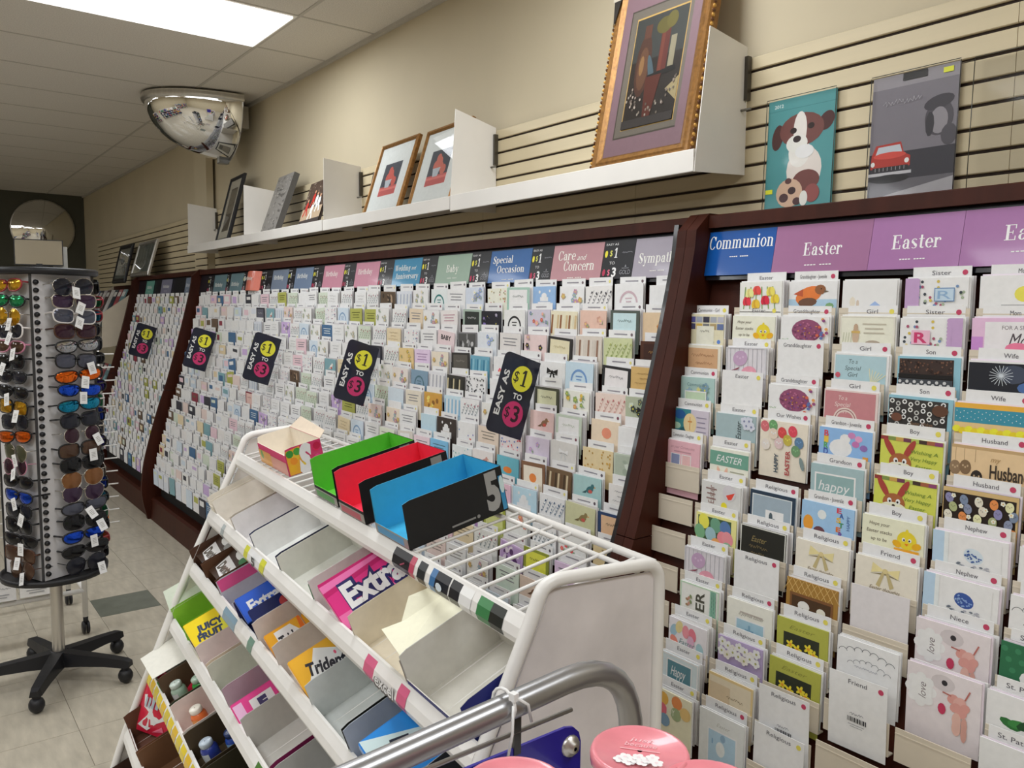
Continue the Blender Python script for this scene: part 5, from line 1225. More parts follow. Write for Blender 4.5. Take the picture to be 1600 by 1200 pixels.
canvas('canvas_picture', -5.05, .31, .40, .035, -.205, -.07, 2.125, '4a4846', a_burlap, 'grey textured canvas with a dark edge, left of the sports picture', radians(-4))
framed('framed_picture', -5.96, .36, .50, -.205, -.075, 2.125, 'dark framed picture with a pale mount on the farthest shelf', .03, '2a2622', BLACK, a_dark, radians(-4))
framed('framed_picture', -9.35, .58, .42, -.2, -.1, 1.90, 'dark picture standing far off beyond the long shelf, left of two', .05, '2a2c28', BLACK, a_grey)
framed('framed_picture', -8.45, .70, .36, -.2, -.1, 1.948, 'silver edged dark picture far off beyond the long shelf, right of two', .045, '6a6a64', STEEL, a_grey)

# posters in plastic sleeves on the slatwall
def poster(name, x0, x1, z0, z1, base, art, label, y=-.014):
    w, h = x1 - x0, z1 - z0
    t = empty(name, (x0, y, z0), (-radians(1.2), 0, 0), label, 'poster')
    if art: mb = MB(); mb.box(0, w, 0, .0035, 0, h, base); mb.build('board', GLOSS, t)
    if art:
        mb = MB(); A = Art(mb, -.0002); art(A, w, h); mb.build('print', GLOSS, t)
    mb = MB()
    e = .012
    mb.box(-e * .6, w + e * 2.2, .006, .0075, -.006, h - .004)
    mb.box(-.001, w + .004, -.0105, -.0095, -.004, h + .003)
    for (a, b) in ((-.001, w + .004),):
        mb.box(a, b, -.0105, .0045, -.005, -.004)
    mb.build('plastic_sleeve', CLEAR, t)
    mb = MB()
    for (xa, za, xb, zb) in ((-.001, -.004, w + .004, -.004), (w + .004, -.004, w + .004, h), (-.001, h + .003, w + .004, h + .003), (-.001, -.004, -.001, h)):
        mb.tube([(xa, -.010, za), (xb, -.010, zb)], .0011, 5, '30322e')
    mb.build('sleeve_edge', GLOSS, t)
    return t
def a_dog(A, w, h):
    q = lambda u, v, ru, rv, c, r=0: A.ell(u * w, v * h, ru * w, rv * w, c, 18, r)
    A.rect(0, 0, w, h, '4f8f92'); A.rect(0, .9 * h, w, .905 * h, '3f7c80'); A.text('2012', .16 * w, .945 * h, .010, 'c8d8d8', .03, bold=.02)
    q(.58, .34, .26, .30, 'd8cfc8'); q(.62, .24, .20, .14, '6a3c38'); q(.50, .5, .16, .20, 'e2dad4'); q(.16, .66, .085, .17, '4a2c2c', -.15); q(.88, .74, .10, .13, '4a2c2c', -.6)
    q(.52, .70, .33, .22, '6e4440'); q(.50, .70, .10, .24, 'e0d8d2'); q(.46, .58, .16, .12, 'e4dcd6'); q(.40, .70, .05, .04, '2a1c1c'); q(.66, .72, .05, .04, '2a1c1c'); q(.46, .62, .06, .045, '2e2224'); q(.58, .50, .14, .09, 'eae6e4')
    q(.38, .14, .20, .19, 'c8a890'); q(.30, .10, .07, .06, '4a3034'); q(.42, .16, .06, .05, '3a282c'); q(.50, .06, .06, .05, '4a3034'); q(.36, .25, .05, .04, '5a3c3c'); q(.72, .12, .11, .12, '8a4a48'); q(.6, .08, .06, .10, 'e4dcd6')
    A.rect(.01 * w, .15 * h, .12 * w, .19 * h, 'd8dc3a')
def a_car(A, w, h):
    A.rect(0, 0, w, h, '76727a'); A.rect(0, .9 * h, w, h, '8e8a90'); A.rect(0, .08 * h, w, .38 * h, '33323a'); A.rect(0, 0, w, .16 * h, '5e5c62'); A.poly([(0, 0), (w, 0), (w, .14 * h), (.3 * w, .05 * h)], '9a989c')
    # a plain dark hatted figure and an old red car
    A.ell(.80 * w, .60 * h, .16 * w, .20 * w, '4a474e', 18); A.ell(.79 * w, .72 * h, .17 * w, .08 * w, '3c3940', 16, .2); A.ell(.80 * w, .58 * h, .10 * w, .15 * w, '8a868c', 16); A.ell(.70 * w, .56 * h, .05 * w, .14 * w, '343238', 10); A.ell(.92 * w, .46 * h, .09 * w, .12 * w, '4a474e', 12)
    A.poly([(.02 * w, .26 * h), (.50 * w, .26 * h), (.50 * w, .34 * h), (.42 * w, .37 * h), (.38 * w, .46 * h), (.08 * w, .45 * h), (.03 * w, .37 * h)], 'a8362e'); A.poly([(.08 * w, .375 * h), (.40 * w, .38 * h), (.37 * w, .44 * h), (.11 * w, .435 * h)], 'b8c0c8'); A.ell(.25 * w, .36 * h, .2 * w, .04 * w, 'c84a40', 14)
    A.rect(.05 * w, .235 * h, .48 * w, .27 * h, '2a2a2e'); A.rect(.0, .20 * h, .52 * w, .225 * h, 'b8b8bc'); A.ell(.46 * w, .305 * h, .028 * w, .03 * w, 'e4e0da', 10); A.ell(.05 * w, .30 * h, .026 * w, .03 * w, 'e4e0da', 10); A.ell(.26 * w, .17 * h, .24 * w, .05 * w, '1e1e22', 14)
    for k in range(8): A.rect((.08 + .05 * k) * w, .238 * h, (.09 + .05 * k) * w, .266 * h, '8a8a8e')
    A.rect(.36 * w, .94 * h, .64 * w, .998 * h, '2a2828'); A.rect(.82 * w, .935 * h, .93 * w, .975 * h, 'd8dc3a'); A.script(.14 * w, .6 * w, .78 * h, .018, 'a6a4aa', 12)
poster('puppy_poster', -1.497, -1.279, 1.962, 2.280, '4f8f92', a_dog, 'teal poster of a brown and white puppy with a football, in a plastic sleeve')
poster('car_poster', -1.173, -.951, 1.957, 2.278, '76727a', a_car, 'grey poster with an old red car and a dark figure, in a plastic sleeve')
poster('clear_sleeve', -.914, -.70, 1.958, 2.272, 'c2b190', None, 'empty clear plastic sleeve on the slatwall at the right picture edge')

# ------------------------------------------------------------------ security mirrors
t = empty('dome_mirror', (-6.0, -.12, CEIL_Z - .01), (0, 0, 0), 'silver quarter dome security mirror where the wall meets the ceiling', 'mirror')
n = 12; prof = []
Rm, Dm = .57, .33
for i in range(n + 1):
    a = (pi / 2) * i / n; prof.append((max(.004, Rm * cos(a)), -.03 - Dm * sin(a)))
mb = MB(); mb.lathe(prof, 40, a0=pi, a1=2 * pi, c=(0, -.008, 0)); mb.build('dome', CHROME, t)
mb = MB(); mb.lathe([(Rm + .02, -.012), (Rm + .025, -.03), (Rm + .018, -.046), (Rm - .004, -.046)], 40, 'c8c6c0', a0=pi, a1=2 * pi, c=(0, -.006, 0)); mb.lathe([(Rm + .018, -.012), (Rm + .022, -.006), (Rm + .012, -.002)], 40, '3a3632', a0=pi, a1=2 * pi, c=(0, -.006, 0)); mb.build('rim', STEEL, t)
mb = MB()
pts = [(Rm * cos(pi + pi * i / 24), -.04 - Dm * abs(sin(pi * i / 24))) for i in range(25)]
for i in range(24):
    (x0, z0), (x1, z1) = pts[i], pts[i + 1]
    mb.poly([(x0, -.012, z0), (x1, -.012, z1), (x1 * 1.02, -.012, z1 * 1.01 - .006), (x0 * 1.02, -.012, z0 * 1.01 - .006)], 'b8b6b0')
mb.build('wall_flange', STEEL, t)
mb = MB(); mb.box(-.045, .045, -.075, -.004, -.385, -.335, '5a5a58'); mb.box(-.034, .034, -.077, -.075, -.378, -.342, 'a8a8a4'); mb.build('mounting_tab', GLOSS, t); t.scale = (.63, .965, 1.10)
mb = MB(); mb.poly([(x, -.006, z) for x, z in pts] + [(Rm, -.006, -.01), (-Rm, -.006, -.01)][::1], 'b8b6b0'); mb.box(-.2, .2, -.005, .115, -.16, -.02, '8a8882'); mb.build('back_plate', STEEL, t)
t = empty('round_mirror', (FARX + .02, -.475, 2.66), (0, radians(90), 0), 'round convex security mirror far off on the shaded end wall', 'mirror')
mb = MB(); mb.lathe([(.002, .11), (.10, .104), (.19, .085), (.27, .05), (.365, 0.005)], 32); mb.build('mirror_dome', CHROME, t)
mb = MB(); mb.lathe([(.36, .010), (.372, .010), (.376, 0.0), (.372, -.012)], 32, '2e2c2a'); mb.build('rim', STEEL, t)
# ------------------------------------------------------------------ white wire sweet rack in the aisle
RO = Vector((-0.93, -1.36, 0)); RANG = radians(-4.2)
RL = 1.672
def U(u): return -u        # along the rack, near end 0, far end RL (local x = -u)
TV = [(0.0, 1.187), (-.093, 1.011), (-.152, .846), (-.216, .676), (-.285, .524), (-.358, .355), (-.43, .19)]
rack = empty('sweet_rack', RO, (0, 0, RANG), 'white tiered wire sweet rack standing in the aisle', 'display rack')
def rtube(name, path, r, closed=False, par=rack):
    mb = MB(); mb.tube(path, r, 8, closed=closed); return mb.build(name, ENAMEL, par)
def rounded(pts, r=.03, n=4):
    out = []
    k = len(pts)
    for i in range(k):
        p0, p1, p2 = Vector(pts[i - 1]), Vector(pts[i]), Vector(pts[(i + 1) % k])
        a = (p0 - p1); b = (p2 - p1); ra = min(r, a.length * .45); rb = min(r, b.length * .45)
        A_ = p1 + a.normalized() * ra; B_ = p1 + b.normalized() * rb
        for j in range(n + 1):
            t = j / n; out.append((1 - t) ** 2 * A_ + 2 * t * (1 - t) * p1 + t * t * B_)
    return out
for u, nm in ((0, 'near'), (RL, 'far')):
    x = U(u)
    prof = [(.02, 1.242), (.262, 1.232 if u == 0 else 1.262), (.262, .06), (-.46, .06), (-.372, .33), (-.225, .69), (-.155, .86), (-.0, 1.19)]
    pts = rounded([(x, v, z) for v, z in prof], .035)
    mb = MB(); mb.tube(pts, .0115, 8, closed=True); e_ = mb.build('end_frame', ENAMEL, rack)
    mb = MB(); sgn_ = 1 if u == 0 else -1
    mb.prism([(v + (.012 if v < .1 else -.012), z + (-.014 if z > .5 else .012)) for v, z in prof], x - .002, x + .001, 'x', 'd6d0ce')
    mb.build('end_panel', mat('scuffed_panel', 'd2cccb', rough=.4, noise=.18, nscale=8) if u == 0 else SHELFW, e_)
    for v in (.24, -.40):
        mb = MB(); mb.tube([(x, v, .0), (x, v, .06)], .012, 8); mb.build('foot', ENAMEL, e_)
    if u:
        for (v, z) in TV[1:6]:
            rtube('cross_bar', [(x + .0, v + .005, z - .03), (x + .0, v + .1, z + .012)], .007, par=e_)
tilt1, tilt2 = .23, .42
def strips(k, segs, par):
    """printed strips on the face of rail k: (u0, u1, colour)"""
# price rails and wire shelves
STRIP = {0: [(.06, .10, '20241e'), (.10, .14, '3a7a48'), (.16, .20, 'dcdcda'), (.20, .235, '1a1a1c'), (.24, .29, '16181e'), (.29, .31, '3a6a9a'), (.33, .36, '202426'), (.375, .395, 'b84860'), (.395, .47, '1c1a1e')],
         1: [(1.20, 1.235, 'c8c83a'), (1.05, 1.09, 'c8c83a'), (1.09, 1.20, 'e2e2de'), (1.46, 1.49, 'a8b0b0'), (.355, .40, 'c8587c'), (.22, .255, 'c8587c'), (.255, .355, 'dcd8d4')],
         2: [(1.12, 1.24, '7a94a4'), (.96, 1.0, '6a8878')],
         3: [(.62, .72, '48702e')],
         4: [(1.665 - .055 * i, 1.665 - .055 * i - .045, ('d8c02c', 'd2ac24', 'c8b438')[i % 3]) for i in range(18)],
         5: [(.9, 1.0, 'b0a038')]}
for k, (v, z) in enumerate(TV):
    mb = MB()
    # rolled top edge and curved label face
    mb.prism([(v - .004, z), (v - .006, z - .004), (v - .014, z - .018), (v - .018, z - .034), (v - .012, z - .047), (v - .006, z - .047), (v - .010, z - .033), (v - .006, z - .016), (v + .002, z - .006), (v + .002, z)], -RL, 0, 'x')
    r_ = mb.build('price_rail', ENAMEL, rack)
    if k in STRIP:
        for (ua, ub, c) in STRIP[k]:
            mb = MB()
            for (a, b) in (((v - .0068, z - .005), (v - .0150, z - .018)), ((v - .0150, z - .018), (v - .0188, z - .034)), ((v - .0188, z - .034), (v - .0135, z - .045))):
                mb.poly([(-ua, a[0], a[1]), (-ub, a[0], a[1]), (-ub, b[0], b[1]), (-ua, b[0], b[1])][::(1 if ub > ua else -1)], c)
            mb.build('shelf_strip', GLOSS, r_)
        mb = MB()
        A = Art(mb, v - .0193)
        if k == 1:
            A.text('excel', -.305, z - .028, .024, '2a2028', .085, bold=.05); A.text('excel', -.3035, z - .0265, .022, 'ece6e6', .08, bold=.02); A.text('5', -1.14, z - .026, .024, '2a2a2a', .03, bold=.04)
        if k == 0: A.line(-.43, z - .03, -.41, z - .022, .003, 'a03858'); A.ell(-.27, z - .028, .012, .008, 'c8d4e0', 8)
        if mb.v: mb.build('strip_lettering', GLOSS, r_)
    s_ = tilt1 if k == 0 else tilt2; d = .262 - v if k == 0 else .24
    zf = z - (.002 if k == 0 else .040)
    if k == 0:
        nw = int(RL / .0605)
        wm = MB(); wm.tube([(0, v, zf), (0, v + .245, zf + s_ * .20)], .0032, 6); wme = wm.mesh('shelf_wire', ENAMEL)
        for i in range(1, nw + 1): inst('shelf_wire', wme, rack, (-i * .0605 + .02, 0, 0))
        rtube('rear_rail', [(-RL, .25, zf + s_ * .205), (0, .25, zf + s_ * .205)], .008); rtube('rear_rail', [(-RL, .215, zf + s_ * .165), (0, .215, zf + s_ * .165)], .005)
    else:
        mb = MB()
        for i in range(1, 28): mb.tube([(-i * .0605 + .02, v + .004, zf), (-i * .0605 + .02, v + d, zf + s_ * d)], .003, 5)
        mb.tube([(-RL, v + d, zf + s_ * d), (0, v + d, zf + s_ * d)], .006, 6)
        tag(mb.build('wire_shelf', ENAMEL, rack), kind='stuff')

# ------------------------------------------------------------------ cartons and sweets on the rack
def carton(k, u0, u1, label, outer, inner, hs=.075, d=.19, hf=.028, hb=None, group='open cartons on the sweet rack', name='open_carton', flap=None, du=0.0, lift=0.0, art=None, near=1.0):
    """open display carton on tier k between u0 (near side) and u1"""
    v, z = TV[k]; s_ = math.atan(tilt1 if k == 0 else tilt2); w = abs(u1 - u0) - .005
    zf = z - (.002 if k == 0 else .040) + .004
    loc = RO + Matrix.Rotation(RANG, 3, 'Z') @ Vector((-(u0 + u1) / 2, v + .012 + du, zf + .012 * tilt2 * 0 + lift))
    t = empty(name, loc, (0, 0, 0), label, 'carton', group)
    t.rotation_euler = (s_, 0, RANG)
    hb = hb or hs
    mb = MB(); a, b = -w / 2, w / 2; q = .0018
    side = [(0, 0), (d, 0), (d, hb), (.02, hs), (.004, hs * .96), (.0, hf)]
    ins = [(q, q), (d - q, q), (d - q, hb), (.02, hs), (.004, hs * .96), (q, hf)]
    for (x0, x1) in ((a, a + q), (b - q, b)):
        o_, i_ = (x0, x1) if x0 == a else (x1, x0)
        kk = 1.0 if x0 == a else near
        P = [(o_, y, zz * kk) for y, zz in side]; mb.poly(P if o_ == b else P[::-1], outer)
        P = [(i_, y, zz * kk) for y, zz in ins]; mb.poly(P if o_ == a else P[::-1], inner)
        for j in range(2, 5): mb.poly([(o_, side[j][0], side[j][1] * kk), (o_, side[(j + 1) % 6][0], side[(j + 1) % 6][1] * kk), (i_, ins[(j + 1) % 6][0], ins[(j + 1) % 6][1] * kk), (i_, ins[j][0], ins[j][1] * kk)], sh(inner, .85) if isinstance(inner, str) else inner)
    mb.box(a, b, 0, d, 0, q, outer); mb.poly([(a, q, q + .0003), (b, q, q + .0003), (b, d, q + .0003), (a, d, q + .0003)], inner)
    mb.poly([(a, 0, 0), (b, 0, 0), (b, 0, hf), (a, 0, hf)], outer); mb.poly([(a, q, 0), (a, q, hf), (b, q, hf), (b, q, 0)], inner); mb.poly([(a, 0, hf), (b, 0, hf), (b, q, hf), (a, q, hf)], inner)
    mb.poly([(a, d, 0), (a, d, hb), (b, d, hb), (b, d, 0)], outer); mb.poly([(a, d - q, 0), (b, d - q, 0), (b, d - q, hb), (a, d - q, hb)], inner)
    mb.build('carton_body', PRINT, t)
    if flap:
        mb = MB(); flap(mb, a, b, d, hs, hb); mb.build('flap', PRINT, t)
    if art:
        for f_, nm_ in (art if isinstance(art, (list, tuple)) else [(art, 'printed_panel')]):
            mb = MB(); f_(mb, a, b, d, hs, hb); mb.build(nm_, GLOSS, t)
    return t
def on_tier(k, u, dv, h):
    v, z = TV[k]; s_ = tilt1 if k == 0 else tilt2
    zf = z - (.002 if k == 0 else .040) + .004 + .003
    al = math.atan(s_)
    loc = RO + Matrix.Rotation(RANG, 3, 'Z') @ Vector((-u, v + .012 + dv * cos(al) - h * sin(al), zf + dv * sin(al) + h * cos(al)))
    return loc, al
WH, GR, CRM = 'dcd8d2', 'cfcdc8', 'dfd6c4'
# top shelf: fruit sweets carton, three energy-gum cartons
def s_art(mb, a, b, d, hs, hb):
    # near side panel (x=b) printed with fruit and a big white S; local art x runs front to back
    M_ = Matrix.Translation((b + .0006, 0, 0)) @ Matrix.Rotation(radians(90), 4, 'Z')
    A = Art(mb, 0, M_); A.rect(.003, .002, d - .002, hs * .97, 'c83a6a')
    A.poly([(.003, .002), (.05, .002), (.045, hs * .97), (.003, hs * .9)], 'e8a030')
    for x, z, c in ((.015, .02, 'f0a828'), (.028, .05, 'f0b838'), (.022, .04, 'e88a28'), (.014, .062, '3a8a3a'), (.036, .064, '4a9a40'), (.045, .02, 'f0c040'), (.092, .06, 'd82858'), (.09, .03, 'e04888'), (.094, .064, 'b82048')): A.ell(x, z, .011, .011, c, 9)
    A.text('S', .055, hs * .5, hs * .92, 'f6f2ee', .044, bold=.08, shear=.25)
def s_front(mb, a, b, d, hs, hb):
    A2 = Art(mb, -.0006); A2.rect(a, .002, b, hs * .5, 'd89888'); A2.rect(a, .002, a + (b - a) * .45, hs * .55, 'e0a048'); A2.ell(a + .03, .03, .014, .014, '6a9a40', 10)
def s_flap(mb, a, b, d, hs, hb):
    mb.poly([(a, d, hb), (b, d, hb), (b - .01, d + .022, hb + .016), (a + .03, d + .032, hb + .028)], 'd8c8b4'); mb.poly([(a, d + .001, hb), (a + .03, d + .033, hb + .028), (b - .01, d + .023, hb + .016), (b, d + .001, hb)], 'd8c8b4')
carton(0, 1.20, 1.47, 'bright fruit printed sweets carton with a large white S, at the top shelf end', 'c83a6a', 'ded4c6', hs=.080, d=.108, hf=.062, art=[(s_art, 'printed_panel'), (s_front, 'front_label')], flap=s_flap)
def five(col, c2):
    def f(mb, a, b, d, hs, hb):
        M_ = Matrix.Translation((b + .0006, 0, 0)) @ Matrix.Rotation(radians(90), 4, 'Z')
        A = Art(mb, 0, M_); A.text('5', d - .030, hs * .55, hs * .8, '9a9a98', .034, bold=.05); A.rect(d - .012, 0.004, d - .002, hs * .8, c2); A.ell(d - .006, hs * .6, .006, hs * .2, 'c8dce8', 9)
        A.rect(d * .42, hs * .1, d * .66, hs * .14, '8a8a88'); A.ell(d * .69, hs * .12, .004, .004, '8a8a88', 8)
    def f2(mb, a, b, d, hs, hb):
        A2 = Art(mb, -.0006); A2.rect(a, .002, b, hs * .24, '8a8680'); A2.rect(a + .01, .004, b - .02, hs * .2, c2)
    return [(f, 'printed_panel'), (f2, 'front_label')]
carton(0, .80, .955, 'open black gum carton with bright green inside, farthest of three on the top shelf', '19191b', '5cb438', hs=.098, d=.225, hf=.03, group='gum cartons on the top shelf', art=five('g', '3a8a3a'), du=-.012)
carton(0, .625, .775, 'open black gum carton with red inside, middle of three on the top shelf', '19191b', 'd8324c', hs=.098, d=.225, hf=.03, group='gum cartons on the top shelf', art=five('r', 'a83048'), du=-.018)
carton(0, .405, .565, 'open black gum carton with blue inside, nearest of three on the top shelf', '161617', '3aa2c8', hs=.098, d=.235, hf=.022, group='gum cartons on the top shelf', art=five('b', '3a8ab8'), du=-.02)
# second tier
carton(1, 1.607, 1.665, 'cream empty carton at the far end of the second tier', 'd8d2c4', 'd6d0c4', hs=.085, d=.2, hf=.06)
carton(1, 1.385, 1.603, 'cream walled empty carton, second from the far end of the second tier', 'cabfae', 'd4cfc6', hs=.082)
carton(1, 1.185, 1.380, 'navy edged empty carton with a pale grey inside on the second tier', '222a54', 'd4d2d2', hs=.08)
carton(1, .955, 1.180, 'navy edged empty carton with a white inside, beside the green edged ones', '20264e', 'd8d8d6', hs=.08)
carton(1, .715, .950, 'empty carton with a green edge all round on the second tier', '1f7a48', 'd0d0c8', hs=.08)
def torn(mb, a, b, d, hs, hb):
    rnd = random.Random(3); pts = []
    for i in range(15): pts.append((a - .0015, .004 + d * i / 14 * .95, hs * .60 + rnd.uniform(-.004, .004) + (.014 if i % 5 == 2 else 0)))
    mb.poly(pts + [(a - .0015, d * .95, hs * .98), (a - .0015, .004, hs * .98)], 'e0d8d6')
carton(1, .490, .710, 'torn white carton with a green edge holding the pink gum pack', '1d6e44', 'dad4d2', hs=.09, flap=torn, near=.5)
def cflap(mb, a, b, d, hs, hb):
    P = [(b - .001, .01, hs), (b - .001, d, hs + .002), (b - .075, d, hs + .030), (b - .105, d * .5, hs + .034), (b - .08, d * .3, hs + .012), (b - .09, .02, hs + .016)]
    mb.poly(P, 'e4dac2'); mb.poly([(x, y, z - .0006) for x, y, z in P][::-1], 'e4dac2')
carton(1, .243, .485, 'cream carton with its flap folded up, beside the pink gum pack', 'cdbfa6', 'd9cfba', hs=.085, flap=cflap)
carton(1, .02, .238, 'large navy carton with a grey inside at the near end of the second tier', '1e2468', 'c2bfb6', hs=.10, hf=.05)
# gum packs
def pack(k, u, dv, h, label, size, col, art, rot=(0, 0, 0), name='gum_pack', group='packs on the sweet rack'):
    loc, al = on_tier(k, u, dv, h)
    t = empty(name, loc, (0, 0, 0), label, 'sweets', group)
    t.rotation_euler = (Matrix.Rotation(RANG, 3, 'Z') @ Matrix.Rotation(al, 3, 'X') @ Euler(rot).to_matrix()).to_euler()
    w, l, hh = size
    mb = MB(); e = .003
    vs = []; 
    mb.prism([(-w / 2 + e, -l / 2), (w / 2 - e, -l / 2), (w / 2, -l / 2 + e), (w / 2, l / 2 - e), (w / 2 - e, l / 2), (-w / 2 + e, l / 2), (-w / 2, l / 2 - e), (-w / 2, -l / 2 + e)], 0, hh, 'z', col)
    mb.build('wrapper', GLOSS, t)
    mb = MB(); M_ = Matrix.Translation((0, 0, hh + .0002)) @ Matrix.Rotation(radians(-90), 4, 'X')
    A = Art(mb, 0, M_); art(A, w, l); mb.build('print', GLOSS, t)
    return t
# print frame: x across, z along the pack (towards the back)
def p_pink(A, w, l):
    # the name runs along the pack from front to back; art x -> across
    A.rect(-w / 2 + .002, -l / 2 + .002, w / 2 - .002, l / 2 - .002, 'd0307c'); A.rect(w * .20, -l / 2 + .002, w / 2 - .002, l / 2 - .002, 'e06aa0'); A.poly([(-w / 2, -l * .5), (-w * .2, -l * .5), (-w * .32, l * .5), (-w / 2, l * .5)], 'b81e66'); A.poly([(-w * .44, -l * .5), (-w * .30, -l * .5), (-w * .40, l * .5), (-w * .46, l * .5)], 'e070a8')
    A.text('Extra', -w * .02, l * .06, w * .50, '2a2a60', l * .78, rot=pi / 2, bold=.12); A.text('Extra', -w * .04, l * .05, w * .46, 'eeeaf0', l * .74, rot=pi / 2, bold=.04)
    A.text('bubblegum', w * .36, l * .12, w * .12, '2a2a60', l * .5, rot=pi / 2); A.ell(w * .34, l * .38, w * .06, w * .06, 'c02050', 9)
pack(1, .592, .095, .052, 'large pink gum pack lying in the torn white carton on the second tier', (.12, .185, .012), 'c42a72', p_pink, (0, radians(44), 0))
# third tier
def brown_card(txt, c1, c2):
    def f(mb, a, b, d, hs, hb):
        P = lambda x, y, z: (x, y, z)
        A = Art(mb, 0, Matrix.Translation((0, .065, hs * .80)) @ Matrix.Rotation(radians(-78), 4, 'X'))
        w = b - a
        A.rect(a + .004, -.05, b - .004, .10, '3c2c22'); A.poly([(a + .02, -.03), (b - .025, -.045), (b - .03, .01), (a + .015, .02)], 'eceae4'); A.text('Denty', (a + b) / 2 - .004, -.012, .030, '5a544c', w * .62, bold=.06)
        A.ell((a + b) / 2, .045, w * .28, .016, 'dcdcd8', 12); A.ell((a + b) / 2 + .02, .055, w * .16, .010, c1, 9); A.ell((a + b) / 2 + .04, .035, w * .14, .014, c2, 9)
    return f
carton(2, 1.50, 1.665, 'dark brown carton with white lettered header and red mark, far end of third tier', '5a3a26', '4a3022', hs=.085, art=brown_card('Denty', 'b84a58', '8a8a88'))
carton(2, 1.325, 1.495, 'dark brown carton with a white lettered header and green leaves on the third tier', '5a3a26', '52341f', hs=.085, art=brown_card('Denty', '6a8a9a', '3a7a48'))
def pinkedge(mb, a, b, d, hs, hb):
    A = Art(mb, 0, Matrix.Translation((a + .0025, 0, 0)) @ Matrix.Rotation(radians(-90), 4, 'Z') @ Matrix.Scale(-1, 4, (1, 0, 0)))
    A.rect(.006, hs * .55, d * .9, hs * .97, 'd8508a'); A.ell(d * .3, hs * .76, .022, .008, 'f0c8dc', 10); A.ell(d * .3, hs * .76, .014, .004, 'd8508a', 8); A.rect(d * .55, hs * .6, d * .85, hs * .9, '8a68b0')
carton(2, 1.125, 1.318, 'carton with a pink and violet printed wall on the third tier', '4a2030', 'b8b6c0', hs=.085, art=pinkedge)
carton(2, .955, 1.12, 'navy carton with a blue gum pack, third tier', '1c2254', '20285e', hs=.085)
def p_blue(A, w, l):
    A.rect(-w / 2 + .002, -l / 2 + .002, w / 2 - .002, l / 2 - .002, '2e5ac0'); A.ell(-w * .1, l * .25, w * .3, l * .12, '5a90e0', 12); A.text('Extra', 0, -l * .12, w * .42, 'e8ecf4', l * .5, rot=pi / 2, bold=.04); A.rect(-w * .45, l * .08, -w * .2, l * .3, 'd04878')
pack(2, 1.085, .09, .060, 'blue gum pack with white lettering leaning in the third tier', (.075, .17, .012), '2450b0', p_blue, (0, radians(45), 0))
def p_navy(A, w, l):
    A.rect(-w / 2 + .002, -l / 2 + .002, w / 2 - .002, l / 2 - .002, '141e52'); A.ell(-w * .1, l * .05, w * .24, l * .10, 'a83a3a', 9); A.ell(w * .05, l * .25, w * .3, l * .14, '5a6070', 9); A.ell(w * .05, l * .26, w * .12, l * .05, 'c8a048', 8)
pack(2, 1.02, .10, .048, 'dark navy gum pack beside the bright blue one on the third tier', (.065, .17, .012), '141e52', p_navy, (0, radians(42), 0))
carton(2, .795, .95, 'white carton with a red edge holding small orange gum packs on the third tier', 'c84838', 'd8d0ca', hs=.09, near=.5)
def p_orange(A, w, l):
    A.rect(-w / 2 + .002, -l / 2 + .002, w / 2 - .002, l / 2 - .002, 'f0a028'); A.rect(-w * .4, -l * .25, w * .4, l * .2, 'eee6e0'); A.poly([(-w * .4, l * .2), (w * .4, l * .2), (w * .1, l * .4)], 'f6e8d8'); A.text('Trid', 0, -l * .02, w * .36, '2a2a34', l * .4, rot=pi / 2, bold=.04); A.poly([(-w / 2, l * .42), (w / 2, l * .3), (w / 2, l * .48), (-w / 2, l * .48)], 'd86a28')
pack(2, .880, .055, .030, 'small orange gum pack, nearer the rail in the red edged carton', (.07, .095, .014), 'e89020', p_orange, (0, radians(45), 0))
pack(2, .875, .145, .030, 'small orange gum pack, farther back in the red edged carton', (.07, .08, .014), 'e89020', p_orange, (0, radians(45), 0))
carton(2, .575, .79, 'white carton with red front holding the large orange gum pack, third tier', 'c04030', 'd6cec8', hs=.09, near=.45)
def p_trid(A, w, l):
    A.rect(-w / 2 + .002, -l / 2 + .002, w / 2 - .002, l / 2 - .002, 'f2a630'); A.poly([(-w * .46, -l * .06), (w * .36, -l * .44), (w * .42, l * .16), (-w * .06, l * .36)], 'f0ecea'); A.text('Trident', w * .02, -l * .02, w * .30, '2c2c36', l * .62, rot=pi / 2 - .25, bold=.04); A.poly([(-w / 2, l * .30), (w * .1, l * .47), (-w / 2, l * .47)], 'e88a28'); A.ell(-w * .1, l * .18, w * .05, w * .03, 'e05a7a', 8)
pack(2, .655, .075, .040, 'large orange and white gum pack in the third tier', (.098, .140, .022), 'f0a028', p_trid, (0, radians(38), 0))
pack(2, .62, .170, .03, 'small orange pack tucked behind the large orange gum pack', (.10, .05, .014), 'e89a28', p_orange, (0, radians(-10), 0))
carton(2, .365, .57, 'pale grey empty carton with a black edge on the third tier', '20221e', 'c6cac8', hs=.088)
carton(2, .13, .36, 'grey blue carton holding the blue gum pack at the near end of the third tier', '20262c', 'a8b0ba', hs=.09)
def p_sky(A, w, l):
    A.rect(-w / 2 + .002, -l / 2 + .002, w / 2 - .002, l / 2 - .002, '2e8ad8'); A.poly([(-w * .5, -l * .48), (w * .2, -l * .48), (w * .3, l * .1), (-w * .1, l * .25)], 'c8e4f4'); A.text('T', 0, -l * .1, w * .4, '20283a', .035, rot=pi / 2 - .3, bold=.04); A.ell(w * .2, l * .25, w * .2, l * .16, '2a5ac0', 10)
pack(2, .245, .075, .05, 'sky blue gum pack with a dark T at the near end of the third tier', (.11, .14, .022), '2a80d0', p_sky, (0, radians(36), 0))
pack(2, .20, .165, .05, 'dark blue pack tucked behind the sky blue gum pack', (.09, .06, .018), '2a58b8', p_navy, (0, radians(-10), 0))
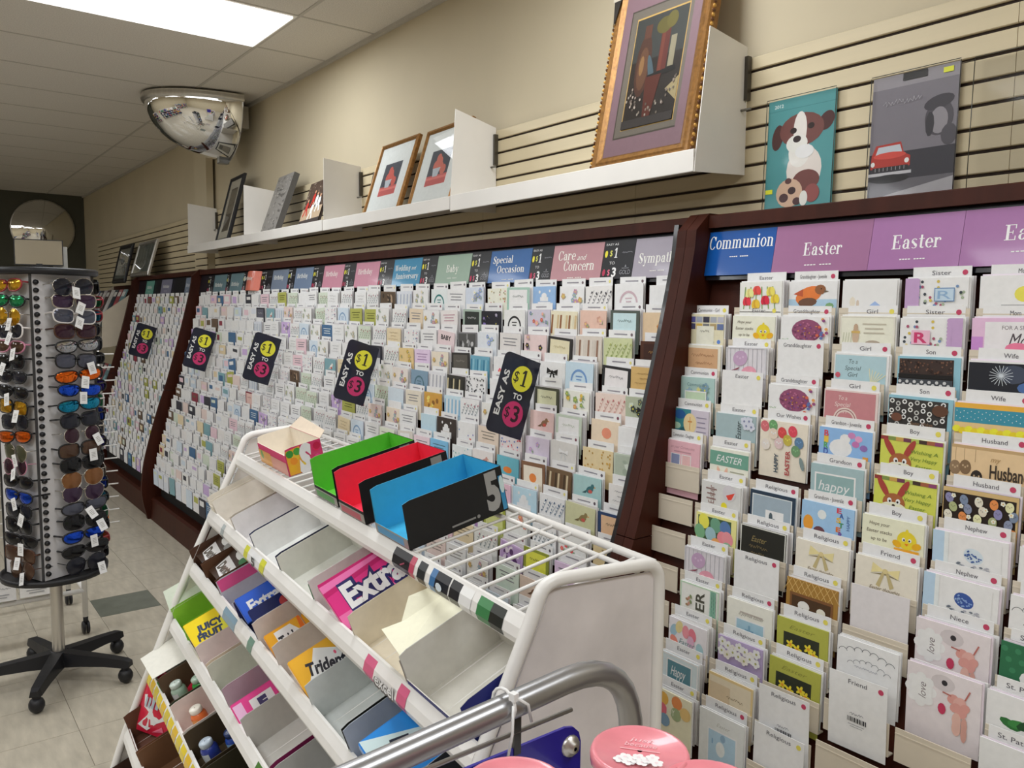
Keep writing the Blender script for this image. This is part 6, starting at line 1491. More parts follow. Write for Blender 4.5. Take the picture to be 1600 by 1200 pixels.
# fourth tier
def gflap(mb, a, b, d, hs, hb):
    P = [(a + .002, .0, hs * .9), (a + .002, d, hs), (a - .02, d, hs + .055), (a - .03, .01, hs + .05)]
    mb.poly(P, 'cfd8c8'); mb.poly([(x - .0008, y, z) for x, y, z in P][::-1], 'cfd8c8')
def gart(mb, a, b, d, hs, hb):
    A = Art(mb, 0, Matrix.Translation((a + .004, .004, .004)) @ Matrix.Rotation(radians(90), 4, 'Z') @ Matrix.Rotation(radians(-62), 4, 'X'))
    A.rect(0, 0, d * .92, .075, '84c02e'); A.rect(0, .075, d * .92, .10, '9ad03c'); A.poly([(.01, .055), (.10, .068), (.02, .072)], '5a9a20'); A.rect(d * .36, .078, d * .48, .094, 'e4f0d8')
    A.poly([(d * .52, .03), (d * .60, .05), (d * .60, .02)], '30380e'); A.rect(d * .6, .026, d * .86, .046, '30380e'); A.text('mint', d * .74, .036, .012, 'c8e098', d * .2)
carton(3, 1.46, 1.665, 'lime green carton with an upright white flap, far end of the fourth tier', '7ab82c', '86b838', hs=.075, flap=gflap, art=gart)
carton(3, 1.30, 1.455, 'kraft carton holding the yellow gum box, fourth tier', '4a4a30', '96866a', hs=.04)
def p_yellow(A, w, l):
    A.rect(-w / 2 + .002, -l / 2 + .002, w / 2 - .002, l / 2 - .002, 'f2c420'); A.ell(w * .1, l * .2, w * .34, l * .2, 'f6d84a', 12); A.text('JUICY', -w * .12, -l * .10, w * .20, '32405a', l * .48, rot=pi / 2 - .1, bold=.06); A.text('FRUIT', w * .14, -l * .16, w * .20, '32405a', l * .46, rot=pi / 2 - .1, bold=.06); A.ell(w * .36, l * .30, w * .07, l * .09, 'd87858', 10)
pack(3, 1.375, .085, .056, 'yellow gum box with dark lettering on the fourth tier', (.125, .16, .022), 'f0b818', p_yellow, (0, radians(22), 0))
carton(3, 1.165, 1.295, 'pinkish white empty carton on the fourth tier, beside the yellow box', 'd8c8b8', 'd8cac6', hs=.088)
carton(3, .995, 1.16, 'pale greenish empty carton on the fourth tier', 'd0c8a8', 'c4c4b8', hs=.085)
carton(3, .835, .99, 'mauve lined carton holding a pink gum pack, fourth tier', 'b87aa8', 'b8a4b0', hs=.095, near=.45)
def p_pink2(A, w, l):
    A.rect(-w / 2 + .002, -l / 2 + .002, w / 2 - .002, l / 2 - .002, 'd8408a'); A.ell(w * .05, l * .3, w * .3, l * .14, 'c02050', 12); A.rect(-w * .3, -l * .24, w * .3, l * .12, 'f0ecf0'); A.text('E', 0, -l * .06, w * .4, '3a3060', l * .14, rot=pi / 2, bold=.08); A.rect(-w * .4, -l * .48, w * .4, -l * .34, 'eab0d0')
pack(3, .912, .08, .034, 'small pink gum pack with a white label on the fourth tier', (.075, .16, .014), 'd03880', p_pink2, (0, radians(45), 0))
carton(3, .60, .83, 'grey empty carton next to the pink gum pack, fourth tier', '8a2050', 'bcbab4', hs=.088)
carton(3, .37, .595, 'teal edged empty carton on the fourth tier near the bottom picture edge', '48a0b0', 'b0b0ac', hs=.085)
carton(3, .05, .365, 'plain carton at the near end of the fourth tier', 'b0aaa0', 'bab6ae', hs=.08)
# fifth tier
def wflap(mb, a, b, d, hs, hb):
    P = [(a - .012, -.012, hs + .012), (b - .02, -.006, hs + .006), (b, .10, hs + .014), (b, d, hs + .02), (a, d, hs + .03)]
    mb.poly(P, 'd4d2c8'); mb.poly([(x, y, z - .001) for x, y, z in P][::-1], 'd4d2c8')
def chk(mb, a, b, d, hs, hb):
    A = Art(mb, 0, Matrix.Translation((b + .0006, 0, 0)) @ Matrix.Rotation(radians(90), 4, 'Z')); A.rect(.0, .0, d, hs, '2e8a3e')
    for i in range(16):
        for j in range(5):
            if (i + j) % 2: A.rect(d * i / 16, hs * j / 5, d * (i + 1) / 16, hs * (j + 1) / 5, '1e5a28')
    A2 = Art(mb, -.0006); A2.poly([(b - .05, hs * .35), (b - .02, hs * .2), (b - .02, hs * .6), (b - .045, hs * .7)], '1a1c1a')
carton(4, 1.49, 1.665, 'closed white topped carton with green chequered side, far end of the fifth tier', 'd4d2c8', 'd4d2c8', hs=.075, flap=wflap, art=chk, hf=.06)
carton(4, 1.30, 1.485, 'dark brown carton holding green mint bottles, fifth tier', '2e3a22', '54402e', hs=.088)
carton(4, 1.125, 1.295, 'pinkish carton holding an orange bottle, fifth tier', 'd8d0c8', 'd2c2bc', hs=.088)
carton(4, .935, 1.12, 'dark brown carton holding blue mint bottles, fifth tier', '3a3020', '443826', hs=.088)
carton(4, .70, .93, 'dark green brown carton on the fifth tier', '2c2c1c', '343020', hs=.085)
carton(4, .40, .695, 'brown carton on the fifth tier below the grey ones', '4a3a28', '5a4a34', hs=.085)
def bottle(k, u, dv, label, col, cap, lab):
    loc, al = on_tier(k, u, dv, .0)
    t = empty('mint_bottle', loc, (al, 0, RANG), label, 'bottle', 'mint bottles on the fifth tier'); t.scale = (.82, .82, .82)
    mb = MB(); mb.lathe([(.002, 0), (.022, 0), (.026, .006), (.027, .03), (.026, .052), (.020, .060), (.018, .062), (.002, .062)], 16, col); mb.build('body', GLOSS, t)
    mb = MB(); mb.lathe([(.019, .061), (.021, .063), (.021, .076), (.018, .079), (.002, .079)], 16, cap); mb.build('cap', GLOSS, t)
    mb = MB(); mb.lathe([(.0272, .014), (.0276, .03), (.0270, .046)], 10, lab, a0=radians(-150), a1=radians(-20)); mb.build('label', GLOSS, t)
bottle(4, 1.442, .04, 'green mint bottle with white label, nearest the rail of the three', '9ab0a0', 'b8c4bc', 'e0e4e0')
bottle(4, 1.40, .095, 'green mint bottle in the middle of the three', '2c9a40', 'b0c8b4', '3aa84c')
bottle(4, 1.385, .155, 'green mint bottle at the back of the three', '1e7a34', '2a7a3c', '48a858')
bottle(4, 1.245, .055, 'orange bottle alone in the pinkish carton', 'e07038', 'e8d8cc', 'e89a58')
bottle(4, 1.065, .04, 'blue mint bottle with pale label, nearest the rail of the three', '2a3a8a', 'a8b4c0', 'ccd4e0')
bottle(4, 1.04, .10, 'blue mint bottle with light blue label, middle of the three', '2448a0', '283a6a', '8ab4e0')
bottle(4, 1.03, .16, 'white mint bottle at the back beside the blue ones', 'c4c8cc', 'c8ccd0', 'd8dadc')
# sixth and seventh tiers
carton(5, 1.42, 1.66, 'brown carton holding red sweet pouches, far end of the sixth tier', '7a5238', '5a3828', hs=.085, hf=.04)
carton(5, 1.17, 1.415, 'brown empty carton next to the red pouches, sixth tier', '6a4a32', '6a4a32', hs=.085)
carton(5, .90, 1.165, 'tan carton with an orange inside on the sixth tier', '8a6a48', 'b07a40', hs=.08)
carton(6, 1.40, 1.66, 'brown carton on the lowest tier at the bottom picture edge', '5e4230', '3e2a20', hs=.08)
def pouch(u, dv, label, rz):
    loc, al = on_tier(5, u, dv, .010)
    t = empty('sweet_pouch', loc, (0, 0, 0), label, 'sweets', 'red sweet pouches on the sixth tier')
    t.rotation_euler = (Matrix.Rotation(RANG + rz + .35, 3, 'Z') @ Matrix.Rotation(al - radians(40), 3, 'X')).to_euler()
    mb = MB(); w, h = .150, .185; n = 8; vs = []; fs = []
    for j in range(n + 1):
        for i in range(n + 1):
            a, b = i / n, j / n; bulge = .020 * sin(pi * a) * sin(pi * b) ** .6
            vs.append((w * (a - .5), -bulge, h * b))
    for j in range(n):
        for i in range(n): fs.append((j * (n + 1) + i, j * (n + 1) + i + 1, (j + 1) * (n + 1) + i + 1, (j + 1) * (n + 1) + i))
    mb.faces(vs, fs, 'c82440', 0, True); mb.faces([(x, -y * .6 + .004, z) for x, y, z in vs], [f[::-1] for f in fs], 'b01c38', 0, True)
    mb.build('pouch', GLOSS, t)
    mb = MB()
    def S_(pts, c, off):
        P = []
        for a, b in pts: P.append((w * (a - .5), -.020 * sin(pi * a) * sin(pi * b) ** .6 - off, h * b))
        cx = sum(p[0] for p in P) / len(P); cz = sum(p[2] for p in P) / len(P)
        ca = cx / w + .5; cb = cz / h; C_ = (cx, -.020 * sin(pi * ca) * sin(pi * cb) ** .6 - off, cz)
        for i in range(len(P)): mb.poly([P[i], P[(i + 1) % len(P)], C_], c)
    S_([(.12, .10), (.45, .06), (.72, .22), (.92, .30), (.90, .56), (.55, .66), (.22, .60), (.30, .42), (.5, .40), (.40, .24)], 'e8e4e8', .0016)
    for k in range(5): S_([(.30 + .11 * k, .44), (.37 + .11 * k, .42), (.39 + .11 * k, .58), (.32 + .11 * k, .60)], 'a8b4bc', .0024)
    S_([(.2, .8), (.4, .9), (.6, .84), (.42, .76)], 'e88090', .0016); S_([(.60, .06), (.9, .10), (.85, .18)], 'e87088', .0020)
    mb.build('print', GLOSS, t)
pouch(1.60, .045, 'red and white sweet pouch, nearest the rail', 0.15)
pouch(1.49, .10, 'red and white sweet pouch, behind the other red pouch', -0.1)
# ------------------------------------------------------------------ revolving sunglasses stand
SX, SY = -3.955, -1.60
stand = empty('sunglasses_stand', (SX, SY, 0), (0, 0, 0), 'revolving sunglasses stand on a black five-legged caster base', 'display stand')
A0 = radians(-21)
GREYP = mat('pale_grey_panel', 'c9c7c8', rough=0.5, noise=0.05, nscale=8)
HS = .134
corner = [(.1895 * cos(A0 + k * pi / 2), .1895 * sin(A0 + k * pi / 2)) for k in range(4)]
for k in range(4):
    (x0, y0), (x1, y1) = corner[k], corner[(k + 1) % 4]
    mb = MB(); nx, ny = cos(A0 + pi / 4 + k * pi / 2), sin(A0 + pi / 4 + k * pi / 2)
    mb.prism([(x0, y0), (x1, y1), (x1 - nx * .004, y1 - ny * .004), (x0 - nx * .004, y0 - ny * .004)], .51, 1.785, 'z'); mb.build('display_panel', GREYP, stand)
    mb = MB(); c, s_ = corner[k]; mb.box(c - .005, c + .005, s_ - .005, s_ + .005, .51, 1.785, '2c2c2e'); mb.build('corner_strip', GLOSS, stand)
mb = MB(); mb.lathe([(.002, 1.784), (.205, 1.784), (.212, 1.79), (.212, 1.806), (.205, 1.812), (.002, 1.812)], 32); mb.build('top_disc', BLACK, stand)
mb = MB(); mb.lathe([(.002, .484), (.19, .484), (.207, .489), (.21, .513), (.20, .513), (.198, .507), (.002, .507)], 36); mb.build('bottom_tray', BLACK, stand)
mb = MB(); mb.lathe([(.025, .11), (.025, .485)], 16); mb.build('pole', STEEL, stand)
mb = MB(); mb.lathe([(.002, .07), (.05, .07), (.055, .09), (.045, .115), (.032, .135), (.027, .137)], 20); mb.build('hub', BLACK, stand)
for k in range(5):
    a = radians(-24 + 72 * k); M_ = Matrix.Rotation(a, 4, 'Z')
    mb = MB()
    sec = [(.03, .034, .070, .135), (.12, .032, .078, .126), (.22, .028, .080, .118), (.31, .024, .074, .108), (.33, .020, .076, .100)]
    vs = []; fs = []
    for (r, w, z0, z1) in sec: vs += [M_ @ Vector(p) for p in ((r, -w, z0), (r, w, z0), (r, w * .7, z1), (r, -w * .7, z1))]
    for i in range(len(sec) - 1):
        for j in range(4): fs.append((i * 4 + j, i * 4 + (j + 1) % 4, i * 4 + 4 + (j + 1) % 4, i * 4 + 4 + j))
    fs.append((len(vs) - 4, len(vs) - 3, len(vs) - 2, len(vs) - 1)); mb.faces(vs, fs, '1a1a1c'); leg = mb.build('leg', BLACK, stand)
    mb = MB(); R_ = M_ @ Matrix.Translation((.305, 0, .034)) @ Matrix.Rotation(radians(90), 4, 'X') @ Matrix.Rotation(radians(30), 4, 'Y')
    mb.sphere(tuple((M_ @ Vector((.305, 0, .0345)))), (.034, .031, .034), 14); mb.sphere(tuple((M_ @ Vector((.305, 0, .064)))), .018, 10); mb.build('caster', BLACK, leg)
FACE = [A0 + pi / 4 + k * pi / 2 for k in range(4)]      # outward normals: right, back right, back left, left
knm = MB(); knm.lathe([(.002, .014), (.009, .012), (.011, .004), (.010, 0)], 10, '151517'); kme = knm.mesh('holder_knob', BLACK)
def face_loc(f, u, out, z):
    a = FACE[f]; n = (cos(a), sin(a)); tg = (-sin(a), cos(a))      # tangent to the viewer's right
    return Vector((SX + n[0] * (HS + out) + tg[0] * u, SY + n[1] * (HS + out) + tg[1] * u, z))
for f, us in ((0, -.114),):
    for k in range(39):
        z = 1.752 - .0328 * k
        if z < .53: break
        p = face_loc(f, us, 0, z) - Vector((SX, SY, 0)); inst('holder_knob', kme, stand, p, (0, radians(90), FACE[f]))
# mirror board on top
t = empty('counter_mirror', (SX + .02, SY - .012, 1.812), (radians(0), radians(-7), radians(-9)), 'small rectangular tilting mirror with black edge on top of the sunglasses stand', 'mirror')
mb = MB(); mb.box(-.004, .004, -.090, .090, .013, .123, '1c1c1c'); mb.build('frame', BLACK, t)
mb = MB(); mb.box(.004, .0052, -.086, .086, .017, .119); mb.build('mirror_glass', mat('mirror_glass', (.8, .8, .78), rough=.08, metal=1.0, noise=.02), t)
mb = MB(); mb.box(-.03, .03, -.03, .03, .0, .006, '202020'); mb.box(-.008, .008, -.012, .012, .004, .02, '202020'); mb.build('mount', BLACK, t)
mb = MB(); mb.box(-.03, -.018, .05, .105, .002, .10, 'b8b8b4'); mb.build('back_board', PRINT, t)
# ---- sunglasses
def outline(style):
    n = 18; o = []
    for i in range(n):
        a = 2 * pi * i / n; c, s_ = cos(a), sin(a)
        if style == 'aviator': x, z = .033 * c * (1 + .10 * s_) , .027 * s_ - .004 * (1 if s_ < 0 else 0) + .003 * c * (s_ < 0)
        elif style == 'round': x, z = .027 * c, .026 * s_
        elif style == 'sport': x, z = .038 * math.copysign(abs(c) ** .8, c), .019 * math.copysign(abs(s_) ** .9, s_) + .004 * c * c
        elif style == 'square': x, z = .033 * math.copysign(abs(c) ** .5, c), .023 * math.copysign(abs(s_) ** .6, s_)
        else: x, z = .034 * math.copysign(abs(c) ** .62, c) * (1 + .06 * s_), .023 * math.copysign(abs(s_) ** .7, s_)
        o.append((x, z))
    return o
LM = {}
def lens_mat(nm):
    if nm not in LM:
        c, r, m_ = {'dark': ('25262e', .08, .3), 'grey': ('4a4c58', .1, .3), 'purple': ('3c2c40', .08, .3), 'maroon': ('38222c', .08, .3), 'brown': ('4e3a2e', .1, .3), 'amber': ('7a5232', .1, .4),
                    'orange': ('d8641e', .12, .85), 'gold': ('c89a2c', .12, .85), 'yellow': ('d8c020', .12, .7), 'blue': ('1e4ac0', .1, .85), 'teal': ('1a7a9a', .1, .85), 'green': ('2a8a5a', .12, .8), 'silver': ('9a9a9c', .08, .95), 'black': ('141416', .12, .2), 'violet': ('3c2a9a', .12, .7), 'olive': ('4e4e3a', .12, .3)}[nm]
        LM[nm] = mat(nm + '_lens', c, rough=r, metal=m_, noise=.08, nscale=30)
    return LM[nm]
FM = {'black': mat('black_frame', '17171a', rough=.25, noise=.05), 'white': mat('pale_frame', 'cfcac8', rough=.3, noise=.05), 'tort': mat('brown_frame', '4a2c1c', rough=.3, noise=.3, nscale=60), 'metal': mat('metal_frame', (.5, .46, .4), rough=.25, metal=.9, noise=.05), 'red': mat('red_frame', '8a2c34', rough=.3, noise=.05), 'pink': mat('pink_frame', 'b87a90', rough=.3, noise=.05)}
SM = {}
def sg_mesh(kind, style, mt):
    k = (kind, style, mt.name)
    if k in SM: return SM[k]
    o = outline(style); mb = MB(); cx = .0375 if style != 'sport' else .040
    thin = style in ('aviator', 'round')
    if kind == 'lens':
        C_ = (0, -.0055, 0); rim = [(x, .004 * (x / .035) ** 2, z) for x, z in o]; mid = [(x * .6, -.0035 + .0015 * (x / .035) ** 2, z * .6) for x, z in o]
        n = len(o)
        vs = [C_] + mid + rim; fs = [(0, 1 + i, 1 + (i + 1) % n) for i in range(n)] + [(1 + i, 1 + n + i, 1 + n + (i + 1) % n, 1 + (i + 1) % n) for i in range(n)]
        mb.faces(vs, fs, 'ffffff', 0, True)
    elif kind == 'frame':
        for s_ in (-1, 1): mb.tube([(s_ * (cx + x), .004 * (x / .035) ** 2 + .001, z) for x, z in o], .0016 if thin else .0028, 6, closed=True)
        b = .008 if thin else .006
        mb.tube([(-(cx - .031), 0, b), (-.004, -.004, b + .003), (.004, -.004, b + .003), ((cx - .031), 0, b)], .0018 if thin else .003, 6)
    else:   # temple: hinge at the outer rim going back to the holder
        s_ = -1 if kind == 'templeL' else 1; x = s_ * (cx + .034)
        mb.tube([(x, .003, .010), (x + s_ * .003, .010, .010), (x + s_ * .003, .062, .008)], [.0024, .003, .0034] if not thin else .0014, 6)
    SM[k] = mb.mesh({'lens': 'lens', 'frame': 'frame'}.get(kind, 'temple'), mt); return SM[k]
tgm = MB(); tgm.box(-.013, .013, -.0004, .0004, -.040, 0, 'e6e4e0'); A_ = Art(tgm, -.0004)
for i in range(4): A_.rect(-.007, -.012 - .005 * i, .007, -.0135 - .005 * i, '8a8680')
tgme = tgm.mesh('price_tag', PRINT)
RF = [('aviator', 'dark', 'metal'), ('wayfarer', 'purple', 'metal'), ('wayfarer', 'grey', 'white'), ('wayfarer', 'maroon', 'tort'), ('sport', 'silver', 'black'), ('wayfarer', 'grey', 'black'), ('sport', 'orange', 'black'), ('sport', 'blue', 'black'), ('sport', 'teal', 'black'), ('wayfarer', 'dark', 'black'),
      ('round', 'maroon', 'metal'), ('square', 'brown', 'black'), ('wayfarer', 'black', 'black'), ('aviator', 'amber', 'metal'), ('aviator', 'purple', 'metal'), ('sport', 'grey', 'black'), ('wayfarer', 'black', 'black'), ('sport', 'blue', 'black'), ('sport', 'black', 'black'), ('aviator', 'dark', 'black')]
LF = [('sport', 'gold', 'red'), ('sport', 'green', 'black'), ('aviator', 'gold', 'metal'), ('wayfarer', 'dark', 'white'), ('sport', 'brown', 'pink'), ('wayfarer', 'black', 'black'), ('sport', 'dark', 'black'), ('sport', 'black', 'black'), ('square', 'gold', 'black'), ('wayfarer', 'dark', 'black'),
      ('sport', 'orange', 'black'), ('aviator', 'olive', 'metal'), ('round', 'maroon', 'pink'), ('sport', 'black', 'black'), ('sport', 'blue', 'black'), ('wayfarer', 'dark', 'black'), ('square', 'black', 'black'), ('sport', 'black', 'black'), ('square', 'brown', 'tort'), ('aviator', 'brown', 'tort')]
BF = [('wayfarer', 'black', 'black'), ('sport', 'green', 'red'), ('sport', 'teal', 'red'), ('sport', 'grey', 'black'), ('wayfarer', 'grey', 'black'), ('sport', 'dark', 'black'), ('sport', 'yellow', 'black'), ('sport', 'violet', 'black'), ('square', 'green', 'white'), ('wayfarer', 'blue', 'black'),
      ('wayfarer', 'grey', 'metal'), ('sport', 'violet', 'black'), ('wayfarer', 'black', 'black'), ('aviator', 'brown', 'metal'), ('wayfarer', 'blue', 'black'), ('sport', 'teal', 'black'), ('aviator', 'green', 'white'), ('wayfarer', 'dark', 'black'), ('sport', 'orange', 'red'), ('wayfarer', 'black', 'black')]
rs = random.Random(31)
LN = {'dark': 'smoky', 'grey': 'grey tinted', 'purple': 'plum tinted', 'maroon': 'dark maroon', 'brown': 'brown', 'amber': 'amber', 'orange': 'mirrored orange', 'gold': 'mirrored gold', 'yellow': 'mirrored yellow', 'blue': 'mirrored blue', 'teal': 'mirrored teal', 'green': 'mirrored green', 'silver': 'mirrored silver', 'black': 'black', 'violet': 'violet', 'olive': 'olive'}
for f, rows, side in ((0, RF, 'right-hand panel'), (3, LF, 'left-hand panel'), (1, BF, 'rear right panel')):
    for k, (st, ln, fr) in enumerate(rows):
        z = 1.738 - .0622 * k
        loc = face_loc(f, {0: .022, 3: .03, 1: -.02}[f] + rs.uniform(-.006, .006), {0: .056, 3: .034, 1: .056}[f], z)
        t = empty('sunglasses', loc, (radians(rs.uniform(-6, 2)), radians(rs.uniform(-4, 4)), FACE[f] + pi / 2 + radians(rs.uniform(-6, 6))),
                  '%s lensed sunglasses, %s row of the %s of the stand' % (LN[ln], ORD[k] if k < 16 else ['fourth lowest', 'third lowest', 'second lowest', 'lowest'][k - 16], side), 'sunglasses', 'sunglasses on the revolving stand')
        cx = .0375 if st != 'sport' else .040
        t.scale = (1.28, 1.28, 1.28)
        for s_ in (-1, 1): inst('lens', sg_mesh('lens', st, lens_mat(ln)), t, (s_ * cx, 0, 0), (0, 0, 0))
        inst('frame', sg_mesh('frame', st, FM[fr]), t)
        inst('temple', sg_mesh('templeL', st, FM[fr]), t); inst('temple', sg_mesh('templeR', st, FM[fr]), t)
        if rs.random() < .6: inst('price_tag', tgme, t, (rs.uniform(-.01, .05), -.012, -.004), (radians(rs.uniform(-20, 0)), radians(rs.uniform(-25, 25)), 0))

# ------------------------------------------------------------------ white wire rack behind the stand
wr = empty('wire_rack', (-4.7, -1.41, 0), (0, 0, 0), 'white wire rack on casters, half hidden behind the sunglasses stand', 'display rack')
def wt(nm, path, r):
    mb = MB(); mb.tube(path, r, 8); return mb.build(nm, ENAMEL, wr)
for x in (.25, -.25):
    wt('leg', [(x, .0, .09), (x, .0, 1.25)], .013); wt('leg', [(x, -1.15, .09), (x, -1.15, 1.25)], .013)
    wt('side_bar', [(x, .0, .225), (x, -1.15, .225)], .013)
    for y in (0, -1.15):
        mb = MB(); R_ = Matrix.Translation((x, y, .034)) @ Matrix.Rotation(radians(90), 4, 'X')
        for off in (-.016, .004): mb.lathe([(.002, off), (.027, off), (.032, off + .003), (.032, off + .010), (.027, off + .013), (.002, off + .013)], 14, M_=R_)
        mb.tube([(x, y, .05), (x, y, .095)], .012, 8); mb.build('caster', BLACK, wr)
wt('cross_bar', [(.25, 0, .225), (-.25, 0, .225)], .012); wt('cross_bar', [(.25, -1.15, .225), (-.25, -1.15, .225)], .012)
mb = MB(); mb.prism([(.25, .0), (.25, -.02), (-.05, -.02), (-.05, .0)], .10, .24, 'z'); 
wm = MB(); wm.tube([(.27, .17, 0), (.27, -1.15, 0)], .0035, 6, 'd8d6d2'); wme = wm.mesh('rack_wire', ENAMEL)
for k in range(14): inst('rack_wire', wme, wr, (0, 0, .56 + .066 * k))
for yv in (.10, -.25, -.60, -.95): wt('upright_wire', [(.268, yv, .54), (.268, yv, 1.44)], .004)
rp = random.Random(4)
WPL = ['white boxed pack', 'white lettered pack', 'pale grey pack', 'white folded pack']
for k in range(7):
    mb = MB(); w = .14; mb.box(-.03, .03, -w / 2, w / 2, 0, .10, ('dcdad6', 'd0cecc', 'e4e2e0')[k % 3]); M_ = Matrix.Translation((.0306, 0, 0)) @ Matrix.Rotation(radians(90), 4, 'Z')
    A = Art(mb, 0, M_); A.script(-w * .35, w * .35, .06, .012, '3a3a3c', 9); A.lines(-w * .3, w * .3, .03, 2, .012, .004, '8a8a8c')
    o = mb.build('boxed_pack', PRINT, None, (-4.47 + .02, -1.62 - .155 * k, .2405), (0, radians(-20), radians(rp.uniform(-5, 5)))); tag(o, 'white lettered pack on the lower bar of the wire rack, %s from the aisle end' % ['first', 'second', 'third', 'fourth', 'fifth', 'sixth', 'seventh'][k], 'pack', 'white packs on the wire rack')
for k, (z, c, y) in enumerate([(1.30, 'd8d6d4', -1.85), (1.15, 'c8c6c4', -1.87), (1.0, 'dedcda', -1.83), (.85, 'd4d2d0', -1.86), (.70, 'e0dedc', -1.84), (.55, 'cfcdca', -1.85)]):
    mb = MB(); mb.box(-.02, .0, -.07, .07, -.13, 0, c); M_ = Matrix.Translation((.0006, 0, 0)) @ Matrix.Rotation(radians(90), 4, 'Z'); A = Art(mb, 0, M_); A.rect(-.05, -.09, .05, -.04, '5a5a5e'); A.lines(-.05, .05, -.105, 1, 1, .006, '9a9a9c')
    o = mb.build('hanging_pack', PRINT, None, (-4.395, y, z + .10)); tag(o, 'white hanging pack with a grey label, %s from the top on the wire rack' % ORD[k], 'pack', 'hanging packs on the wire rack')
mb = MB(); mb.prism([(-.03, 0), (.03, 0), (.034, .05), (.02, .075), (-.02, .075), (-.034, .05)], -.015, .015, 'x', 'd87a28'); mb.box(.0155, .016, -.02, .02, .015, .045, '5a2a1a')
o = mb.build('snack_bag', GLOSS, None, (-4.395, -1.33, .585)); tag(o, 'small orange bag hanging at the right end of the white wire rack', 'bag')
# magazine rack far beyond the card racks
mr = empty('magazine_rack', (-9.5, 0, 0), (0, 0, 0), 'beige stepped magazine rack far beyond the card racks', 'magazine rack')
for x in (.75, -.75):
    for pts in ([(-.06, 1.88), (-.47, 1.585), (-.485, 1.245), (-.217, 1.28), (-.06, 1.28)], [(-.30, 1.10), (-.525, .86), (-.55, .635), (-.395, .69), (-.30, .72)]):
        mb = MB(); mb.prism(pts, x - .012, x + .012, 'x', 'c4b596'); mb.build('side_panel', BEIGE, mr)
mb = MB(); mb.box(-.74, .74, -.06, -.02, .0, 1.88, '3a3630'); mb.build('back_panel', WOOD, mr)
for (y, z) in ((-.40, 1.27), (-.48, .66), (-.3, .02)):
    mb = MB(); mb.box(-.738, .738, y, -.06, z, z + .02, '5a5248'); mb.build('shelf', WOOD, mr)
mb = MB(); mb.box(-.75, .75, -.5, -.06, .002, .12, '2a2622'); mb.build('plinth', DARK, mr)
rm = random.Random(12)
MC = ('5a6a8a', '3a3a40', 'b0a8a8', '4a3a3a', 'c8c4c0', '2e3a44', '9a4a50', '6a8a90', '8a8a88')
MN = ('slate blue', 'black', 'pale grey', 'dark brown', 'white', 'dark teal', 'red', 'blue green', 'grey')
for (yb, zb, h, n, rn) in ((-.40, 1.44, .42, 8, 'upper'), (-.44, .69, .38, 8, 'lower')):
    for i in range(n):
        mb = MB(); j = (i + (3 if rn == 'lower' else 0)) % 9; mb.box(-.075, .075, 0, .012, 0, h, MC[j]); A = Art(mb, 0); A.rect(-.06, h * .82, .06, h * .94, 'd8d4d0'); A.ell(0, h * .5, .04, .07, sh(MC[j], 1.4), 10); A.lines(-.05, .05, h * .2, 2, .02, .008, 'd0ccc8')
        o = mb.build('magazine', GLOSS, None, (-10.15 + i * .185, yb, zb), (radians(-24), 0, 0)); tag(o, '%s magazine on the %s step of the far magazine rack' % (MN[j], rn), 'magazine', 'magazines on the far rack')

# ------------------------------------------------------------------ silver framed candle rack in the near foreground
cr = empty('candle_rack', (-.56, -1.80, 0), (0, 0, 0), 'silver tubular rack with a blue end panel in the near foreground', 'display rack')
loop = rounded([(0, .272, 1.310), (0, -.32, 1.268), (0, -.32, .06), (0, .272, .06)], .095, 8)
mb = MB(); mb.tube(loop, .0125, 14, closed=True); mb.build('end_frame', SILVER, cr)
mb = MB(); mb.tube([(0.0, .188, 1.272), (0.0, -.25, 1.266)], .0022, 6); mb.build('wire', STEEL, cr)
mb = MB()
r = .02; bp_ = [(.200 - r + r * cos(radians(a)), 1.2565 - r + r * sin(radians(a))) for a in (0, 30, 60, 90)] + [(-.25 + r + r * cos(radians(a)), 1.255 - r + r * sin(radians(a))) for a in (90, 120, 150, 180)] + [(-.25, .5), (.200, .5)]
mb.prism(bp_, -.002, .001, 'x', '231a80'); bpnl = mb.build('end_panel', GLOSS, cr)
mb = MB(); mb.lathe([(.002, .008), (.005, .008), (.006, .004), (.010, .003), (.011, .0)], 14, M_=Matrix.Translation((.001, .186, 1.236)) @ Matrix.Rotation(radians(90), 4, 'Y')); mb.build('bolt', STEEL, bpnl)
for y in (.12, -.1): 
    mb = MB(); mb.box(-.002, .002, y - .004, y + .004, 1.25, 1.286, '2a2a2c'); mb.build('bracket', GLOSS, cr)
mb = MB(); mb.box(.005, .26, -.28, .18, 1.205, 1.213); mb.build('shelf', SHELFW, cr)
for y in (.17, -.26):
    mb = MB(); mb.tube([(.25, y, .002), (.25, y, 1.205)], .010, 10); mb.build('leg', SILVER, cr)
for y in (.272, -.32):
    mb = MB(); mb.tube([(0, y * .9, .0), (0, y * .9, .055)], .011, 10); mb.build('foot', SILVER, cr)
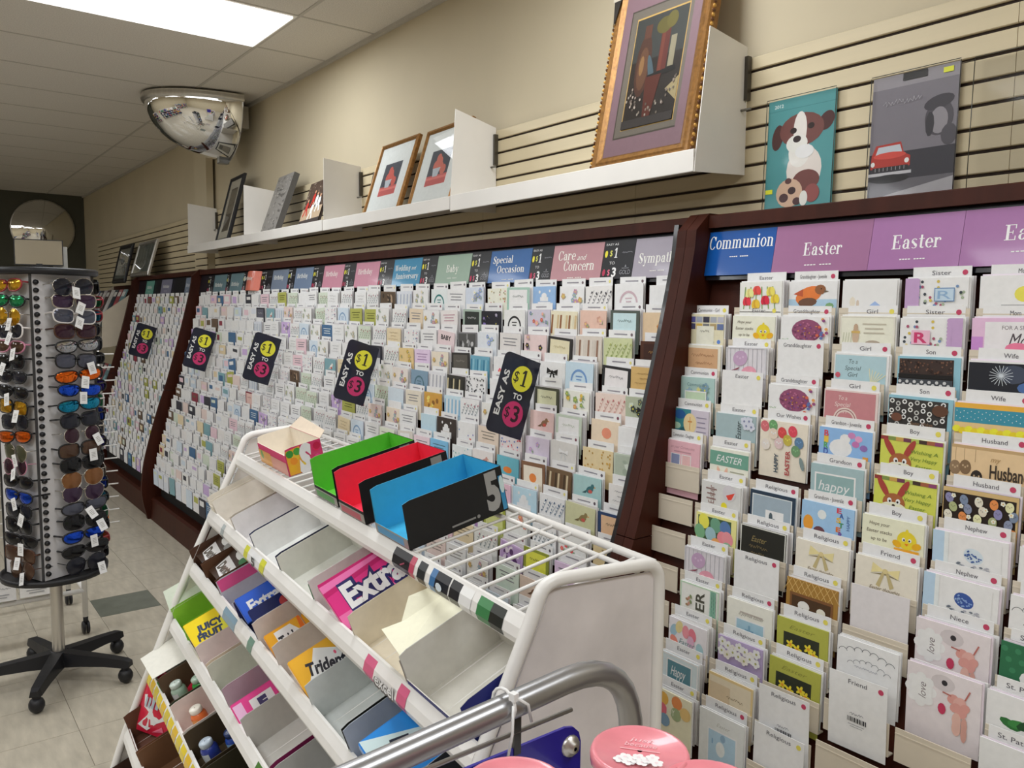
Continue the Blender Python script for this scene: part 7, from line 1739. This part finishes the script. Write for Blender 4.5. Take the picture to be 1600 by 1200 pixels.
# cable tie round the tube
mb = MB(); tie = [(.0145 * cos(a), 0.0, .0145 * sin(a)) for a in [2 * pi * i / 14 for i in range(14)]]
tt = empty('cable_tie', (-.56, -1.695, 1.3025), (0, 0, radians(8)), 'white plastic cable tie looped round the silver tube', 'cable tie')
mb.tube(tie, .0016, 6, 'e4e2dc', closed=True); mb.build('loop', GLOSS, tt)
mb = MB(); mb.box(.009, .016, -.003, .003, .008, .015, 'e8e6e0'); mb.tube([(.014, 0, .012), (.019, .012, .002), (.016, .02, -.018)], .0014, 6, 'e8e6e0'); mb.tube([(.014, -.002, .004), (.017, -.006, -.02), (.013, -.008, -.045)], .0014, 6, 'e8e6e0'); mb.build('tail', GLOSS, tt)
PINKL = mat('pink_lid', 'd8808a', rough=.3, coat=.4, noise=.08, nscale=40)
CGL = mat('red_glass', '6a1a22', rough=.12, coat=.6, noise=.05)
def candle(x, y, label):
    t = empty('jar_candle', (x, y, 1.2135), (0, 0, radians(38)), label, 'candle', 'pink lidded candles')
    mb = MB(); mb.lathe([(.002, 0), (.030, 0), (.035, .004), (.0365, .02), (.0365, .078), (.034, .084), (.002, .084)], 28); mb.build('jar', CGL, t)
    mb = MB(); mb.lathe([(.0365, .083), (.0395, .085), (.0400, .092), (.0385, .0955), (.036, .096), (.0345, .0945), (.002, .0945)], 36); lid = mb.build('lid', PINKL, t)
    mb = MB(); A = Art(mb, 0, Matrix.Translation((0, 0, .0946)) @ Matrix.Rotation(radians(-90), 4, 'X'))
    A.text('just', 0, .016, .006, 'eab0b6', .020, shear=.2); A.text('because', 0, .008, .006, 'eab0b6', .026, shear=.2); A.lines(-.016, .016, .0, 1, 1, .0012, 'e6a8ae')
    rf = random.Random(6)
    for k in range(9): flower(A, -.014 + .0036 * k, -.017 + .004 * sin(k * 2.1), .0052, 'ecdcdc', 'e8c8cc')
    mb.build('lid_print', PRINT, lid)
    return t
CAND = [((-.425, -1.660), 'pink lidded jar candle, whole lid in view beside the silver tube'), ((-.447, -1.770), 'pink lidded jar candle cut off by the bottom picture edge under the blue panel'), ((-.357, -1.656), 'pink lidded jar candle cut off at the bottom edge, right of the whole one')]
for (x, y), lb in CAND: candle(x, y, lb)

# ------------------------------------------------------------------ store shelving behind the camera, seen in the mirrors
for gi, (gx, gy, gl, lb) in enumerate([(-5.2, -4.6, 4.2, 'long store shelf unit behind the sunglasses stand, seen in the dome mirror'), (-9.6, -4.4, 2.6, 'short store shelf unit further off, seen in the dome mirror'), (-1.0, -6.6, 3.4, 'store shelf unit at the back of the shop, out of the picture')]):
    t = empty('shelf_unit', (gx, gy, 0), (0, 0, 0), lb, 'shelf')
    mb = MB(); mb.box(-gl / 2, gl / 2, -.02, .02, .0, 1.5, 'b8b0a4'); mb.build('back_panel', PRINT, t)
    for z in (.12, .5, .85, 1.2):
        mb = MB(); mb.box(-gl / 2, gl / 2, .02, .36, z, z + .02, 'c8c4bc'); mb.build('shelf_board', PRINT, t)
    rg = random.Random(gi); mb = MB()
    for z in (.14, .52, .87, 1.22):
        x = -gl / 2 + .03
        while x < gl / 2 - .2:
            w = rg.uniform(.06, .2); mb.box(x, x + w - .01, .08, .34, z, z + rg.uniform(.12, .28), rg.choice(('a83a40', '2a4a8a', '2a2a30', 'e0dcd6', 'c89a3a', '3a7a5a', '6a4a7a', 'b0a8a0', '303a4a'))); x += w
    tag(mb.build('goods', GLOSS, t), kind='stuff')
